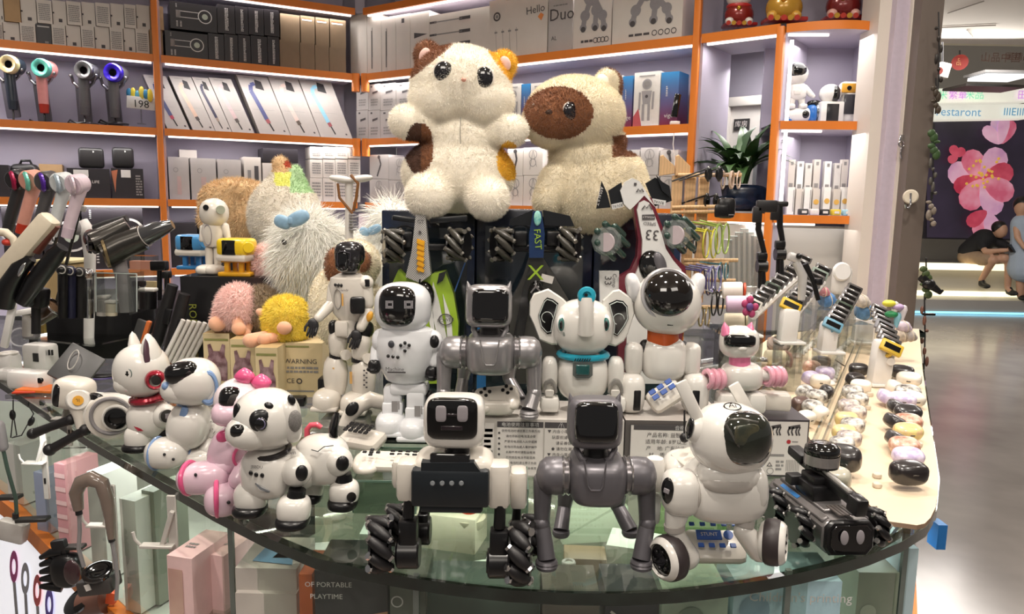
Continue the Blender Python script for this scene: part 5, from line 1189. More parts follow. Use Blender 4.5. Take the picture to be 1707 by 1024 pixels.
add(t,'shoulder',BW,lambda g:g.e((722,571,0),(17,19,21)),lambda g:g.e((633,568,4),(13,17,20)))
add(t,'shoulder_disc',BS,lambda g:g.e((724,570,-15),(8,6,11),rot=(0,0,20)))
add(t,'arm',BW,lambda g:g.limb((727,584,0),(724,606,-8),11,9));add(t,'arm',BW,lambda g:g.limb((628,582,4),(625,604,-4),10,9))
add(t,'fist',BS,lambda g:g.e((720,622,-10),(11,11,13),.7,.7),lambda g:g.torus((718,628,-18),7,3,(0,0,1),n=16));add(t,'fist',BS,lambda g:g.e((624,611,-8),(10,10,12),.7,.7),lambda g:g.torus((620,616,-14),6,3,(0,0,1),n=16))
add(t,'chest_disc',M('slate','#3b3c42',.4),lambda g:g.e((652,574,-34),(5,3,6)))
add(t,'chest_dots',BK,*[(lambda g,x=x,y=y:g.e((x,y,-35),(2.8,2,3))) for x,y in((668,576),(675,572),(682,576),(675,585),(647,594),(655,595),(663,596))])
g=t.g();g.mat(INK).text('Machine',t.P(658,616,-36),9,Vector((1,.02,0)),(0,0,1));g.text('FUTURE',t.P(675,580,-37),4.5,(1,0,0),(0,0,1));g.box((661,621,-35),(29,1,2.4));g.obj('lettering',t.root,label='dark lettering Machine')
add(t,'hips',BW,lambda g:g.box((683,646,4),(62,40,20),b=6))
for x,y,d in((656,670,0),(694,678,-4)):
    add(t,'leg',BW,lambda g:g.box((x,y-6,d+2),(30,30,46),b=5),lambda g:g.box((x,y+10,d),(33,34,24),b=3))
    add(t,'leg_label',INKG,lambda g:g.box((x+2,y+8,d-17.5),(10,.8,18)),lambda g:g.box((x+9,y+6,d-17.5),(2,.8,14)))
    add(t,'boot',BW,lambda g:g.e((x-4,y+36,d-8),(25,34,20),.7,.8,n=28,cut=(-40,90)),lambda g:g.box((x-4,y+46,d-8),(50,66,9),b=4))
add(t,'hip_disc',BS,lambda g:g.e((716,659,-4),(6,8,9)))
# ---- tall humanoid
t=T('humanoid_robot','tall slim white humanoid robot with black helmet head and black hands','robot',572,682,z=ZP)
add(t,'head',M('helmet_black','#1c1a1d',.2,coat=.7),lambda g:g.e((583,424,2),(24,24,21),.7,.8,n=30),lambda g:g.e((582,436,-2),(18,18,20),.7,.7,n=26))
add(t,'visor',SCR,lambda g:g.e((572,434,-14),(12,10,18),.6,.6,n=24,rot=(0,0,-24)));add(t,'visor_rim',M('rim_dark','#55525a',.3,.5),lambda g:g.tube([(563,421,-22),(572,419,-26),(584,422,-22),(583,436,-22),(578,450,-18),(567,451,-20),(562,438,-22),(563,421,-22)],.9,5))
add(t,'neck',BS,lambda g:g.cyl((584,466,2),(584,450,2),10,9),lambda g:g.e((582,462,2),(17,15,7)))
add(t,'torso',WH2,lambda g:g.lathe((584,534,4),[(18,0),(28,12),(31,34),(34,56),(31,70),(16,78)],(0,0,1),n=30,sc=(1,.7)))
add(t,'chest_panel',BS,lambda g:g.e((596,509,-20),(12,6,14),.4,.4,rot=(0,0,14)));add(t,'chest_oval',M('oval_rim','#a7a39e',.3,.5),lambda g:g.torus((563,499,-18),12,1,(-.4,-1,0),n=26,m=5,sc=(.6,1.35)))
add(t,'orange_bar',mc('#e0a95a',.4),lambda g:g.box((571,500,-23),(2.5,1,20)));add(t,'chest_dots',BK,*[(lambda g,x=x:g.e((x,475+(x-558)*.1,-19),(2.3,2,3))) for x in(559,564,569)])
g=t.g();g.mat(INK).text('blendr',t.P(573,484,-24),6,(1,0,0),(0,0,1));g.obj('lettering',t.root)
add(t,'shoulder',WH2,lambda g:g.e((609,472,0),(14,15,13)),lambda g:g.e((557,476,6),(9,12,12)));add(t,'shoulder_disc',BS,lambda g:g.torus((600,478,-8),13,2,(.5,-1,0),n=22),lambda g:g.box((612,472,-13),(8,3,12),b=1))
add(t,'upper_arm',WH2,lambda g:g.limb((610,478,0),(613,506,-2),11.5,10.5));add(t,'forearm',WH2,lambda g:g.limb((613,520,-2),(602,546,-14),10.5,8));add(t,'arm_badge',mc('#e5a63c',.35),lambda g:g.e((616,528,-12),(5.5,4,9),rot=(0,20,20)))
add(t,'forearm',WH2,lambda g:g.limb((552,508,0),(531,530,-16),9.5,7.5));add(t,'upper_arm',WH2,lambda g:g.limb((556,480,6),(553,502,2),10,9))
def hand(x,y,d,dx,dy,s):
    g=t.g();g.mat(M('hand_black','#2b2a2d',.4));g.e((x,y,d),(8.5,5.5,10),.8,.8,rot=(0,-18*s,0))
    for i in range(4):
        q=(i-1.5)*4.2; g.tube([(x+q,y+6,d-2),(x+q+dx*.5,y+15-abs(i-1.5)*1.5,d-5),(x+q+dx,y+23-abs(i-1.5)*2.5,d-3)],[2.4,2.2,1.7],8)
    g.tube([(x-8*s,y-2,d-2),(x-13*s,y+5,d-6),(x-14*s,y+12,d-7)],[2.6,2.3,1.8],8);g.obj('hand',t.root)
hand(522,541,-20,-4,0,1);hand(594,560,-18,-5,0,1)
add(t,'waist',WH2,lambda g:g.cyl((582,560,4),(582,532,4),18,15),lambda g:g.box((570,548,-10),(22,14,26),b=4));add(t,'hip_joint',BS,lambda g:g.e((606,549,2),(17,16,14),.7),lambda g:g.e((556,546,6),(8,14,12),.7))
for x0,x1,x2,y,d in((564,563,560,0,4),(602,600,606,6,-4)):
    add(t,'thigh',WH2,lambda g:g.limb((x0,566+y,d),(x1,585+y,d),17,14,16));add(t,'knee',BS,lambda g:g.cyl((x1-2,588+y,d),(x1-2,597+y,d),12));add(t,'knee_cap',WH2,lambda g:g.cyl((x1+12,592+y,d-8),(x1+14,592+y,d-13),9,n=18))
    add(t,'shin',WH2,lambda g:g.lathe((x2,656+y,d),[(15,0),(19,14),(21,36),(18,54),(13,62)],(0,0,1),n=24,sc=(1,.85)))
    add(t,'boot',WH2,lambda g:g.e((x2-14,668+y,d-10),(23,32,20),.7,.8,n=26,cut=(-35,90)),lambda g:g.box((x2-14,676+y,d-10),(44,62,7),b=3))
add(t,'shin_stripe',mc('#d8a860',.4),lambda g:g.box((585,630,-20),(4,1,20)),lambda g:g.box((556,622,-12),(3,1,18)));add(t,'shin_lettering',INK,lambda g:[g.box((607+(i%2)*4,618+i*4,-23),(3,.8,2.6)) for i in range(8)])
# ---- elephant robot
t=T('elephant_robot','white elephant robot with big six-sided ears, teal collar and turquoise trunk tip','robot',970,684,z=1.111)
TE=M('toy_teal','#1f9bb5',.3,coat=.5);GR=M('iris_green','#2f6d66',.15,coat=.8)
add(t,'head',WH,lambda g:g.e((972,545,0),(49,44,46),.85,.9,n=38))
add(t,'trunk',WH,lambda g:g.tube([(976,556,-44),(977,532,-50),(977,512,-50),(977,499,-46)],[13,12,12,13],18));add(t,'trunk_tip',TE,lambda g:g.lathe((977,493,-40),[(11,0),(14,2),(14.5,12),(13,15),(7,16),(5,13),(0,13)],(0,-1,.1),n=28),label='turquoise ring trunk tip');add(t,'trunk_hole',BS,lambda g:g.cyl((977,492,-54),(977,492,-58),3,n=6))
for x,s in((936,-1),(1010,1)):
    add(t,'eye_white',WHITEP,lambda g:g.e((x,540,-27),(9,8,15),rot=(0,0,-38*s)));add(t,'iris',GR,lambda g:g.e((x,541,-33),(6,4,11),rot=(0,0,-38*s)));add(t,'pupil',BK,lambda g:g.e((x+.5*s,542,-36.5),(3.4,2,7),rot=(0,0,-38*s)))
    add(t,'cheek_mark',M('cheek_grey','#9fa5a0',.3,.4),lambda g:g.e(((943 if s<0 else 1003),557,-32),(5,3,6),rot=(0,20*s,0)))
eo=[(883,503),(890,489),(914,481),(938,497),(946,505),(930,560),(929,575),(920,575),(899,567),(891,545),(882,525)];ei=[(897,526),(907,501),(912,496),(922,499),(931,506),(922,537),(919,556),(912,557),(902,546)]
fo=[(1004,500),(1022,484),(1032,482),(1053,497),(1058,522),(1047,556),(1040,569),(1026,578),(1014,575),(1008,560)];fi=[(1015,506),(1028,500),(1039,502),(1046,510),(1048,531),(1041,545),(1029,561),(1023,558),(1024,540)]
for out,inn in((eo,ei),(fo,fi)):
    g=t.g();g.mat(WH);k=t.k;P=[t.P(x,y,4) for x,y in out];P2=[t.P(x,y,14) for x,y in out];cx=sum(p[0] for p in out)/len(out);cy=sum(p[1] for p in out)/len(out)
    P0=[t.P(x+(cx-x)*.06,y+(cy-y)*.06,-2) for x,y in out];PI_=[t.P(x+(cx-x)*-.06,y+(cy-y)*-.06,-2) for x,y in inn];n=len(P)
    g.raw(P0+P+P2,[(i,i+n,(i+1)%n+n,(i+1)%n) for i in range(n)]+[(i+n,i+2*n,(i+1)%n+2*n,(i+1)%n+n) for i in range(n)]+[tuple(range(2*n,3*n))],True);g.raw(P0,[tuple(range(n))],False);eo_=g.obj('ear',t.root,ang=50)
    g=t.g();g.mat(BK).ppoly(inn,-4,3);g.obj('ear_panel',eo_);g=t.g();g.mat(M('ear_line','#c9cfcc',.3));q=[t.P(x+(cx-x)*.1,y+(cy-y)*.1,-5) for x,y in inn];g.tube(q+[q[0]],.7,5);g.torus((cx+1,cy,-5),9,.6,(0,-1,0),n=20,m=4,arc=250);g.obj('ear_line',eo_)
add(t,'collar',TE,lambda g:g.torus((972,591,2),39,5.5,(0,0,1),n=34,sc=(1,.85)));add(t,'body',WH,lambda g:g.e((971,626,6),(43,38,42),.75,.9,n=34))
add(t,'chest_badge',M('badge_grey','#6c7270',.35,.4),lambda g:g.ppoly([(955,604),(988,604),(988,626),(982,631),(961,631),(955,626)],-37,4));add(t,'badge_screen',M('badge_teal','#1f4f4e',.15,coat=.8),lambda g:g.box((971.5,617,-39),(22,3,17),b=1.4))
add(t,'chest_stripes',BK,lambda g:[g.box((959+i*4,600,-40),(1.6,1,5),(0,25,0)) for i in range(7)])
for x,s in((916,-1),(1026,1)):
    add(t,'arm',WH,lambda g:g.e((x,626,-4),(13.5,18,32),.6,.8,n=24));add(t,'wrist_arch',M('arch_grey','#a7a49f',.25,.6),lambda g:g.torus((x,655,-24),11,3.2,(0,-1,0),n=22,sc=(.9,1.7),arc=180,rot=(90,0,0)))
    add(t,'foot',WH,lambda g:g.box((x,672,-22),(32,36,26),b=8));add(t,'foot_hatch',M('hatch_grey','#d0cbc4',.3),lambda g:g.box((x,656,-36),(14,3,12),b=2))
# ---- astronaut dog
t=T('astronaut_robot','white astronaut robot dog with large round glossy black visor and orange collar','robot',1108,684,z=1.111)
add(t,'head',WH,lambda g:g.e((1112,506,2),(55,52,52),.92,.95,n=40));add(t,'visor_ring',M('ring_silver','#c4c2c4',.2,.5),lambda g:g.torus((1114,491,-27),40.5,4,(0,-1,.36),n=40));add(t,'visor',M('visor_brown','#0f0b0a',.04,coat=1),lambda g:g.e((1114,491,-29),(39.5,27.5,38.5),n=36,rot=(-20,0,0)))
for x,s in((1056,-1),(1160,1)): add(t,'ear_pod',M('pod_silver','#d2d1d3',.22,coat=.5),lambda g:g.e((x+s*0,480,6),(12,20,25),.8,.8,rot=(0,s*14,0)))
add(t,'mouth_slot',BS,lambda g:g.box((1117,542,-42),(9,2,2)));add(t,'collar',mc('#c8581f',.35,coat=.3),lambda g:g.cyl((1105,572,2),(1105,548,2),26,25,n=30))
add(t,'torso',WH,lambda g:g.e((1106,597,6),(37,34,36),.6,.8,n=34));add(t,'shoulder_joint',BM,lambda g:g.e((1075,580,6),(10,14,14)),lambda g:g.e((1138,582,6),(10,14,14)))
for x,s in((1056,-1),(1152,1)):
    add(t,'upper_leg',WH,lambda g:g.box((x,598,0),(29,32,54),b=11));add(t,'lower_leg',WH,lambda g:g.e((x+s*6-(-1 if s<0 else 0)*2,654,-8),(22,26,33),.6,.75,n=28));add(t,'leg_slot',BS,lambda g:g.box((x+(6 if s<0 else 8),668,-33),(12,4,34),b=2))
add(t,'hip',WH2,lambda g:g.e((1132,630,30),(18,20,22)))
t=T('toy_remote','white remote with dark blue keys leaning between the astronaut dog legs','remote',1108,684,z=1.111)
U=Vector((.83,.1,.55)).normalized();W=Vector((-.5,.55,.67));W=(W-U*W.dot(U)).normalized();N=U.cross(W);Mx=Matrix((U,W,N)).transposed()
add(t,'body',WH2,lambda g:g.box((1109,660,-22),(60,40,20),Mx,b=9));keypad(t,t.P(1104,652,-30),46,20,U,W,BLU,3,2,(11,8),9);
# white game pads
def pad(t,c,w,h,U,W,keym,label=None):
    N=U.cross(W);Mx=Matrix((U,W,N)).transposed();add(t,'body',WH2,lambda g:g.box(c,(w,h,15),Mx,b=7),lambda g:g.e(t.P(*c)-U*w*.34*t.k-W*h*.1*t.k,(w*.22,h*.62,9),.8,.8,rot=Mx),lambda g:g.e(t.P(*c)+U*w*.34*t.k-W*h*.1*t.k,(w*.22,h*.62,9),.8,.8,rot=Mx))
    return N,Mx
t=T('game_controller','white game controller with black buttons between the silver robot legs','controller',828,688,z=1.111)
U=Vector((1,.15,.1)).normalized();W=Vector((-.1,.75,.6));W=(W-U*W.dot(U)).normalized();N,Mx=pad(t,(828,662,-14),68,40,U,W,BS)
for dx in(-18,18):
    for a in range(4): add(t,'button',BS,lambda g:g.cyl(t.P(828,662,-14)+(U*(dx+7*math.cos(a*PI/2))+W*(6+7*math.sin(a*PI/2))+N*7)*t.k,t.P(828,662,-14)+(U*(dx+7*math.cos(a*PI/2))+W*(6+7*math.sin(a*PI/2))+N*10)*t.k,3,n=10))
add(t,'grip_skirt',WH2,lambda g:g.e((824,678,-22),(34,16,13),.6,.8));add(t,'black_antenna',BS,lambda g:g.tube([(796,664,-8),(790,655,-6),(788,650,-4)],3))
t=T('keypad_remote','white remote with a black oval number pad beside the panda puppy tail','remote',606,742,z=1.059)
U=Vector((.9,-.42,0)).normalized();W=Vector((.38,.8,.3));W=(W-U*W.dot(U)).normalized();N=U.cross(W);Mx=Matrix((U,W,N)).transposed()
add(t,'body',WH2,lambda g:g.box((604,733,0),(78,46,20),Mx,b=9));keypad(t,t.P(600,722,-4)+N*2*t.k,50,26,U,W,BS,5,3,(8,7),8)
t=T('game_controller','flat white controller with black pads lying on the green glass block','controller',648,790,z=1.059)
U=Vector((1,-.05,0)).normalized();W=Vector((.05,.9,.3));W=(W-U*W.dot(U)).normalized();N,Mx=pad(t,(650,770,4),110,46,U,W,BS);keypad(t,t.P(640,762,0)+U*34*t.k+N*4*t.k,50,16,U,W,BS,4,2,(8,4),6);keypad(t,t.P(620,762,0)+N*4*t.k,34,20,U,W,BS,3,3,(7,5),6,skip=((0,0),(2,0),(0,2),(2,2)))
t=T('curved_handset','white curved toy handset with a black round key patch beside the tall humanoid feet','remote',600,706,z=ZP)
add(t,'body',WH2,lambda g:g.tube([(574,712,-6),(582,694,-4),(598,676,0),(618,666,4),(640,672,8),(652,682,12)],[11,12,14,14,12,9],16));add(t,'key_patch',BS,lambda g:g.e((587,682,-16),(10,5,13),rot=(0,38,20)))
# ---- pink cat robot
PT=M('cat_pink','#e07aa0',.3,coat=.4);PKC=M('clear_pink','#e5a5b6',.15,coat=.8)
t=T('cat_robot','white robot cat with black visor, pink ears and pink neck behind the tank box','robot',1236,690,z=1.111)
add(t,'head',WH,lambda g:g.e((1232,570,0),(32,26,27),.75,.85,n=30));add(t,'visor',BK,lambda g:g.e((1233,568,-18),(25.5,10,10.5),.5,.6,n=26));add(t,'muzzle',WH,lambda g:g.e((1237,581,-22),(9,6,5)))
for x in(1210,1249): add(t,'ear',PT,lambda g:g.lathe((x,553,-4),[(14,-5),(10,7),(0,17)],(-.2 if x<1230 else .2,0,1),n=14,sc=(1,.6)))
add(t,'neck',PT,lambda g:g.cyl((1233,618,0),(1233,592,0),18,17));add(t,'body',WH,lambda g:g.e((1236,627,4),(35,30,24),.7,.85,n=28))
for x,y in((1190,632),(1290,628)): add(t,'arm',WH,lambda g:g.limb((1208 if x<1200 else 1262,624,0),(x,y,-8),11,9));add(t,'hand_wheel',PKC,lambda g:[g.torus((x+(i-1)*10,y,-10),13,5,(1,.3,0),n=18) for i in range(3)],label='clear pink wheel hand')
add(t,'legs',WH,lambda g:g.box((1212,670,-6),(36,40,34),b=8),lambda g:g.box((1258,670,-6),(30,40,34),b=8))
t=T('toy_blaster','white faceted toy controller lying on the dark topped carton','controller',1284,690,z=1.111)
add(t,'body',WH2,lambda g:g.box((1290,668,0),(50,36,28),(0,0,-10),b=5),lambda g:g.box((1262,662,2),(34,26,14),(0,6,0),b=4))
t=T('ring_toy','clear and black ring toy standing beside the pink eared robot cat','toy',1186,612,z=1.001)
add(t,'ring',CLR,lambda g:g.torus((1182,575,30),33,6,(.8,-.6,0),n=36));add(t,'tyre',BM,lambda g:g.lathe((1192,575,36),[(12,-6),(32,-8),(36,0),(32,8),(12,10)],(.8,-.6,0),n=30,caps=False));add(t,'spoke',BS,*[(lambda g,i=i:g.tube([(1192,575,30),(1192+22*math.cos(i*1.05)*.7,575+28*math.sin(i*1.05),32)],2,5)) for i in range(6)])
# ================================================================ PLUSH TOYS
CRF=M('plush_cream','#fff8ea',.9,sheen=.4,var=.04,scale=30);BRF=M('plush_brown','#8f5a36',.9,sheen=.3,var=.2,scale=60);DBF=M('plush_dark_brown','#5c3a29',.9,sheen=.2,var=.2,scale=60);YLF=M('plush_yellow','#f5c030',.9,sheen=.3,var=.15,scale=80);PKF=M('plush_pink','#e9c0b4',.9,sheen=.3)
def fpx(t,p): return proj(t.o+Vector(p))
def plush(t,shapes,mats,colour,n,length,width,vox=.006,part='body',seg=1,comb=(0,0,-.3),seed=1,smooth=8,**k):
    g=t.g();g.mat(mats[0])
    for f in shapes: f(g)
    V,Fc=fuse(g,vox,smooth); return furry(part,V,Fc,mats,lambda p:colour(*fpx(t,p),p),n,length,width,t.root,seg,comb,seed=seed,**k)
SUPY=1.68
t=T('plush_cat','large sitting cream plush cat with brown and yellow patches on the dark car boxes','plush toy',765,358,Y=SUPY)
def ccol(x,y,p):
    if (y<150 and (x-690)*(-.83)+(126-y)*1.0> -6 and x<762 and y<128-(x-690)*.8): return 1
    if x>812 and y<140 and y<86+(x-812)*1.35: return 3
    if 205<y<290 and ((x-699)/24)**2+((y-247)/44)**2<1 and x<728: return 2 if x<702 else 1
    if ((x-848)/20)**2+((y-268)/33)**2<1: return 3
    return 0
plush(t,[lambda g:g.e((768,142,0),(82,62,62)),lambda g:g.e((735,165,-8),(52,50,40)),lambda g:g.e((806,168,-8),(50,50,40)),lambda g:g.e((770,235,4),(64,50,50)),lambda g:g.e((764,290,0),(94,62,62)),
  lambda g:g.limb((716,212,-14),(677,203,-34),24,27),lambda g:g.limb((824,220,-14),(853,218,-34),22,26),lambda g:g.limb((730,315,-30),(714,326,-70),34,36),lambda g:g.limb((806,320,-30),(814,332,-70),34,33),lambda g:g.e((712,92,4),(22,14,24)),lambda g:g.e((840,108,4),(22,14,24))],
  [CRF,BRF,DBF,YLF],ccol,95000,.0065,.0009,vox=.005)
def eyeball(t,x,y,d,r,rz,hl=True,rot=None):
    add(t,'eye',M('plush_eye','#0d0c0e',.03,coat=1,col2='#26242a',scale=200),lambda g:g.e((x,y,d),(r,r*.36,rz),rot=rot))
    add(t,'eye_rim',M('rim_white','#efe6dc',.5),lambda g:g.torus((x,y,d+2),r*1.02,1.6,(0,-1,0),n=24,m=6,sc=(1,rz/r),rot=rot and (90,0,rot[2]) or (90,0,0)))
eyeball(t,740,120,-55,15.5,16);eyeball(t,807,129,-53,14,16);add(t,'nose',M('nose_pink','#d99a86',.6),lambda g:g.e((773,133,-68),(4,4,3.2)))
add(t,'inner_ear',PKF,lambda g:g.e((708,93,-11),(9,5,13),rot=(0,20,0)),lambda g:g.e((842,106,-11),(9,5,12),rot=(0,-20,0)));add(t,'seam',M('seam_grey','#a8a294',.8),lambda g:g.tube([(768,196,-52),(767,222,-56),(768,240,-56)],.8,5))
t=T('plush_cat','second large plush cat turned sideways, cream with round brown face patch','plush toy',980,352,Y=SUPY+.03)
pcol=lambda x,y,p:(1 if (((x-932)/57)**2+((y-188)/44)**2<1 and p[1]<.0) or (x>1014 and y<158 and p[1]>0.00) or (x>1020 and 225<y<262) else 0)
CRF2=M('plush_oatmeal','#f6ebd2',.9,sheen=.4,var=.1,scale=30)
plush(t,[lambda g:g.e((958,192,0),(82,66,62)),lambda g:g.e((925,200,-20),(52,50,46)),lambda g:g.e((975,262,4),(60,50,40)),lambda g:g.e((985,315,6),(84,60,74)),lambda g:g.limb((1040,290,0),(1062,330,-10),36,28),lambda g:g.limb((925,300,-20),(912,335,-30),26,24),lambda g:g.e((1012,136,4),(20,15,21)),lambda g:g.e((1024,146,14),(13,14,26)),lambda g:g.e((1030,238,20),(14,20,20))],
  [CRF2,BRF],pcol,90000,.006,.0009,vox=.005,seed=4)
eyeball(t,955,186,-60,17,15,rot=(0,0,25));eyeball(t,889,191,-48,7,14,rot=(0,0,-50));add(t,'nose',M('nose_dark','#3a2418',.7),lambda g:g.e((916,188,-64),(7,5,5)));add(t,'inner_ear',CRF,lambda g:g.e((1005,136,-9),(10,5,12),rot=(0,-25,0)))
# ---- boxes with upright racing cars
BXN=M('navy_box','#121722',.25,coat=.4,var=.3,scale=12,col2='#1d2b48');CARF=M('carbon','#24262a',.3,kind='check',scale=700,col2='#111214')
def tallbox(label,x0,x1,ytop,Yf,dep,mat,deco=None):
    a=atY(x0,ytop,Yf);b=atY(x1,ytop,Yf);h=(a.z+b.z)/2-1.002;w=b.x-a.x;r=bpy.data.objects.new('display_box',None);COL.objects.link(r);r.location=((a.x+b.x)/2,Yf+dep/2,1.002);tag(r,label,'box')
    g=G();g.mat(mat).box(Vector((0,0,h/2)),(w,dep,h),b=.003);g.obj('carton_body',r)
    g=G();g.mat(M('navy_window','#0f1418',.05,coat=1,col2='#27303a',scale=9)).box(Vector((0,-dep/2-.001,h*.52)),(w*.84,.002,h*.8));g.obj('window',r,label='glossy dark window')
    if deco: g=G();deco(Deco(g,Vector((-w/2,-dep/2-.001,0)),Vector((1,0,0)),Vector((0,0,1)),w,h));g.obj('printed_front',r)
    return r
tallbox('dark glossy box behind the green and white racing car',636,792,352,1.70,.14,BXN,lambda D:(D.poly([(.55,.95),(.62,.93),(.6,.97)],INKW),D.line([(.72,.3),(.78,.6),(.95,.82)],.003,M('blue_line','#3d5f96',.4))))
tallbox('dark blue glossy box behind the fast lettered racing car',794,990,350,1.71,.14,M('navy_box2','#10182a',.25,coat=.4,var=.3,scale=12),lambda D:(D.rect(.02,.0,.10,.5,M('sky_band','#2b6fae',.4)),D.rect(.9,.1,.98,.6,M('sky_band','#2b6fae',.4))))
tallbox('dark box behind the white car numbered 33',992,1138,356,1.73,.14,BXN)
def bigwheel(t,c,r,w,rm,cap,hub,ax=(1,-.25,0),n=8): return mecanum(t,c,r,w,ax,hub,rm,cap,n,name='wheel')
RT=M('roller_olive','#3d3a33',.35,coat=.3,var=.15);RC=M('roller_cap','#77736c',.3,.4)
CW=M('car_white','#dedddb',.25,coat=.6,var=.02);LIME=M('car_lime','#98b932',.3,coat=.5)
t=T('racing_car','upright toy racing car in green, white and carbon behind the bubble-headed robot','toy car',700,655,z=1.0,Y=None) if 0 else T('racing_car','upright toy racing car in green, white and carbon behind the bubble-headed robot','toy car',700,700,Y=1.58)
add(t,'nose_cone',M('mesh_white','#cfcdc9',.3,kind='check',scale=420,col2='#6f6c6a'),lambda g:g.ppoly([(693,358),(709,358),(714,420),(718,458),(700,472),(676,462),(686,420)],-18,20))
add(t,'orange_lettering',mc('#e8a91e',.4),lambda g:g.ppoly([(695,398),(708,402),(705,450),(697,455)],-20,2),lambda g:[g.box((701,405+i*9,-21),(12,1.5,5),(0,20,0)) for i in range(6)]);add(t,'nose_mark',INK,lambda g:g.text('GT',(701,370,-20),8,(1,0,0),(0,0,1)),lambda g:g.box((700,387,-20),(4,1,4),(0,45,0)))
body=[(676,462),(700,472),(722,456),(742,452),(756,490),(764,540),(762,590),(740,640),(670,640),(650,580),(644,520),(655,470),(664,450)]
add(t,'body_shell',LIME,lambda g:g.ppoly(body,-6,26))
add(t,'white_stripe',CW,lambda g:g.ppoly([(722,470),(731,500),(744,560),(740,600),(728,560),(718,505)],-10,4),lambda g:g.ppoly([(738,490),(752,530),(756,580),(748,600),(744,540)],-10,4),lambda g:g.ppoly([(712,480),(722,520),(726,570),(716,540)],-10,4))
add(t,'dark_stripe',CARF,lambda g:g.ppoly([(672,470),(690,474),(664,560),(650,540)],-9,4),lambda g:g.ppoly([(732,456),(744,452),(738,468),(728,474)],-9,4));add(t,'cockpit',BK,lambda g:g.e((708,494,-14),(16,10,24)),lambda g:g.tube([(700,466,-22),(699,480,-26),(690,494,-24)],1.5,6))
g=t.g();g.mat(INK);g.text('POWER',t.P(743,534,-13),8,Vector((.97,.1,.1)).normalized(),(0,0,1));g.torus(t.P(743,533,-12),11,1,(0,-1,0),n=24,m=5,sc=(1,.8));g.obj('lettering',t.root)
add(t,'axle',BS,lambda g:g.box((700,412,0),(84,14,12),b=3),lambda g:g.box((676,400,-6),(22,10,26),b=3),lambda g:g.torus((674,398,-6),20,1.3,(0,-1,0),n=20,m=6));add(t,'front_wing',CARF,lambda g:g.box((680,366,-4),(50,10,8),(0,6,0),b=2),lambda g:g.box((748,366,-4),(60,10,10),(0,-5,0),b=2))
bigwheel(t,(655,410,-24),27,34,RT,RC,BS,(1,.3,0));bigwheel(t,(765,408,-24),26,34,RT,RC,BS,(1,-.3,0))
t=T('racing_car','upright dark blue and carbon toy racing car lettered FAST X in lime','toy car',893,700,Y=1.59)
add(t,'nose_cone',M('car_navy','#1c3560',.25,coat=.6,var=.2,scale=20),lambda g:g.ppoly([(889,352),(903,352),(908,390),(906,430),(882,430),(882,390)],-18,20))
add(t,'nose_badge',M('badge_aqua','#3aa0a8',.3,col2='#9fd6c8',scale=120),lambda g:g.e((896,364,-20),(6,3,12)))
g=t.g();g.mat(LIME);g.text('FAST',t.P(896,399,-20),15,Vector((.1,0,-1)).normalized(),Vector((1,0,.1)).normalized());g.text('X',t.P(893,456,-24),34,(1,0,0),(0,0,1),1.1);g.obj('lettering',t.root,label='lime lettering FAST X')
add(t,'body_shell',M('car_grey','#3a3936',.3,coat=.5,var=.2,scale=10),lambda g:g.ppoly([(882,430),(906,430),(918,450),(948,500),(952,570),(940,640),(862,640),(848,570),(852,500),(872,460)],-8,28));add(t,'shell_facet',M('car_dark','#1f1f20',.2,coat=.8),lambda g:g.ppoly([(884,440),(872,480),(856,560),(866,600),(884,500)],-12,4),lambda g:g.ppoly([(910,450),(930,520),(936,600),(920,560),(904,480)],-12,4))
add(t,'price_tag',PAPER if 'PAPER' in globals() else CWH,lambda g:g.box((912,465,-14),(20,1,12),(0,14,0)));add(t,'cockpit',BK,lambda g:g.e((894,495,-16),(14,10,26)));add(t,'halo',SILVER,lambda g:g.tube([(893,468,-26),(893,478,-28),(885,488,-26)],1.5,6),lambda g:g.tube([(893,478,-28),(902,488,-26)],1.5,6))
add(t,'axle',BS,lambda g:g.box((893,414,0),(90,14,12),b=3),lambda g:g.box((868,398,-6),(22,10,24),b=3),lambda g:g.box((922,398,-6),(22,10,24),b=3),lambda g:g.torus((868,396,-8),20,1.3,(0,-1,0),n=20,m=6),lambda g:g.torus((920,396,-8),20,1.3,(0,-1,0),n=20,m=6))
add(t,'front_wing',CARF,lambda g:g.ppoly([(850,366),(888,350),(888,376),(848,376)],-10,5),lambda g:g.ppoly([(905,350),(950,360),(958,378),(908,376)],-10,5))
bigwheel(t,(836,408,-24),27,34,RT,RC,BS,(1,.3,0));bigwheel(t,(950,408,-24),27,34,RT,RC,BS,(1,-.3,0))
t=T('racing_car','upright white and maroon toy racing car numbered 33 with a black tail wing','toy car',1078,700,Y=1.58)
MAR=mc('#6b2030',.3,coat=.5)
add(t,'maroon_edge',MAR,lambda g:g.ppoly([(1056,345),(1062,330),(1074,326),(1086,330),(1092,345),(1108,388),(1114,412),(1126,430),(1142,444),(1146,470),(1130,640),(1030,640),(1032,462),(1052,450),(1062,428),(1064,400)],-12,20))
add(t,'body_shell',CW,lambda g:g.ppoly([(1062,350),(1066,338),(1074,334),(1082,338),(1088,350),(1103,390),(1110,415),(1122,434),(1136,450),(1138,470),(1124,640),(1044,640),(1046,470),(1060,456),(1070,432),(1071,400)],-20,20),lambda g:g.ppoly([(1034,318),(1042,304),(1054,297),(1066,302),(1076,318),(1092,345),(1074,326),(1056,345),(1050,350),(1040,340)],-14,18))
g=t.g();g.mat(INK);U=Vector((-1,0,.06)).normalized();W=Vector((-.06,0,-1)).normalized()
g.text('33',t.P(1087,391,-21),23,U,W,1.0);g.text('SPEED',t.P(1083,373,-21),7.5,U,W);g.box(t.P(1081,362,-21),(20,1,8),(0,-3,0));g.box(t.P(1059,307,-15),(4,1,4));
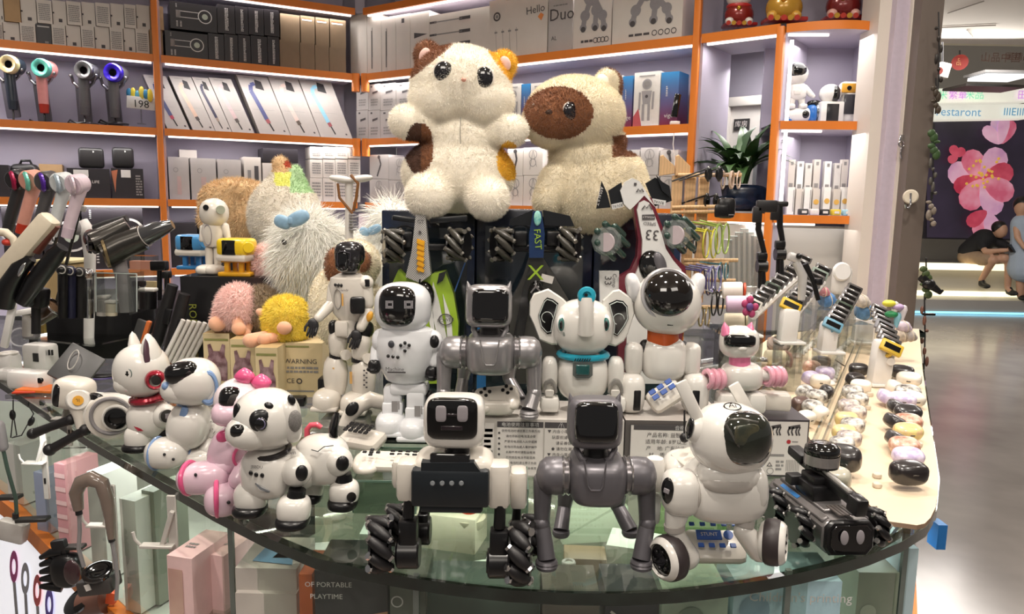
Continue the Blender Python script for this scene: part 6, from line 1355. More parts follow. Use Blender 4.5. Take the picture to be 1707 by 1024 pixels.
g.tube([(1070,349,-22),(1075,343,-22),(1078,347,-22),(1082,341,-22),(1087,350,-22)],.9,5);g.tube([(1061,320,-16),(1064,315,-16),(1067,319,-16),(1070,315,-16),(1073,320,-16)],.9,5);g.mat(INKW).text('ASSAULT',t.P(1081,362,-22),4.5,U,W);g.obj('lettering',t.root,label='upside down lettering SPEED 33')
add(t,'cockpit',BK,lambda g:g.e((1088,446,-20),(22,10,28),rot=(0,-20,0)));add(t,'cockpit_seat',GUN,lambda g:g.e((1100,440,-26),(10,6,20),rot=(0,-20,0)))
add(t,'tail_wing',CARF,lambda g:g.ppoly([(994,348),(1003,302),(1012,322),(1018,346)],-14,4),lambda g:g.ppoly([(1014,318),(1036,304),(1040,340),(1020,348)],-8,4),lambda g:g.ppoly([(1076,306),(1092,296),(1116,310),(1120,335),(1092,344)],-8,4),lambda g:g.ppoly([(1094,292),(1112,312),(1118,330),(1104,318)],-14,4))
g=t.g();g.mat(INKW);g.text('ASSAULT',t.P(999,327,-16),7.5,Vector((-.25,0,-1)).normalized()*1,Vector((1,0,-.25)).normalized());g.mat(CW).box(t.P(1029,343,-10),(18,1.5,8),(0,-14,0));g.box(t.P(1098,337,-10),(22,1.5,8),(0,8,0));g.mat(INK).text('RIVAL',t.P(1029,343,-11.5),6.5,Vector((-1,0,-.25)).normalized(),Vector((.25,0,-1)).normalized());g.text('RIVAL',t.P(1098,337,-11.5),6.5,Vector((-1,0,.14)).normalized(),Vector((-.14,0,-1)).normalized());g.obj('wing_lettering',t.root)
add(t,'side_pod',CW,lambda g:g.ppoly([(999,452),(1032,452),(1032,520),(1000,520)],-8,10));g=t.g();g.mat(INK).text('33',t.P(1013,468,-10),16,(0,0,-1),(1,0,0));g.text('Comp',t.P(1024,468,-10),9,(0,0,-1),(1,0,0));g.obj('pod_lettering',t.root)
CCL=glassmat('clear_wheel','#e4ece8',.14,alpha=.12);GT=mc('#9fd0c0',.2,coat=.5)
def clearwheel(x,y,d):
    g=t.g();g.mat(CCL).cyl((x-4,y,d-18),(x+2,y,d+16),24,n=9,b=4);g.mat(M('disc_pale','#c3b4b8',.2)).cyl((x-5,y+2,d-19),(x-3,y+2,d-16),15,n=20);w_=g.obj('wheel',t.root,label='clear plastic wheel with mint caps')
    for i in range(7):
        f=2*PI*i/7;q=(x+19*math.cos(f)+5,y+22*math.sin(f),d-4);g=t.g();g.mat(M('roller_green','#27423a',.25,coat=.6)).limb((q[0]-6,q[1]-7,q[2]-8),(q[0]+8,q[1]+7,q[2]+8),5.5,5.5,10);g.mat(GT).e((q[0]-6,q[1]-7,q[2]-9),4,n=10);g.obj('roller',w_)
clearwheel(1014,402,-20);clearwheel(1130,390,-10)
# ---- left cluster of plush toys and boxes
WDB=M('wood_print','#d8c39a',.5,var=.08,scale=20,kind='noise');
def bearbox(i,x0,x1,yf,label,side=None):
    def d(D):
        D.rect(.05,.86,.95,.90,M('olive_strip','#8a8a52',.5));pts=[(.12,.08),(.88,.08),(.9,.45),(.8,.58),(.84,.78),(.72,.8),(.62,.66),(.38,.66),(.28,.8),(.16,.78),(.2,.58),(.1,.45)]
        D.poly(pts,M('bear_window','#6d4a50',.1,coat=1,col2='#a88890',scale=60),1.2)
    return d
for i,(x0,x1,yf) in enumerate(((338,382,556),(383,424,566),(425,462,580))):
    counterbox('window_box',['first','second','third'][i]+' wood coloured box with a bear shaped window, counted from the white tubes',x0,x1,yf,1.14,.12,WDB,bearbox(i,x0,x1,yf,''),topm=M('wood_top','#bda274',.5))
def warn(D): D.text('WARNING',.5,.66,.017,INK);D.text('CE',.26,.3,.017,INK);D.ring(.46,.3,.006,.003,INK);D.scrib(.1,.44,.9,.58,2,INKG,4);D.rect(.1,.1,.8,.13,INKG);D.rect(.02,.92,.7,.95,M('olive_strip','#8a8a52',.5))
counterbox('window_box','wood coloured carton end lettered WARNING with CE mark under the yellow chick',464,537,572,1.14,.12,WDB,warn)
counterbox('dark_box','black lettered box carrying the small blue, white and yellow toy robots',300,444,462,1.28,.16,M('black_carton','#1b1a1c',.35,coat=.3),lambda D:(D.text('ROBOT',.13,.55,.03,M('lime_dark','#8f9440',.4),rot=-90),D.scrib(.5,.6,.95,.85,4,INKG,3),D.poly([(.02,.05),(.2,.1),(.14,.4)],M('ochre','#6f6238',.4))))
def smallplush(name,label,x,y,Y,shapes,mat,n,L,wd,seg=1,extra=None,**k):
    t=T(name,label,'plush toy',x,y,Y=Y);plush(t,shapes,[mat] if not isinstance(mat,list) else mat,k.pop('colour',lambda a,b,p:0),n,L,wd,seg=seg,**k)
    if extra: extra(t)
    return t
TANF=M('plush_tan','#e6c496',.9,sheen=.3,var=.2,scale=40);GWF=M('plush_grey_white','#ece4d6',.9,sheen=.3,var=.1,scale=30);WHF=M('plush_white','#fffdf6',.9,sheen=.4,var=.06,scale=60);GNF=M('plush_mint','#bfdcae',.9);LMF=M('plush_lemon','#f0f08a',.9)
YP=onz(440,600,1.14).y+.12
smallplush('plush_bear','large tan plush with curled paw behind the white toy robot','',400,450,) if 0 else None
smallplush('plush_bear','large tan furry plush lying behind the white toy robot',410,470,2.55,[lambda g:g.e((410,365,20),(66,50,64)),lambda g:g.e((372,336,0),(38,34,34)),lambda g:g.limb((352,326,-14),(340,370,-20),15,12),lambda g:g.e((392,318,0),(40,30,20))],TANF,16000,.012,.0022,vox=.011,comb=(0,0,-.5))
smallplush('plush_round','round greyish white plush with yellow and mint tuft and tan ear',475,470,2.42,[lambda g:g.e((475,362,0),(60,48,66)),lambda g:g.e((478,312,0),(34,28,30)),lambda g:g.e((468,275,6),(15,12,16)),lambda g:g.e((492,290,-6),(14,10,16))],[GWF,LMF,GNF,TANF,M('plush_red','#c0553c',.9)],15000,.009,.002,vox=.009,
  colour=lambda x,y,p:(4 if y<280 and x>474 and y>268 and x<486 else 3 if y<288 and x<482 else 2 if y<322 and x>484 else 1 if y<310 and x>458 and y>288 else 0))
def bow(x,y,d,s,m):
    def f(t):
        add(t,'bow',m,lambda g:g.e((x-s*.9,y+s*.15,d),(s,s*.4,s*.75),.8,1,rot=(0,20,0)),lambda g:g.e((x+s*.9,y-s*.25,d),(s*1.35,s*.4,s*.8),.8,1,rot=(0,-26,0)),lambda g:g.box((x,y,d-3),(s*.5,s*.5,s*.7),b=1.5),label='pale blue satin bow')
    return f
BOWM=M('bow_blue','#8fb4d0',.3,sheen=.5,var=.15,scale=90)
smallplush('plush_dog','shaggy white plush dog with long hair and a pale blue bow',515,560,2.02,[lambda g:g.e((512,400,0),(48,44,44)),lambda g:g.e((496,432,-10),(36,36,34)),lambda g:g.e((545,430,8),(50,44,50)),lambda g:g.e((520,470,20),(44,40,30))],WHF,9000,.045,.002,seg=5,vox=.012,comb=(0,-.1,-.55),jit=.35,extra=lambda t:(bow(484,368,-66,14,BOWM)(t),add(t,'eye',BK,lambda g:g.e((474,404,-54),4.5))))
smallplush('plush_dog','shaggy white plush dog behind the pole of the winged bow toy',650,470,2.15,[lambda g:g.e((652,370,0),(34,32,34)),lambda g:g.e((640,440,6),(50,40,60)),lambda g:g.e((622,530,0),(60,46,64))],WHF,6000,.045,.0022,seg=5,vox=.012,comb=(0,-.1,-.4),jit=.4,extra=bow(616,385,-40,9,BOWM))
t=smallplush('plush_puppy','cream short haired plush puppy with brown ears behind the tall humanoid',585,560,1.66,[lambda g:g.e((592,440,0),(42,38,40)),lambda g:g.e((560,510,6),(44,38,66)),lambda g:g.e((600,540,10),(60,40,74)),lambda g:g.e((556,442,-18),(14,14,28)),lambda g:g.e((606,436,-34),(12,10,18))],[CRF2,BRF],16000,.006,.0014,vox=.006,colour=lambda x,y,p:1 if (((x-556)/15)**2+((y-443)/30)**2<1) or (((x-606)/12)**2+((y-436)/18)**2<1) else 0)
PEACH=M('plush_peach','#eeb291',.85,sheen=.3);YC=M('plush_chick','#ffe65a',.9,sheen=.3,var=.15,scale=40);PKL=M('plush_rose','#ffdcd6',.9,sheen=.4);GBR=M('plush_taupe','#ab967c',.9,sheen=.3,var=.2)
def feet(*ps):
    def f(t):
        for i,(x0,y0,d0,x1,y1,d1,r) in enumerate(ps): add(t,'foot',PEACH,lambda g:g.limb((x0,y0,d0),(x1,y1,d1),r*.8,r),lambda g:g.e((x1,y1,d1-2),(r*1.1,r*.8,r)))
    return f
smallplush('plush_chick','fluffy yellow plush chick with peach nose and feet on the window boxes',478,566,1.86,[lambda g:g.e((478,530,0),(39,34,37)),lambda g:g.e((478,550,0),(38,34,22))],YC,9000,.010,.0016,vox=.006,extra=lambda t:(add(t,'nose',PEACH,lambda g:g.e((474,547,-38),(12,9,11))),feet((450,560,-20,418,568,-36,12),(462,562,-26,440,566,-40,10))(t),add(t,'ear',PEACH,lambda g:g.e((437,522,-6),(11,7,7),rot=(0,24,0)))))
smallplush('plush_chick','fluffy rose pink plush with peach feet at the rear end of the window boxes',398,545,1.95,[lambda g:g.e((398,512,0),(36,32,38)),lambda g:g.e((372,532,0),(18,18,18))],PKL,7000,.012,.0018,vox=.007,extra=feet((372,534,-14,362,540,-20,13),(396,534,-24,398,548,-30,11)))
smallplush('plush_chick','taupe furry plush squeezed between the rose plush and the yellow chick',436,548,1.96,[lambda g:g.e((436,515,6),(32,30,38))],GBR,6000,.012,.0018,vox=.007,extra=feet((412,545,-20,406,556,-26,11)))
smallplush('plush_pink_tuft','pale pink fluffy plush peeking out beside the shaggy white dog',440,480,2.08,[lambda g:g.e((443,440,0),(20,18,34))],PKL,4000,.012,.0018,vox=.007)
# toy robots on the dark box
ZB=1.281
t=T('toy_robot','small off-white toy robot with round head and long feet on the black lettered box','robot',352,456,z=ZB)
add(t,'head',WH2,lambda g:g.e((357,355,0),(23,21,24),.9,.9,n=28));add(t,'eye',BK,lambda g:g.cyl((344,346,-18),(343,346,-22),4.5,n=16));add(t,'ear_disc',M('sage','#9a9f8f',.4),lambda g:g.cyl((367,350,-18),(368,350,-21),7,n=18))
add(t,'torso',WH2,lambda g:g.lathe((356,411,0),[(14,0),(17,8),(19,24),(16,36),(8,41)],(0,0,1),n=26,sc=(1,.8)));add(t,'chest_line',EYEG,lambda g:g.torus((346,392,-13),11,.7,(-.3,-1,0),n=22,m=5,sc=(.7,1.5)));add(t,'arm',WH2,lambda g:g.limb((375,378,0),(380,398,-2),7,5));add(t,'arm',WH2,lambda g:g.limb((338,380,0),(336,400,-4),5,4))
for x in(349,363): add(t,'leg',WH2,lambda g:g.limb((x,416,0),(x,440,0),7,6));add(t,'foot',WH2,lambda g:g.e((x-6,450,-8),(14,20,9),.8,.8,n=20,cut=(-40,90)))
def cuberobot(label,x,y,m,m2,s):
    t=T('toy_robot',label,'robot',x,y,z=ZB);
    add(t,'head',m,lambda g:g.box((x,y-47*s,0),(54*s,44*s,30*s),(0,0,-10),b=8*s));add(t,'chin',WH2,lambda g:g.box((x,y-30*s,0),(54*s,44*s,13*s),(0,0,-10),b=5*s));add(t,'screen',BK,lambda g:g.box((x-14*s,y-46*s,-20*s),(24*s,3,24*s),(0,0,-10),b=1.2));add(t,'ear',m,lambda g:g.cyl((x+20*s,y-46*s,-20*s),(x+19*s,y-46*s,-25*s),9*s,n=20,b=1))
    for dx in(-16,-2,8,20): add(t,'leg',m2,lambda g:g.box((x+dx*s,y-14*s,(-8 if dx in(-16,8) else 8)*s),(8*s,10*s,22*s),b=2))
    add(t,'base',m2,lambda g:g.box((x+2,y-3*s,0),(54*s,38*s,7*s),b=2));add(t,'hip_plate',m2,lambda g:g.box((x,y-25*s,0),(44*s,30*s,6*s),b=2));return t
cuberobot('yellow toy robot with a cube head and dark screen on the black lettered box',395,459,mc('#e9c522',.3,coat=.4),mc('#dfa420',.3,coat=.4),1)
cuberobot('blue toy robot with a cube head behind the off-white toy robot',324,448,mc('#4d94cc',.3,coat=.4),mc('#3c86c2',.3,coat=.4),.92)
t=T('winged_bow_toy','white winged bow with brown strap on top of a pale pole','toy',588,560,Y=1.86)
add(t,'wing',WHITEM,lambda g:g.e((569,299,0),(20,10,6),.9,1,rot=(0,8,0)),lambda g:g.e((602,298,0),(19,10,6),.9,1,rot=(0,-8,0)));add(t,'strap',mc('#8a5a2c',.5),lambda g:g.tube([(585,292,-6),(597,306,-8),(594,330,-6),(589,352,-4)],2.6,8),lambda g:g.tube([(563,306,-4),(566,330,-4),(588,356,-4)],2.2,8));add(t,'pole',WHITEM,lambda g:g.cyl((582,661,4),(582,303,4),7,6.5));add(t,'coil',GREYM,lambda g:[g.torus((588,358+i*5,-2),5,1.5,n=14,m=6) for i in range(6)])
t=T('gold_frame_toy','small gold wire roof frame leaning on the window box','toy',490,652,Y=onz(490,655,1.0).y)
GO=M('gold_wire','#c9a046',.25,.8);add(t,'wire',GO,lambda g:g.tube([(446,612,0),(478,586,0),(506,608,0),(507,632,0)],1.6,6),lambda g:g.tube([(452,594,4),(478,584,0),(506,606,-2)],1.6,6));add(t,'foot_block',BS,lambda g:g.box((490,645,2),(90,20,14),b=2))
# ================================================================ GADGETS AT THE LEFT
def Q(name,label,cat,at,where,*parts,group=None):
    t=T(name,label,cat,at[0],at[1],group=group,**({'z':where} if where<1.7 and where>0 and where<1.6 and not isinstance(where,tuple) else {'Y':where})) if not isinstance(where,tuple) else T(name,label,cat,at[0],at[1],Y=where[0],group=group)
    for pt in parts: add(t,pt[0],pt[1],*pt[2:])
    return t
BRN=mc('#6f3b30',.4);BEI=mc('#d9cdb8',.4);LGR=M('light_grey','#b9b4b0',.35)
MTL=M('dark_metal','#4a4744',.22,.75,var=.1)
# row of tilted hair dryers on a rod rack
for i,(x,y,c,b,ft,lb) in enumerate(((27,298,'#a51f4c','#302f31','#302f31','tilted black hair dryer with crimson ring, first in the leaning row'),(50,299,'#7fd6c2','#e0a08f','#c2371f','tilted peach hair dryer with mint ring and red foot in the leaning row'),(76,301,'#5a2fa0','#4d4a4c','#3f3c3e','tilted dark grey hair dryer with violet ring in the leaning row'),(101,303,'#b7c6d2','#cfd3d4','#c4c8c9','tilted pale silver hair dryer in the leaning row'),(126,306,'#d6c3cf','#d9c5d0','#cbb7c4','tilted pale lilac hair dryer, last in the leaning row'))):
    t=T('hair_dryer',label:=lb,'hair dryer',x-25,400,Y=2.15-.05*i); 
    add(t,'barrel',mc(b,.3,coat=.3),lambda g:g.cyl((x-5,y+3,-12),(x+13,y-1,14),17,16,b=3,n=24));add(t,'nozzle_ring',mc(c,.25,.3),lambda g:g.lathe((x-3,y+3,-10),[(15,0),(16.5,3),(13,6),(7,5),(6,-2)],(-.75,-.62,-.12),n=24,caps=False))
    add(t,'handle',mc(b,.3,coat=.3),lambda g:g.tube([(x+8,y+8,2),(x,y+34,2),(x-12,y+76,2)],[11,9.5,9],14));add(t,'handle_foot',mc(ft,.35),lambda g:g.tube([(x-11,y+74,2),(x-15,y+90,2)],[9.2,8.6],14))
for i,(x0,y0,x1,y1) in enumerate(((142,318,108,450),(118,300,86,430))):
    Q('rack_rod',['black slanted rod with a silver end beside the lilac dryer','second slanted black rod behind the pale dryers'][i],'rod',(x1,y1),(2.1+i*.15,),('rod',MTL,lambda g:g.tube([(x0,y0,0),(x0+(x1-x0)*1.6,y0+(y1-y0)*1.6,0)],2.6,8)),('clamp',LGR,lambda g:g.box((x0-3,y0+30,0),(8,6,10),(0,20,0),b=1)))
t=Q('cordless_vacuum','long cream cordless vacuum body with maroon underside leaning at the frame edge','vacuum',(20,540),(1.75,),
 ('body',BEI,lambda g:(lambda a,b:g.box((a+b)/2,(31,30,(b-a).length/g.k),Matrix(((b-a).cross(Vector((0,1,0))).normalized(),Vector((0,1,0)),(b-a).normalized())).transposed(),b=8))(g.P(-20,485,0),g.P(86,362,0))),
 ('underside',BRN,lambda g:g.tube([(92,374,4),(58,418,4)],[9,10],12)),
 ('handle',BS,lambda g:g.tube([(104,412,0),(92,426,0),(60,468,0),(36,505,0)],[10,14,15,11],14),lambda g:g.tube([(52,430,-4),(34,446,-6),(14,478,-4),(6,510,0)],[9,14,17,16],14)),('chrome_trim',CHROME,lambda g:g.e((36,450,-20),(4,3,13),rot=(0,30,0))))
t=Q('beige_styler','beige and red curved hair styler lying at the frame edge','hair styler',(10,430),(1.85,),('body',BEI,lambda g:g.tube([(-10,386,0),(10,388,0),(22,398,0),(24,410,0)],[7,7,6,5],10)),('red_tip',mc('#c33a2c',.4),lambda g:g.e((12,404,0),(8,8,6))))
t=Q('black_camera','boxy black camera-like grip under the cream vacuum','gadget',(60,560),(1.9,),('body',BS,lambda g:g.box((58,495,0),(38,30,34),(0,10,0),b=6)),('lens',BK,lambda g:g.cyl((46,500,-16),(44,501,-24),12,b=2)),('post',BM,lambda g:g.cyl((60,556,0),(60,508,0),7)))
# vacuum heads in clear bin
t=Q('vacuum_motor','dark metallic cordless vacuum motor with two round lenses, lying in the clear bin','vacuum',(200,520),(1.95,),
 ('cyclone',MTL,lambda g:g.tube([(176,424,-10),(206,408,0),(238,396,8)],[25,23,21],20)),('front_cap',M('copper','#8c7a5a',.25,.7),lambda g:g.lathe((178,422,-12),[(26,0),(25,4),(18,6),(16,3),(0,3)],(-.8,-.5,-.2),n=28,caps=False)),
 ('motor',MTL,lambda g:g.tube([(150,406,-20),(172,398,-6),(214,376,10)],[19,20,15],20)),('lens',BK,lambda g:g.lathe((151,406,-20),[(17,0),(15,5),(9,6),(8,2),(0,2)],(-.8,-.6,0),n=24,caps=False)),
 ('tube',M('clear_dark','#3a3a3c',.1,coat=1),lambda g:g.tube([(232,398,6),(262,384,10),(288,374,14)],[17,15,8],16)),('pipe',GREYM,lambda g:g.tube([(196,430,4),(206,470,4),(212,520,4)],[12,11,11],14)),('ribs',LGR,lambda g:[g.torus((228+i*7,399-i*3,8),20-i,.8,(.9,0,.4),n=22,m=5) for i in range(3)]))
t=Q('black_duster','dark ribbed nozzle lying above the vacuum motor','nozzle',(180,400),(2.1,),('body',BM,lambda g:g.tube([(160,384,0),(180,376,0),(212,364,0)],[10,9,6],12)),('collar',mc('#5a2a24',.4),lambda g:g.e((152,398,-6),(12,12,16))))
t=Q('white_vacuum_wand','white and grey vacuum handle standing behind the vacuum motor','vacuum',(145,500),(2.15,),('handle',WHITEP,lambda g:g.tube([(134,372,0),(148,390,0),(150,430,0),(148,572,0)],[13,12,9,8],14)),('grip',GREYM,lambda g:g.e((128,380,-10),(9,9,12))))
t=Q('clear_bin','open clear acrylic bin around the vacuum parts','bin',(205,525),(1.9,),('wall',GCLR,lambda g:g.box((194,488,0),(66,2,68)),lambda g:g.box((160,488,26),(2,52,68)),lambda g:g.box((228,488,26),(2,52,68)),lambda g:g.box((194,488,52),(66,2,68))),('rim',M('acrylic_edge','#b9c2c0',.15,coat=.5),lambda g:g.tube([(160,455,0),(228,457,0)],1,5),lambda g:g.tube([(160,455,0),(160,520,0)],1,5),lambda g:g.tube([(228,457,0),(228,520,0)],1,5),lambda g:g.tube([(194,456,0),(194,520,0)],.8,5)))
t=Q('clear_rack','clear rack with an orange band near the orange cabinet post','rack',(240,500),(2.3,),('panel',GCLR,lambda g:g.box((238,514,0),(52,20,176))),('band',M('salmon','#cf8a72',.5),lambda g:g.box((236,442,2),(34,12,14))),('pad',M('yellowish','#d3b98a',.6),lambda g:g.box((250,476,2),(36,12,14))))
t=Q('wooden_crate','pale wooden box under the rods behind the small black tubes','box',(110,500),(2.25,),('body',M('pale_wood','#c0a577',.6,var=.15,kind='wave',scale=60),lambda g:g.box((110,470,0),(62,60,64),(0,0,-8),b=1)),('lid',M('lid_cream','#e5d6a8',.5),lambda g:g.box((110,434,0),(64,62,5),(0,0,-8),b=1)))
for i,(x,y,c,lb) in enumerate(((105,448,BS,'black'),(118,450,M('ink_blue','#22233c',.3),'ink blue'),(134,452,BM,'matt black'),(148,455,CHROME,'chrome'))):
    Q('tube_massager',lb+' upright tube with rounded head in the row before the clear bin','massager',(x,540),(1.95+.02*i,),('shaft',c,lambda g:g.cyl((x,530,0),(x,y+6,0),7.5,8)),('head',c,lambda g:g.e((x-1,y+2,-4),(9,10,9))),('ring',LGR,lambda g:g.torus((x-2,y+2,-12),6,1,(0,-1,0),n=16,m=5)))
r=bpy.data.objects.new('display_step',None);COL.objects.link(r);q0=atY(70,503,2.2);q1=atY(215,503,2.2);r.location=((q0.x+q1.x)/2,2.38,1.001);tag(r,'black glossy display step under the pale wooden box and the vacuum bin','riser')
g=G();g.mat(BS).box(Vector((0,0,(q0.z-1.003)/2)),(q1.x-q0.x,.34,q0.z-1.003),b=.003);g.obj('block',r)
# round charging pads on arms
for i,(x,y,tx,bx,by,lb) in enumerate(((142,549,.45,112,575,'grey disc phone charger tilted to the side on a dark base, nearest the white cubes'),(175,549,-.2,160,590,'ringed disc phone charger above the orange ring base'),(208,538,.8,200,575,'grey disc charger pad seen edge on beside the orange edged case'),(125,520,.1,118,556,'low dark oval charger behind the disc chargers'))):
    t=T('phone_charger',lb,'charger',bx,by,z=1.001)
    ax=Vector((-.5*tx*2,-.8,.45 if tx<.4 else .2)).normalized()
    add(t,'pad',M('pad_grey','#8b8785',.45),lambda g:g.lathe((x,y,0),[(0,-3),(15,-3),(17,0),(17,2),(15,3),(0,3)],ax,n=28));add(t,'ring',BM,lambda g:g.torus(g.P(x,y,0)+ax*3*g.k,13.5,1.2,ax,n=26,m=6))
    add(t,'arm',BS,lambda g:g.tube([(x,y+6,4),((x+bx)/2+6,(y+by)/2,6),(bx,by-3,0)],2.6,8));add(t,'base',BS if i!=1 else mc('#d2622c',.4),lambda g:g.lathe((bx,by,0),[(18,0),(20,2),(20,6),(16,8),(0,8)],(0,0,1),n=26))
# white and dark stands
def slab_(name,label,cat,x,y,Yw,w,h,d,m,rot,*more): return Q(name,label,cat,(x,y+h/2),Yw,('body',m,lambda g:g.box((x,y,0),(w,d,h),rot,b=min(4,w/3,d/3))),*more)
slab_('phone_stand','white upright phone stand at the frame edge','stand',14,545,(1.95,),12,74,8,WHITEP,(0,16,0),('rest',WHITEP,lambda g:g.box((8,510,-4),(34,16,12),b=4)))
slab_('phone_stand','white lamp-like stand with flat square head','stand',42,520,(2.0,),34,10,20,WHITEP,(0,-10,0),('neck',LGR,lambda g:g.cyl((46,560,2),(46,524,2),8)))
slab_('dark_case','dark upright block beside the small brass cylinder','case',52,548,(2.15,),22,34,18,GREYM,(0,0,0))
t=Q('glass_tumbler','dark glass tumbler with amber bottom lying beside the black grip','cup',(78,545),(1.95,),('cup',M('amber_glass','#5b4638',.08,coat=1,var=.4,scale=40),lambda g:g.tube([(62,532,0),(90,512,0)],[13,16],20)),('rim',CHROME,lambda g:g.torus((91,511,0),15,1.5,(.8,0,.55),n=24)))
t=Q('spray_bottle','small black spray bottle before the grey discs','bottle',(57,576),1.001,('body',BS,lambda g:g.lathe((56,574,0),[(6,0),(7,2),(6,16),(3,20),(3,26),(0,27)],(.1,0,1),n=16)))
t=Q('brass_lighter','small brass and black cylinder behind the spray bottle','gadget',(74,554),1.001,('body',M('brass','#b79a5a',.25,.8),lambda g:g.cyl((74,554,0),(74,538,0),7)),('top',BS,lambda g:g.cyl((74,538,0),(74,532,0),7)))
for i,(x,y,w,h,d,lb) in enumerate(((68,594,48,44,30,'big white cube gadget with dark slot'),(14,606,34,34,26,'white cup-like gadget at the frame edge'),(20,624,50,18,30,'low white tray gadget'),(50,632,64,30,34,'white rounded dock with dark oval screen'))):
    t=T('white_gadget',lb+' on the glass counter','gadget',x,y+h/2,z=1.001);add(t,'body',WHITEP,lambda g:g.box((x,y,0),(w,d,h),(0,0,-12),b=6))
    if i==0: add(t,'slot',BM,lambda g:g.box((x-8,y+2,-d/2-1),(10,3,14),(0,0,-12)));add(t,'keys',BM,lambda g:[g.box((x+4+k*5,y-6,-d/2),(2.5,3,9),(0,0,-12),b=.5) for k in range(4)])
    if i==3: add(t,'screen',BK,lambda g:g.box((x+4,y+2,-d/2-1),(38,2,9),(0,0,-12),b=.9),lambda g:g.cyl((x+18,y+2,-d/2-1),(x+18,y+2,-d/2-3),4))
    if i==1: add(t,'cup_rim',WHITEM,lambda g:g.torus((x,y-17,0),13,2,(0,0,1),n=22))
t=Q('metal_buckle','folded dark metal strap resting on the white cube','strap',(80,608),1.001,('strap',MTL,lambda g:g.box((76,602,-22),(36,18,14),(0,4,-10),b=4),lambda g:g.torus((76,598,-24),15,3,(0,-.4,1),n=20,m=6)))
t=Q('orange_case','flat orange case and red card at the glass edge','case',(62,652),1.001,('orange_lid',mc('#e0742c',.45),lambda g:g.box((68,648,0),(62,40,5),(0,0,-4),b=1)),('red_card',mc('#c9401f',.45),lambda g:g.box((44,652,-14),(34,26,3),(0,0,12),b=.8)),('tray',GCLR,lambda g:g.box((70,656,0),(84,60,8),(0,0,-4),b=1)))
t=slab_('tablet_stand','dark slanted tablet with an oval ring mark behind the cat robot','tablet',128,612,(1.82,),62,64,8,M('slate_pad','#4f4e4f',.4),(-35,28,0),('ring_mark',LGR,lambda g:g.torus((122,600,-6),12,1,(-.2,-.8,.5),n=24,m=5,sc=(.7,1.4))))
t=slab_('phone_case','grey phone case with orange side in the stand row','case',232,560,(2.0,),20,56,7,M('slate_pad','#4f4e4f'),(0,20,0),('orange_edge',mc('#d9743a',.4),lambda g:g.box((243,556,0),(7,9,44),(0,20,0),b=1.5)),('pale_sheet',LGR,lambda g:g.box((256,574,2),(16,5,36),(0,20,0),b=1)))
for i in range(6):
    x=306+i*9;Q('white_tube',f'{ORD[i]} slim white tube from the dark rods in the leaning bundle','tube',(x-40,610),(1.92+.012*i,),('tube',WHITEM,lambda g:g.cyl((x-36,606,0),(x,533+i*1.2,4),3.8,n=12,b=.6)),group='bundle of slim white tubes')
for i,(x0,y0,x1,y1) in enumerate(((288,475,258,580),(308,490,280,600))): Q('dark_rod',['first','second'][i]+' thick black angled rod beside the white tubes','rod',(x1,y1),(2.0-.05*i,),('rod',BM,lambda g:g.tube([(x0,y0,0),((x0+x1)/2,(y0+y1)/2,0),(x1,y1,0)],[9,11,10],12)),('plate',BS,lambda g:g.box(((x0+x1)/2+6,(y0+y1)/2,-8),(12,6,26),(0,16,0),b=2)))
for i,(x,y,h) in enumerate(((266,440,60),(232,470,44),(247,480,34),(278,455,50),(172,492,34),(186,500,26))):
    Q('charger_post',['black T shaped post near the orange cabinet post','chrome capped black jar','low white lidded black jar','slim black post beside the T post','small clear jar with a pale fill','tiny beige jar before the clear bin'][i],'holder' if i in(0,3) else 'jar',(x,y+h),(2.1-.03*i,),('post',[BS,CHROME,BS,BS,LGR,BEI][i],lambda g:g.cyl((x,y+h,0),(x,y+6,0),[4,9,14,4,10,9][i])),('top',[BS,BS,WHITEM,BS,WHITEM,WHITEM][i],lambda g:g.box((x,y+3,0),([26,18,28,12,20,18][i],16,[16,10,6,12,6,5][i]),b=2.4)))
t=Q('glass_board','clear glass sheets laid across the left counter under the gadgets','glass sheet',(150,600),1.001,('sheet',GCLR,lambda g:g.box(g.P(150,560,0)*1.0,(150,120,3),(0,0,-20))))
t=Q('black_cables','coiled black and violet cable bundle behind the cat robot','cable',(170,636),1.001,('coil',BM,lambda g:[g.torus((172+k*3,628-k,k*4),18+k,2,(0,.2,1),n=20,m=6) for k in range(3)]),('violet_coil',M('violet_cable','#5a4f86',.4),lambda g:g.torus((166,630,-6),20,1.6,(0,.1,1),n=22,m=6)))
for i,(x,y,w,h,d) in enumerate(((330,640,44,10,30),(300,628,30,14,24),(470,668,80,16,20),(548,648,30,40,30))):
    Q('dark_part',['flat black block before the window boxes','black block with red edge behind the blue-nosed puppy','black tread toy base before the WARNING carton','black base block beside the humanoid boots'][i],'block',(x,y+h/2),1.001,('block',BS,lambda g:g.box((x,y,0),(w,d,h),b=3)),('detail',[BM,mc('#a3262a',.4),LGR,BM][i],lambda g:g.box((x-w*.2,y-h*.2,-d/2-1),(w*.4,3,h*.4),b=.9)))
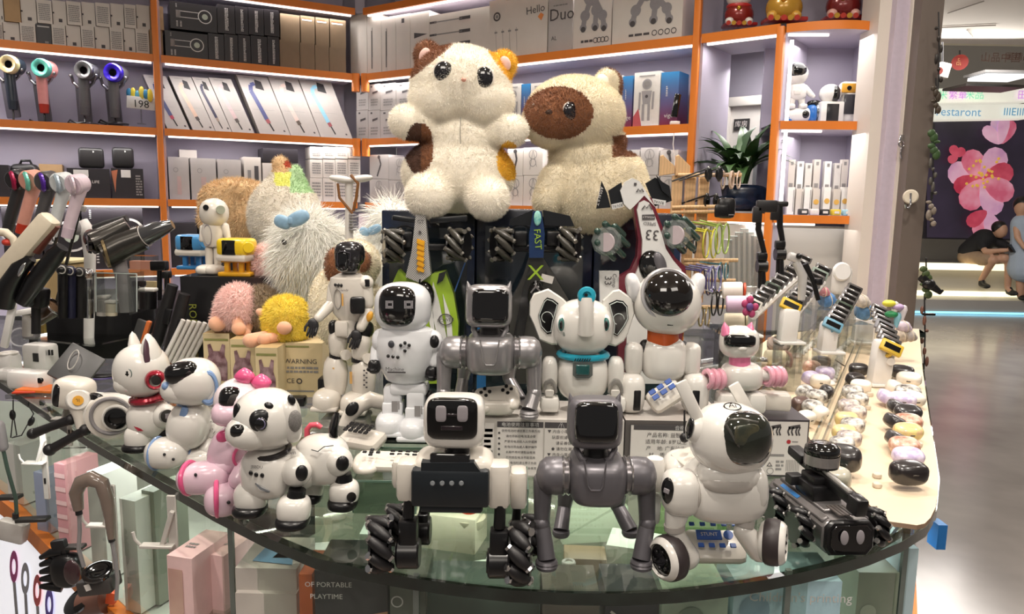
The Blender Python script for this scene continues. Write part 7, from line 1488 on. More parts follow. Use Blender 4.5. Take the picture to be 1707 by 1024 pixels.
# hanging things under the left edge
def onedge(px,py): p=onpanel(px,py); return p
def E(name,label,cat,px,py,*parts,off=.03):
    p=onpanel(px,py) or atY(px,py,1.6);d=(p-CAMP);Y=(CAMP+d*(1-off)).y;t=T(name,label,cat,px,py,Y=Y)
    for pt in parts: add(t,pt[0],pt[1],*pt[2:])
    return t
E('lanyard','black cord loop hanging below the glass edge near the frame edge','lanyard',22,700,('cord',BM,lambda g:g.tube([(22,655,0),(22,690,0),(18,730,0),(28,726,0),(22,690,0)],1,5)),('toggle',BS,lambda g:g.e((21,692,0),(5,4,9))))
E('lanyard','second black cord with toggle hanging beside the first loop','lanyard',50,700,('cord',BM,lambda g:g.tube([(40,665,0),(56,690,0),(36,726,0),(20,730,0)],1,5)),('toggle',BS,lambda g:g.e((52,703,0),(5,4,9),rot=(0,30,0))))
WST=M('white_steel','#cfcac4',.35,.2)
def bracket(x,y,s,lb,off=.04):
    E('steel_bracket',lb,'bracket',x,y,('upright',WST,lambda g:g.box((x,y,4),(12*s,5,150*s),b=1)),('arm',WST,lambda g:g.box((x-22*s,y-4*s,-4),(44*s,16,4*s),b=1),lambda g:g.box((x-8*s,y-28*s,0),(6*s,12,50*s),(0,18,0),b=1)),('hook',WST,lambda g:g.tube([(x-44*s,y-4*s,-6),(x-52*s,y-12*s,-6),(x-55*s,y-22*s,-6)],2.2*s)),('slot',BM,lambda g:g.box((x,y+34*s,1),(4*s,1,12*s))),off=off)
bracket(75,775,.8,'white steel shelf bracket under the black gripper arms');bracket(190,880,1.0,'white steel bracket behind the brown neck massager');bracket(290,915,1.25,'large white steel bracket before the pink boxes');bracket(115,700,.6,'small white bracket right under the glass edge')
E('neck_massager','brown glossy U-shaped neck massager hanging on a bracket','massager',150,850,('band',M('taupe_gloss','#7a6b62',.2,coat=.6),lambda g:g.tube([(131,850,-4),(127,822,-4),(135,804,-4),(152,798,-4),(170,806,-4),(178,830,-4),(183,862,-4),(186,898,-4)],[8,11,12,13,12,11,9,6],14)),('cable',GREYM,lambda g:g.tube([(132,856,-4),(133,885,-4),(131,915,-4),(140,945,-4)],3.4,8),lambda g:g.tube([(186,900,-4),(192,930,-4),(196,965,-4),(194,1000,-4)],3.4,8)),('joint',BM,lambda g:g.cyl((131,852,-4),(132,858,-4),5.5),lambda g:g.cyl((185,896,-4),(187,903,-4),5.5)),off=.10)
E('foot_massager','dark box with round black disc hanging under the neck massager','massager',168,970,('box',M('box_grey_dark','#403c3b',.35),lambda g:g.box((166,972,0),(56,40,26),(0,-8,0),b=4)),('disc',BK,lambda g:g.lathe((164,955,-4),[(24,0),(24,4),(18,6),(12,4),(0,4)],(0,-.35,1),n=26)),('label',WHITEM,lambda g:g.box((146,980,-21),(9,1,11),(0,-20,0))),off=.08)
E('round_speaker','black round grille fan with coloured side at the bottom edge','speaker',148,1008,('barrel',M('copper_dark','#6b4a40',.35),lambda g:g.tube([(136,1008,0),(176,1000,0)],[20,22],20)),('grille',BK,lambda g:g.lathe((132,1004,-4),[(24,0),(25,4),(18,8),(0,6)],(-.35,-.5,.8),n=24)),('bright_strip',mc('#e8643a',.4),lambda g:g.box((186,996,0),(14,10,20),(0,10,0))),off=.07)
E('claw_grip','black ribbed claw-shaped cushion hanging over the orange rail','cushion',105,945,('shell',BS,lambda g:g.e((112,950,0),(26,18,30),.7,.8)),('finger',BS,lambda g:[g.tube([(104,920+i*15,0),(84,922+i*14,-4),(68,930+i*12,-2)],[8,7,4],10) for i in range(5)]),('maroon_face',M('maroon_gloss','#3b2428',.2,coat=.6),lambda g:g.e((120,955,-14),(15,6,22))),('strap',BM,lambda g:g.box((100,912,0),(24,12,26),(0,-10,0),b=3)),off=.09)
E('wand_microphone','slim dark green hanging stem with grey head at the frame edge','microphone',20,800,('stem',M('stem_green','#3f5148',.4),lambda g:g.tube([(2,735,0),(12,780,0),(26,830,0),(28,860,0)],3,8)),('head',GREYM,lambda g:g.limb((-2,710,0),(5,745,0),9,8)),('cup',LGR,lambda g:g.box((22,885,-4),(46,20,36),(0,14,0),b=5)),('collar',BM,lambda g:g.cyl((26,856,0),(26,864,0),5)),off=.09)
for i,(x,y,w) in enumerate(((16,829,38),(55,866,52),(124,912,34))): E('dark_ledge',['short dark ledge near the frame edge','dark flat ledge above the orange rail','dark ledge behind the claw cushion'][i],'ledge',x,y,('plate',M('ledge_dark','#2e2c2b',.4),lambda g:g.box((x,y,0),(w,16,6),(0,-4,0),b=1)),off=.05)
# ================================================================ INSIDE THE GLASS CASE
def casebox(label,x0,x1,ytop,Y,z0,dep,mat,deco=None,rz=0,topdeco=None,cat='box',name='case_box'):
    a=atY(x0,ytop,Y);b=atY(x1,ytop,Y);zt=(a.z+b.z)/2;zt=min(zt,.965);h=zt-z0;w=b.x-a.x;Mr=rotm((0,0,rz));o=Vector(((a.x+b.x)/2,Y+dep/2,z0));P=lambda u,v,d:Mr@Vector(((u-.5)*w,(d-.5)*dep,v*h))
    g=G();g.mat(mat).raw([P(u,v,d) for d in(0,1) for v in(0,1) for u in(0,1)],[(0,1,3,2),(5,4,6,7),(4,0,2,6),(1,5,7,3),(2,3,7,6),(4,5,1,0)],False)
    if deco: U=P(1,0,0)-P(0,0,0);V=P(0,1,0)-P(0,0,0);deco(Deco(g,P(0,0,0),U.normalized(),V.normalized(),U.length,V.length))
    if topdeco: U=P(1,1,0)-P(0,1,0);V=P(0,1,1)-P(0,1,0);topdeco(Deco(g,P(0,1,0),U.normalized(),V.normalized(),U.length,V.length))
    ob=g.obj(name,None,loc=o);tag(ob,label,cat);return ob
PKB=M('box_pink','#f1cccb',.5,var=.04);PHO=M('photo_print','#b98f86',.4,col2='#d9b7a6',scale=9)
casebox('pale pink photo box standing in the case, nearer the white bracket',286,334,930,1.13,.645,.10,PKB,lambda D:D.rect(.05,.02,.62,.92,PHO),rz=-14,topdeco=lambda D:(D.scrib(.2,.3,.6,.5,2,INKG,1)))
casebox('second pale pink box standing behind the first in the case',340,388,926,1.17,.645,.11,PKB,lambda D:D.rect(.0,.02,.2,.92,PHO),rz=-14,topdeco=lambda D:(D.scrib(.2,.3,.6,.5,2,INKG,1)))
casebox('white carton lettered Smart Watch at the bottom of the case',392,494,990,1.09,.645,.12,CWH,lambda D:D.text('Smart Watch',.55,.35,.017,INKG))
o_=casebox('white carton with a colourful sleeve stacked on the watch carton',392,494,948,1.10,.76,.11,CWH,lambda D:(D.scrib(.4,.3,.95,.6,1,INKG,2),D.scrib(.05,.3,.3,.6,2,INKG,2)),topdeco=lambda D:(D.poly([(.2,.2),(.9,.1),(.7,.8),(.3,.9)],mc('#6fa0c8')),D.poly([(.5,.3),(.8,.3),(.6,.7)],mc('#c8c45a'))))
casebox('dark grey speaker carton lettered portable playtime with a hand picture',524,646,952,1.02,.645,.10,M('slate_box','#3f4044',.35,coat=.3),lambda D:(D.text('OF PORTABLE',.19,.93,.011,INKW),D.text('PLAYTIME',.16,.87,.011,INKW),D.poly([(.35,.72),(.48,.66),(.72,.78),(1,.8),(1,.3),(.8,.2),(.72,.5),(.5,.62)],M('skin_print','#c99a78',.5)),D.rect(.3,.1,.7,.55,M('slate_dark','#2a2a2e',.3)),D.disc(.6,.4,.004,INKW,1.5)))
casebox('grey carton side with dense small white print beside the hand picture carton',650,710,970,1.0,.645,.10,M('slate_side','#6c7069',.4),lambda D:(D.scrib(.15,.05,.9,.8,16,INKW,5),D.ring(.2,.9,.008,.002,INKW)))
casebox('orange wedge package beside the colourful sleeve carton',498,520,958,1.06,.645,.08,mc('#cf6a3c',.5))
for i,(x0,x1,yt,Y,c,lb) in enumerate(((206,240,835,1.42,'#dfe2d8','white carton under the puppy robots in the case'),(244,270,820,1.45,'#8c9484','clear sage pack beside the white carton in the case'),(96,120,775,1.66,'#d59aa0','rose striped pack in the left case'),(60,92,790,1.78,'#9fa9c4','pale blue pack near the left rail in the case'),(10,46,742,1.95,'#dcdcd8','white pack at the frame edge in the case'),(150,185,790,1.55,'#e6e4de','tall ribbed white pack behind the neck massager'),(700,900,985,1.02,'#5d6e68','long dim green carton under the wheeled robot'),(905,1000,992,1.0,'#7c7670','taupe carton under the grey robot dog'),(1010,1100,990,1.02,'#44474f','dark carton with pale strip below the big tyre'),(1105,1215,985,1.0,'#bcd2c0','pale mint carton in the case'),(1225,1405,962,1.0,'#bfe0ee','icy blue printing machine carton in the case'),(1432,1500,955,1.12,'#87917f','olive carton near the corner in the case'),(1505,1532,915,1.17,'#cfe6ee','lit pale blue pack at the corner of the case'))):
    dd=None
    if i==10: dd=lambda D:(D.text("Children's printing",.62,.92,.02,INKW),D.text('photo machine',.6,.81,.02,INKW),D.disc(.2,.86,.022,M('icy_ball','#8fb0c4',.3),1.2,22))
    if i==9: dd=lambda D:D.disc(.45,.85,.02,mc('#8fa394',.3),1.2,20)
    if i==8: dd=lambda D:(D.line([(.1,.9),(.6,.8)],.004,INKW),D.line([(.1,.8),(.6,.7)],.004,INKW))
    if i==11: dd=lambda D:(D.disc(.3,.75,.013,mc('#a9b29f',.4),1.2,18),D.ring(.35,.35,.012,.003,INKW))
    if i==0: dd=lambda D:D.rect(.2,.2,.8,.5,WHITEM)
    if i==2: dd=lambda D:[D.rect(0,.1+.15*k,1,.15+.15*k,mc('#e6c3c3')) for k in range(6)]
    casebox(lb,x0,x1,yt,Y,.645,.09,mc(c,.45,var=.08,scale=12),dd,rz=(-20 if x0<260 else 0))
# upper glass shelf with goods seen through the top
g=G();g.mat(GTOP).box(Vector((.05,1.5,.80)),(1.1,.75,.006));o=g.obj('inner_glass_shelf');tag(o,'glass shelf inside the counter case under the front robots','shelf')
for i,(x,y,w,d,h,c,lb) in enumerate(((470,850,90,60,60,'#2c2d2d','dark tray pack seen through the glass below the panda puppy'),(560,895,80,50,30,'#b7bbb2','pale card seen through the glass beside the roller wheel'),(640,880,70,60,50,'#a8b0a2','sage carton seen through the glass left of the roller wheel'),(750,860,110,70,60,'#cfc6ae','cream wedge carton seen through the glass between robot wheels'),(790,930,120,60,30,'#b9bfae','pale green tray seen through the glass'),(985,850,110,60,60,'#b7c2a8','sage green carton under the grey robot dog'),(975,920,70,50,50,'#7b684c','brown carton under the grey robot dog legs'),(1065,910,100,70,60,'#c3c9ba','pale grey-green faceted carton behind the grey dog foot'),(1140,850,140,50,60,'#4f7030','grass green carton behind the big wheeled robot'),(1250,930,80,60,30,'#9aa392','dim sage tray near the tank rover wheel'),(950,960,60,40,30,'#b9a1a0','dusty pink pack with a clear cap below the glass'),(1380,930,120,50,20,'#4a504c','dark tray under the tank rover'))):
    p=onz(x,y,.86);k=depth(p)/FL;g=G(k);g.mat(mc(c,.5,var=.1,scale=14)).box(Vector((0,0,0)),(w,d,h),(0,0,(i*37)%50-25),b=2)
    o=g.obj('case_pack',None,loc=Vector((p.x,p.y,.804+h*k/2)));tag(o,lb,'package')
p=onz(782,858,.93);o=None
Q('red_knob_pot','clear pot with a red knob under the glass between the roller wheels','pot',(782,868),.86,('pot',M('pot_cream','#d9cdb4',.3),lambda g:g.lathe((782,880,0),[(20,0),(26,6),(28,20)],(0,0,1),n=24)),('knob',mc('#a8321f',.2,coat=.6),lambda g:g.e((782,858,0),(17,14,6))))
Q('clear_cap_bottle','small clear bottle with a round cap under the grey robot dog','bottle',(948,955),.85,('bottle',M('cap_clear','#c8cac6',.1,coat=.8),lambda g:g.cyl((948,956,0),(948,938,0),12)),('cap',LGR,lambda g:g.torus((948,938,0),9,3,(0,0,1),n=20)))
# ================================================================ RIGHT SIDE
WOOD=M('pine_wood','#d8b184',.55,var=.14,kind='wave',scale=40)
t=T('glasses_rack','pine wood rack with rows of pegs behind the white 33 car','rack',1170,520,Y=1.95)
for x in(1124,1146,1168): add(t,'board',WOOD,lambda g:g.box((x,400,10),(17,8,210),b=1))
for x in(1112,1138): add(t,'finial',WOOD,lambda g:g.prism((x,275,6),[(-12,-18),(12,-14),(12,-2),(-8,16),(-12,14)],8,b=1))
pegs=[(1130,292,1236,292),(1120,346,1222,344),(1120,354,1216,352),(1150,372,1212,372),(1140,434,1230,434),(1140,440,1214,438),(1160,486,1230,487),(1150,466,1226,468),(1140,512,1228,512)]
for i,(a,b_,c,d_) in enumerate(pegs): add(t,'peg',WOOD,lambda g:g.tube([(a,b_,0),(c,d_,-8)],3.2,10))
def glasses(x,y,w,h,m,ang,lb,templ=46,Y=1.93,lens=None):
    t=T('spectacles',lb,'glasses',x,y+h,Y=Y)
    for s in(-1,1): add(t,'lens_rim',m,lambda g:g.torus((x+s*w*.30,y,-4+s*3),h,1.5,(.85,-.5,0),n=22,m=6,sc=(.8,1)))
    if lens: add(t,'lens',lens,lambda g:g.e((x-w*.3,y,-6),(w*.22,1,h*.9)),lambda g:g.e((x+w*.3,y,-2),(w*.22,1,h*.9)))
    add(t,'temple',m,lambda g:g.tube([(x-w*.3,y-h*.8,-4),(x-templ,y-h*.8+ang,2)],1.6,6),lambda g:g.tube([(x+w*.3,y-h*.8,4),(x-templ+12,y-h*.9+ang,8)],1.6,6))
LD=glassmat('lens_dark','#6a6460',.1)
glasses(1212,300,22,14,M('frame_clear','#cdb9a8',.1,.2,coat=.8),6,'clear pink framed glasses at the end of the top peg')
glasses(1226,300,18,14,M('frame_rose','#d8c0b0',.1,.2,coat=.8),6,'rose clear framed glasses last on the top peg')
glasses(1190,290,30,12,BS,22,'black wide temple sunglasses on the top peg',70,1.9,LD)
glasses(1186,335,26,12,BS,14,'black sunglasses on the second peg behind the black case',50,1.96,LD)
t=T('glasses_case','black hard glasses case hanging on the middle peg ends','case',1208,365,Y=1.88);add(t,'shell',BS,lambda g:g.box((1210,347,0),(30,18,34),b=7),lambda g:g.box((1203,352,-8),(24,8,22),b=5));add(t,'zip',GREYM,lambda g:g.box((1210,358,-9.5),(26,1,1.5)))
glasses(1184,406,22,24,mc('#c8c03a',.25,coat=.5),-6,'yellow rimmed glasses in the middle of the rack',46,1.9)
glasses(1204,398,20,25,mc('#a5bf5a',.25,coat=.5),-8,'lime green rimmed glasses in the middle of the rack',50,1.92)
glasses(1176,470,20,22,M('frame_violet','#3a2f66',.25,coat=.5),-6,'dark violet rimmed glasses low on the rack',46,1.88)
glasses(1192,466,18,22,mc('#7a78a8',.25,coat=.5),-6,'slate violet rimmed glasses low on the rack',44,1.9)
glasses(1174,528,18,16,M('frame_gold','#c0a878',.2,.7),-6,'thin gold rimmed glasses near the bottom peg',40,1.8)
glasses(1206,452,16,14,M('frame_teal','#3b6f7c',.2,coat=.5),-4,'teal rimmed glasses between the lime and violet pairs',40,1.94)
glasses(1196,506,18,20,BS,-6,'black round glasses hanging near the lilac tumbler',20,1.78)
glasses(1180,384,22,10,M('frame_silver','#c9c4c0',.15,.8),4,'thin silver glasses under the middle peg',44,1.95)
glasses(1150,410,26,12,BS,12,'plain black folded glasses nearest the clear car wheel',36,1.9)
for i in range(7):
    x=1214+i*9;h=96-abs(i-3)*6; Q('acrylic_tube',f'{ORD[i]} clear acrylic tube from the wood rack','tube',(x,470+i*2),(2.05+.06*i,),('tube',GCLR,lambda g:g.cyl((x,478,0),(x,478-h,0),6.5,n=14)),('cap',M('acrylic_edge','#b9c2c0',.15,coat=.5),lambda g:g.torus((x,478-h,0),6,.9,(0,0,1),n=14,m=5)),group='clear acrylic tubes')
for i,(x,y0,y1) in enumerate(((1268,332,470),(1298,328,450))):
    t=T('phone_gimbal',['black folding phone gimbal stand nearer the wood rack','taller black phone gimbal stand nearer the white router'][i],'gimbal',x,y1+40,Y=2.1+.1*i)
    add(t,'handle',BS,lambda g:g.tube([(x+2,y1+40,0),(x+2,y1-20,0)],[8,6],12));add(t,'elbow',BS,lambda g:g.cyl((x-6,y1-26,0),(x+10,y1-26,0),10),lambda g:g.box((x+2,y1-42,0),(16,14,14),b=3));add(t,'arm',BS,lambda g:g.tube([(x+8,y1-40,2),(x-4 if i==0 else x+2,y0+50,2),(x-2 if i==0 else x+2,y0+14,2)],[4,5,5],10));add(t,'clamp',BM,lambda g:g.box((x+10 if i==0 else x+4,y0+12,0),(34 if i==0 else 22,12,20 if i==0 else 9),b=3),lambda g:g.box((x-6,y0+26,-2),(14,8,26),b=2))
Q('black_visor_box','navy and black cartons under the cabinet bay behind the wood rack','box',(1240,345),(3.12,),('box',M('navy_dark','#171d2e',.35),lambda g:g.box((1236,322,0),(60,30,50),b=2))) if 0 else None
# camera mount cluster
t=T('silver_mount','silver ball camera mount with black arm above the watch rows','camera mount',1330,520,Y=1.95)
add(t,'bracket',M('mount_white','#d3d1cf',.25,.3),lambda g:g.box((1324,430,0),(22,14,14),(0,20,0),b=4),lambda g:g.tube([(1326,436,0),(1338,460,0),(1336,500,0)],[7,8,6],12));add(t,'ball',BS,lambda g:g.e((1332,427,-8),5));add(t,'arm',BS,lambda g:g.tube([(1342,440,0),(1356,470,0),(1364,500,0)],[5,4,4],10),lambda g:g.box((1364,470,0),(12,10,12),b=3))
# cups
for i,(x,y,c,c2) in enumerate(((1228,507,'#d9bcd6','#a8709a'),(1225,536,'#e0d6bc','#c9bd9c'),(1222,484,'#efe6dc','#d8502c'))):
    Q('tumbler',['lilac tumbler lying with a berry red end','cream tumbler lying below the lilac one','white roll with an orange red rim above the lilac tumbler'][i],'cup',(x,y+16),(1.66+.04*i,),('body',mc(c,.35),lambda g:g.cyl((x-18,y,6),(x+16,y,-2),14,n=24,b=2)),('end',mc(c2,.4),lambda g:g.lathe((x+17,y,-3),[(12,0),(13,3),(8,4),(5,2),(0,2)],(1,-.2,0),n=22,caps=False)))
t=Q('berry_ornament','magenta and violet flower ornament at the end of the lilac tumbler','ornament',(1250,530),(1.62,),('petal',mc('#b0406c',.4),lambda g:[g.e((1250+9*math.cos(a),512+12*math.sin(a),0),(6,4,7),n=12) for a in (0,1.2,2.4,3.6,4.8)]),('core',mc('#6a4a86',.3),lambda g:g.e((1250,512,-4),(6,4,7))))
t=Q('scrunchie','grey velvet hair loop behind the pink eared robot','hair tie',(1305,600),1.005,('loop',mc('#a08f84',.7),lambda g:g.torus((1298,574,0),14,5,(0,-.5,1),n=22)))
t=Q('jewel_jar','small jar with copper lid and red stones beside the pink robot','jar',(1300,590),1.001,('jar',M('jar_dark','#5a4a46',.15,coat=.8,var=.4,scale=80),lambda g:g.cyl((1296,590,0),(1296,570,0),17,n=22)),('lid',M('copper_lid','#a9764a',.3,.6),lambda g:g.cyl((1296,570,0),(1296,564,0),16,n=22,b=1)),('stone',mc('#a8322c',.2,coat=.6),lambda g:g.e((1292,580,-15),(5,4,5))))
t=Q('cream_roll','cream pouch roll with a chrome clasp beside the pink robot arm','pouch',(1294,612),1.001,('roll',mc('#e6dcbe',.5),lambda g:g.cyl((1276,596,0),(1310,598,0),13,n=22,b=2)),('clasp',CHROME,lambda g:g.e((1268,602,-12),(12,7,7),.7,.8)),('strap',mc('#d59a94',.5),lambda g:g.torus((1312,600,-6),13,2.5,(1,.2,0),n=20)))
# watch rows
WCOL=['#c8682e','#3d4a3c','#c9c4bc','#8f8f96','#d8b23c','#2f2f33','#5a6f86','#a06a54','#b9b3a8','#46413f','#c87a4a','#7d8a80']
def watchrow(nm,x0,y0,x1,y1,n,Y0,Y1,size,group,front='#e0b82c'):
    for i in range(n):
        u=i/(n-1);x=x0+(x1-x0)*u;y=y0+(y1-y0)*u;Yw=Y0+(Y1-Y0)*u;t=T('smart_watch',f'{ORD[i]} watch from the front of the {nm}'+(' with yellow strap' if i==0 and front=="#e0b82c" else ''),'watch',x,y+size,Y=Yw,group=group)
        sc=size*(1-.2*u);c=front if i==0 else WCOL[(i*5+len(nm))%12]
        C=t.P(x,y,0);Mx=rotm((62,24,-14));h=Mx@Vector((0,0,1))
        g=t.g();g.mat(mc(c,.4)).torus(C-h*sc*.55*t.k,sc*.62,sc*.2,(.9,.2,-.35),n=20,m=6);g.obj('strap',t.root)
        g=t.g();g.mat(M('watch_case','#9a9899',.2,.8) if i%4 else mc(c,.35)).box(C,(sc*2.0,sc*1.15,sc*.46),Mx,b=2.4);cs=g.obj('watch_case',t.root)
        g=t.g();g.mat(BK).box(C+h*sc*.22*t.k,(sc*1.5,sc*.55,sc*.06),Mx,b=.4);g.obj('screen',cs)
    a=atY(x0,y0+size*.9,Y0);b=atY(x1,y1+size*.9,Y1);r=bpy.data.objects.new('watch_rail',None);COL.objects.link(r);r.location=a;tag(r,'white slanted rail carrying the '+nm,'rail')
    g=G();g.mat(WHITEM).tube([Vector((0,0,-.012)),b-a-Vector((0,0,.012))],.011,8);g.obj('rail_bar',r)
    for u in(.1,.5,.95):
        g=G();q=(b-a)*u;g.mat(GCLR).box(Vector((q.x,q.y,(q.z-.02+1.003-a.z)/2)),(.02,.02,max(.004,q.z-.02-1.003+a.z)));g.obj('rail_post',r)
def wstand(lb,x,y,w,h,Y,m=WHITEP):
    t=T('watch_stand',lb,'stand',x,y,Y=Y);add(t,'holder',m,lambda g:g.box((x,y-h/2,0),(w,26,h),(0,4,0),b=7));add(t,'foot',m,lambda g:g.box((x+2,y-2,0),(w+14,36,5),b=2))
    b=t.o.z-1.008
    if b>.01: add(t,'base_block',GCLR,lambda g:g.box(Vector((0,0,-b/2)),(w+10,30,b/t.k)))
def dep_at(px,py,z=1.01): return onz(px,py,z).y
watchrow('row nearest the acrylic tubes',1256,506,1342,432,12,1.85,2.4,14,'watches in the row by the acrylic tubes','#c9c4bc')
watchrow('row with the yellow front watch',1318,510,1372,450,10,1.95,2.35,17,'watches in the yellow fronted row')
watchrow('row beside the blue foam ball',1388,542,1424,482,9,2.05,2.5,16,'watches in the row by the blue foam ball','#6f9fb8')
watchrow('row on the tall holder near the taupe panel',1486,580,1466,518,8,1.98,2.5,18,'watches in the row near the taupe panel','#d9b640')
wstand('white curved holder under the yellow front watch',1314,572,30,58,1.95);wstand('white curved holder under the blue front watch',1380,588,28,52,2.07);wstand('tall white block holder under the row near the taupe panel',1469,642,34,76,dep_at(1469,642))
wstand('white square box holder below the blue and white foam',1440,572,32,46,dep_at(1440,572))
wstand('slim white holder beside the jar lid',1250,560,18,60,1.9)
# white chain-like trays
for k,(x0,y0,x1,y1,lb) in enumerate(((1330,595,1378,508,'white scalloped tray strip beside the yellow fronted watches'),(1400,585,1432,520,'white scalloped tray strip beside the blue fronted watches'),(1385,640,1402,590,'short white scalloped strip before the blue fronted holder'))):
    a=onz(x0,y0,1.012);b=onz(x1,max(y1,552),1.012);r=bpy.data.objects.new('tray_strip',None);COL.objects.link(r);r.location=a;tag(r,lb,'tray')
    g=G();g.mat(WHITEM)
    L=(b-a).length;n=12
    for i in range(n): g.e((b-a)*(i/(n-1)),(.014,.012,.008),n=8)
    g.tube([Vector((0,0,0)),b-a],.006,6);g.obj('scalloped_strip',r)
# colourful foam things
for i,(x,y,r,c,lb) in enumerate(((1378,500,14,'#5f8fc8','blue foam ball behind the watch rows'),(1372,486,9,'#d98a9a','pink foam knot on the blue foam ball'),(1440,520,15,'#6f9fd0','pale blue foam pouch by the cream column'),(1436,502,12,'#e0d6cc','white foam pouch above the pale blue pouch'),(1506,545,11,'#d9c8d6','lilac striped foam pouch near the taupe panel'),(1500,560,12,'#c9b9a8','tan striped foam pouch near the taupe panel'),(1516,560,10,'#b9b0ac','grey striped pouch at the board edge'))):
    Q('foam_pouch',lb,'pouch',(x,y+r),(2.62-.03*i if i<4 else 2.35,),('body',mc(c,.6,var=.3,scale=90),lambda g:g.e((x,y,0),(r,r,r*.9),.9,.9),lambda g:g.e((x+r*.6,y+r*.3,4),(r*.7,r*.7,r*.6))),('tie',BEI,lambda g:g.torus((x,y,0),r*.98,1,(1,.3,.2),n=18,m=5)))
for i,(x,y,c,c2,lb) in enumerate(((1486,506,'#e3dc4a','#e8e4da','yellow capped cone ornament on the tall watch row'),(1490,524,'#2f8f5a','#8fc8d8','green and light blue cone ornament below the yellow cap'),(1500,512,'#b9a0c8','#e0d8dc','lilac and white twisted ornament by the taupe panel'))):
    Q('cone_ornament',lb,'ornament',(x,y+20),(2.28,),('cap',mc(c,.4),lambda g:g.e((x-4,y,0),(11,8,6))),('cone',mc(c2,.4),lambda g:g.lathe((x+3,y+22,0),[(3,0),(6,18),(4,24),(0,26)],(.1,0,1),n=14)))
# router
t=T('white_router','white rounded smart camera with a flat disc face before the grey wall','camera',1402,490,Y=2.75);add(t,'body',WHITEM,lambda g:g.box((1403,468,4),(30,20,46),b=7));add(t,'disc',WHITEP,lambda g:g.lathe((1403,453,-8),[(0,5),(13,5),(15.5,2),(15.5,0)],(0,-1,.1),n=30));g=t.g();b=t.o.z-1.0;g.mat(GCLR).box(Vector((0,0,-b/2)),(26,20,b/t.k));g.obj('support',t.root)
# rows of small cases
def pebble(x,y,w,h,c,rz,lb,group,pat=None,name='earbud_case',tilt=20,dark=None):
    t=T(name,lb,'case',x,y+h*.5,z=1.009,group=group);C=Vector((0,0,h*.62*t.k));m=mc(c,.28,coat=.5) if pat is None else M(pat,c,.35,coat=.4,col2=pat.split('_')[-1] if 0 else dark,scale=70)
    Mx=rotm((tilt,0,rz));g=t.g();g.mat(m).e(C,(w*.5,w*.34,h*.42),.6,.75,rot=Mx,n=24);bd=g.obj('shell',t.root);g=t.g();g.mat(M('seam_dark','#55504c',.4)).torus(C,1,.028,(0,0,1),n=26,m=5,rot=Mx,sc=(w*.5*1.0,w*.345)) if 0 else g.mat(M('seam_dark','#55504c',.4)).box(C+Mx@Vector((0,-w*.33*t.k,h*.1*t.k)),(w*.16,1.5,2.4),Mx,b=.5);g.obj('clasp',bd)
pats=[('#efe6d8',None,None),('#2b2728',None,None),('#e6dcd0','speck_a','#7a6a70'),('#b7a6cf','speck_b','#e8dff0'),('#e8c9b4','speck_c','#b0705a'),('#f0ece4','speck_d','#4a4240'),('#5f4a44',None,None),('#e9d98c','speck_e','#d8b08c')]
names=['cream','glossy black','speckled pinkish','lilac patterned','peach patterned','marbled','brown','butter yellow patterned']
def caserow(desc,pts,order,group,w0=44,h0=34):
    for i,((x,y,rz),o_) in enumerate(zip(pts,order)):
        c,p_,dk=pats[o_];s=.62+.38*(y-590)/220
        pebble(x,y,w0*s,h0*s,c,rz,f'{names[o_]} case, {ORD[i]} from the back of {desc}',group,p_,dark=dk)
caserow('the row beside the picture carton',[(1368,606,-30),(1352,614,20),(1374,624,-20),(1350,632,30),(1366,638,-10),(1340,656,40),(1360,664,-30),(1376,656,60),(1334,676,20),(1354,682,-40),(1366,692,50),(1342,700,30)],[1,4,3,3,0,5,5,1,6,5,0,0],'cases in the row beside the picture carton',46,34)
caserow('the middle row between strips',[(1430,618,-20),(1424,634,20),(1434,646,-30),(1420,656,-10),(1428,668,-20),(1414,680,-10),(1424,690,-25),(1410,702,-10),(1420,712,-20),(1406,724,-10),(1414,734,-20),(1402,744,-10)],[1,1,0,5,5,2,2,7,5,7,2,5],'cases in the middle row between clear strips',46,32)
caserow('the outer row at the board edge',[(1502,622,-40),(1514,634,-30),(1490,648,60),(1512,656,-10),(1476,664,70),(1504,668,-20),(1520,668,10),(1494,682,80),(1512,690,0),(1490,706,84),(1512,706,-4),(1512,722,0),(1494,736,86),(1506,746,-4),(1512,764,0)],[1,0,0,5,3,3,0,1,1,1,4,7,1,4,3],'cases in the outer row',56,32)
pebble(1512,792,62,44,'#241f20',4,'large glossy black case lying at the front end of the outer row',None,tilt=6)
pebble(1403,768,58,50,'#2a2627',-35,'large matt black case standing behind the tank rover dome',None,tilt=30);pebble(1390,802,50,48,'#b8b4a4',-30,'grey green translucent case behind the tank rover barrel',None,tilt=30)
Q('cable_cord','thin black cord crossing the board between the middle cases','cord',(1400,610),1.009,('cord',BM,lambda g:g.tube([(1392,600,0),(1410,612,0),(1418,624,0),(1432,628,0)],1,5)))
for i,(x,y) in enumerate(((1424,618),(1420,640),(1448,660),(1444,682),(1436,706),(1430,730),(1462,796),(1462,812),(1380,640),(1386,660),(1528,676),(1530,744),(1532,770))): Q('white_peg',f'{ORD[i]} small cream rubber foot beside the cases on the board','rubber foot',(x,y),1.009,('foot',M('peg_cream','#d9cdbb',.5),lambda g:g.e((x,y-3,0),(7,7,5),.7,.7,n=12)),group='small cream rubber feet')
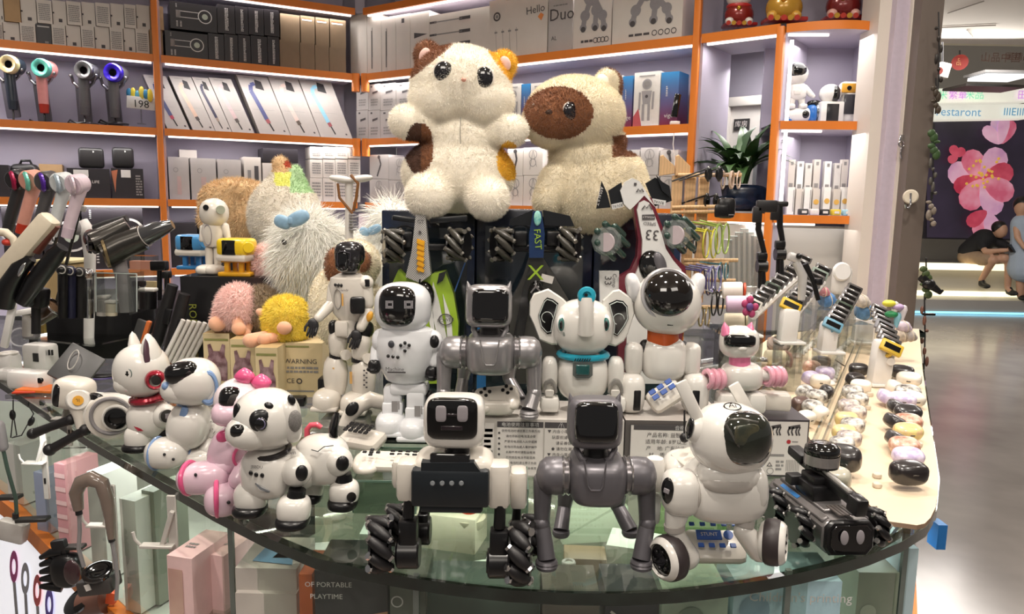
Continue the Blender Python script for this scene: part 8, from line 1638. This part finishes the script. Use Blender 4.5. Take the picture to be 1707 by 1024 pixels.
# things hanging on the taupe panel edge
for i,(y,h,c,lb) in enumerate(((30,120,'#2a2420','long dark braided string at the top of the taupe panel edge'),(140,50,'#4a3f34','dark brown charm on the taupe panel edge'),(215,50,'#3f5a34','green leafy charm on the taupe panel edge'),(262,70,'#5a5650','beaded grey charm cluster on the taupe panel edge'),(330,50,'#8f8378','pale strap on the taupe panel edge'),(440,60,'#4a5a34','green and black clip on the lower panel edge'),(500,120,'#7a5244','long brown strap at the bottom of the panel edge'))):
    x=1566-(y*.042)+(-4 if y>400 else 0)
    t=T('hanging_charm',lb,'charm',x,y,Y=3.0);add(t,'string',BM,lambda g:g.tube([(x,y-10,0),(x+1,y+h*.5,0),(x-1,y+h,0)],1.2,6))
    add(t,'bead',mc(c,.4,var=.3,scale=60),lambda g:[g.e((x+(k%3-1)*4,y+h*(k+1)/7,-2),(3+i%3*2,3,3+(k+i)%4*2),n=10) for k in range(6)])
t=Q('mirror_arm','black jointed clamp arm sticking out beside the taupe panel','clamp',(1545,485),(3.0,),('arm',BS,lambda g:g.tube([(1536,462,0),(1552,476,0),(1568,488,0),(1572,484,0)],[7,7,4,2],10)),('joint',BS,lambda g:g.e((1548,474,-4),(11,8,9)),lambda g:g.box((1548,524,0),(20,8,4),b=1)))
# ================================================================ PEOPLE IN THE HALL
SKIN=M('skin','#c79b80',.5,var=.06);HAIR=M('hair_black','#1a1614',.5);BT=M('shirt_black','#1b1a1d',.8,var=.1);KH=M('shorts_khaki','#a0866c',.8,var=.1,scale=20);SH=M('shoe_black','#1a1a1c',.5)
t=T('person','seated person in a black shirt and khaki shorts bending over a phone','person',1678,492,Y=10.75)
def pm(x,y,d=0): return t.P(x,y,0)+Vector((0,d,0))
g=G();g.mat(SKIN)
hd=pm(1677,385,.12)
g.e(hd,(.085,.105,.115),n=20);g.limb(pm(1672,392,.2),pm(1664,402,.28),.055,.06);
g.limb(pm(1652,402,.28),pm(1648,420,.08),.055,.04);g.limb(pm(1648,420,.08),pm(1668,416,-.14),.042,.032);g.limb(pm(1684,404,.22),pm(1690,420,.0),.05,.04);g.limb(pm(1690,420,0),pm(1676,417,-.16),.04,.032)
g.limb(pm(1652,432,.38),pm(1670,430,-.05),.09,.07);g.limb(pm(1640,434,.38),pm(1655,434,.0),.09,.07)
g.limb(pm(1679,431,-.05),pm(1678,480,-.02),.065,.042);g.limb(pm(1670,431,-.03),pm(1679,431,-.05),.07,.066);g.limb(pm(1655,434,0),pm(1650,470,.2),.06,.042);g.limb(pm(1678,480,-.02),pm(1678,486,-.1),.042,.04)
V,Fc=fuse(g,.018,4);me=bpy.data.meshes.new('body');me.from_pydata(V.tolist(),[],Fc);me.materials.append(SKIN);me.polygons.foreach_set('use_smooth',[True]*len(Fc));o=bpy.data.objects.new('body',me);COL.objects.link(o);o.parent=t.root
def cloth(nm,m,*fs):
    g=G();g.mat(m)
    for f in fs: f(g)
    V,Fc=fuse(g,.02,4);me=bpy.data.meshes.new(nm);me.from_pydata(V.tolist(),[],Fc);me.materials.append(m);me.polygons.foreach_set('use_smooth',[True]*len(Fc));o=bpy.data.objects.new(nm,me);COL.objects.link(o);o.parent=t.root
cloth('shirt',BT,lambda g:g.limb(pm(1660,402,.28),pm(1646,422,.42),.17,.16),lambda g:g.limb(pm(1654,400,.26),pm(1650,412,.16),.09,.075),lambda g:g.limb(pm(1676,402,.24),pm(1686,412,.12),.085,.07))
cloth('shorts',KH,lambda g:g.limb(pm(1646,430,.42),pm(1668,430,.04),.125,.10),lambda g:g.limb(pm(1640,432,.42),pm(1652,433,.08),.125,.10))
cloth('hair',HAIR,lambda g:g.e(hd+Vector((-.01,.03,.045)),(.098,.11,.10)))
for x,d in((1679,-.06),(1650,.16)): cloth('shoe',SH,lambda g:g.e(pm(x,487 if x>1660 else 478,d-.04),(.05,.13,.045)),lambda g:g.e(pm(x,483 if x>1660 else 474,d+.02),(.05,.06,.06)))
g=G();g.mat(SCR).box(pm(1672,413,-.18),(.08,.02,.14),(-40,0,0),b=.006);o=g.obj('phone');tag(o,'dark phone held by the seated person in the hall','phone');o.location=t.o
t=T('person','person in a pale blue garment cut by the frame edge beside the seated one','person',1704,500,Y=10.6)
g=G();g.mat(SKIN);g.e(pm(1703,346,.0),(.09,.10,.12),n=18);g.limb(pm(1704,360,0),pm(1704,368,0),.05,.06);g.limb(pm(1694,372,0),pm(1688,395,-.1),.05,.04);g.limb(pm(1688,395,-.1),pm(1692,412,-.2),.04,.03);g.limb(pm(1700,440,0),pm(1700,492,0),.06,.045);g.limb(pm(1712,440,0),pm(1712,492,0),.06,.045);g.limb(pm(1702,372,0),pm(1704,440,0),.12,.11)
V,Fc=fuse(g,.018,4);me=bpy.data.meshes.new('body');me.from_pydata(V.tolist(),[],Fc);me.materials.append(SKIN);me.polygons.foreach_set('use_smooth',[True]*len(Fc));o=bpy.data.objects.new('body',me);COL.objects.link(o);o.parent=t.root
cloth('garment',M('garment_blue','#a9b6c6',.8),lambda g:g.limb(pm(1704,374,0),pm(1706,400,0),.15,.16),lambda g:g.limb(pm(1706,400,0),pm(1707,446,0),.16,.22));cloth('hair',HAIR,lambda g:g.e(pm(1705,341,.03),(.10,.12,.12)));cloth('shoe',SH,lambda g:g.e(pm(1702,496,-.05),(.05,.12,.045)))
Q('small_white_stool','white star cushion print on the platform wall','cushion',(1573,420),(11.05,),('star',WHITEM,lambda g:g.prism((1573,418,0),[(-5,-9),(0,-4),(5,-9),(4,-1),(9,3),(3,4),(0,10),(-3,4),(-9,3),(-4,-1)],4))) if 0 else None

# clear acrylic risers under goods that stand higher than the glass
def riser(lb,x0,x1,ya,Yn,dep,z1,z0=1.001,m=None):
    a=atY(x0,ya,Yn);b=atY(x1,ya,Yn);r=bpy.data.objects.new('acrylic_riser',None);COL.objects.link(r);r.location=((a.x+b.x)/2,Yn+dep/2,z0);tag(r,lb,'riser')
    g=G();g.mat(m or GCLR).box(Vector((0,0,(z1-z0)/2)),(b.x-a.x,dep,z1-z0-.001));g.obj('block',r)
riser('dark plinth box under the tan plush',380,450,470,2.46,.3,1.285,m=BM)
riser('lower dark plinth box under the round plush',452,530,470,2.34,.3,1.16,m=BM)
riser('clear acrylic block under the acrylic tubes',1205,1278,480,2.02,.42,atY(1240,478,2.2).z-.012)
riser('clear block under the tumblers and the berry ornament',1200,1262,540,1.60,.14,atY(1225,550,1.66).z)
riser('clear block under the blue foam ball',1362,1396,515,2.52,.12,atY(1378,512,2.6).z)
riser('clear block under the pale foam pouches',1422,1458,530,2.46,.12,atY(1440,534,2.56).z)
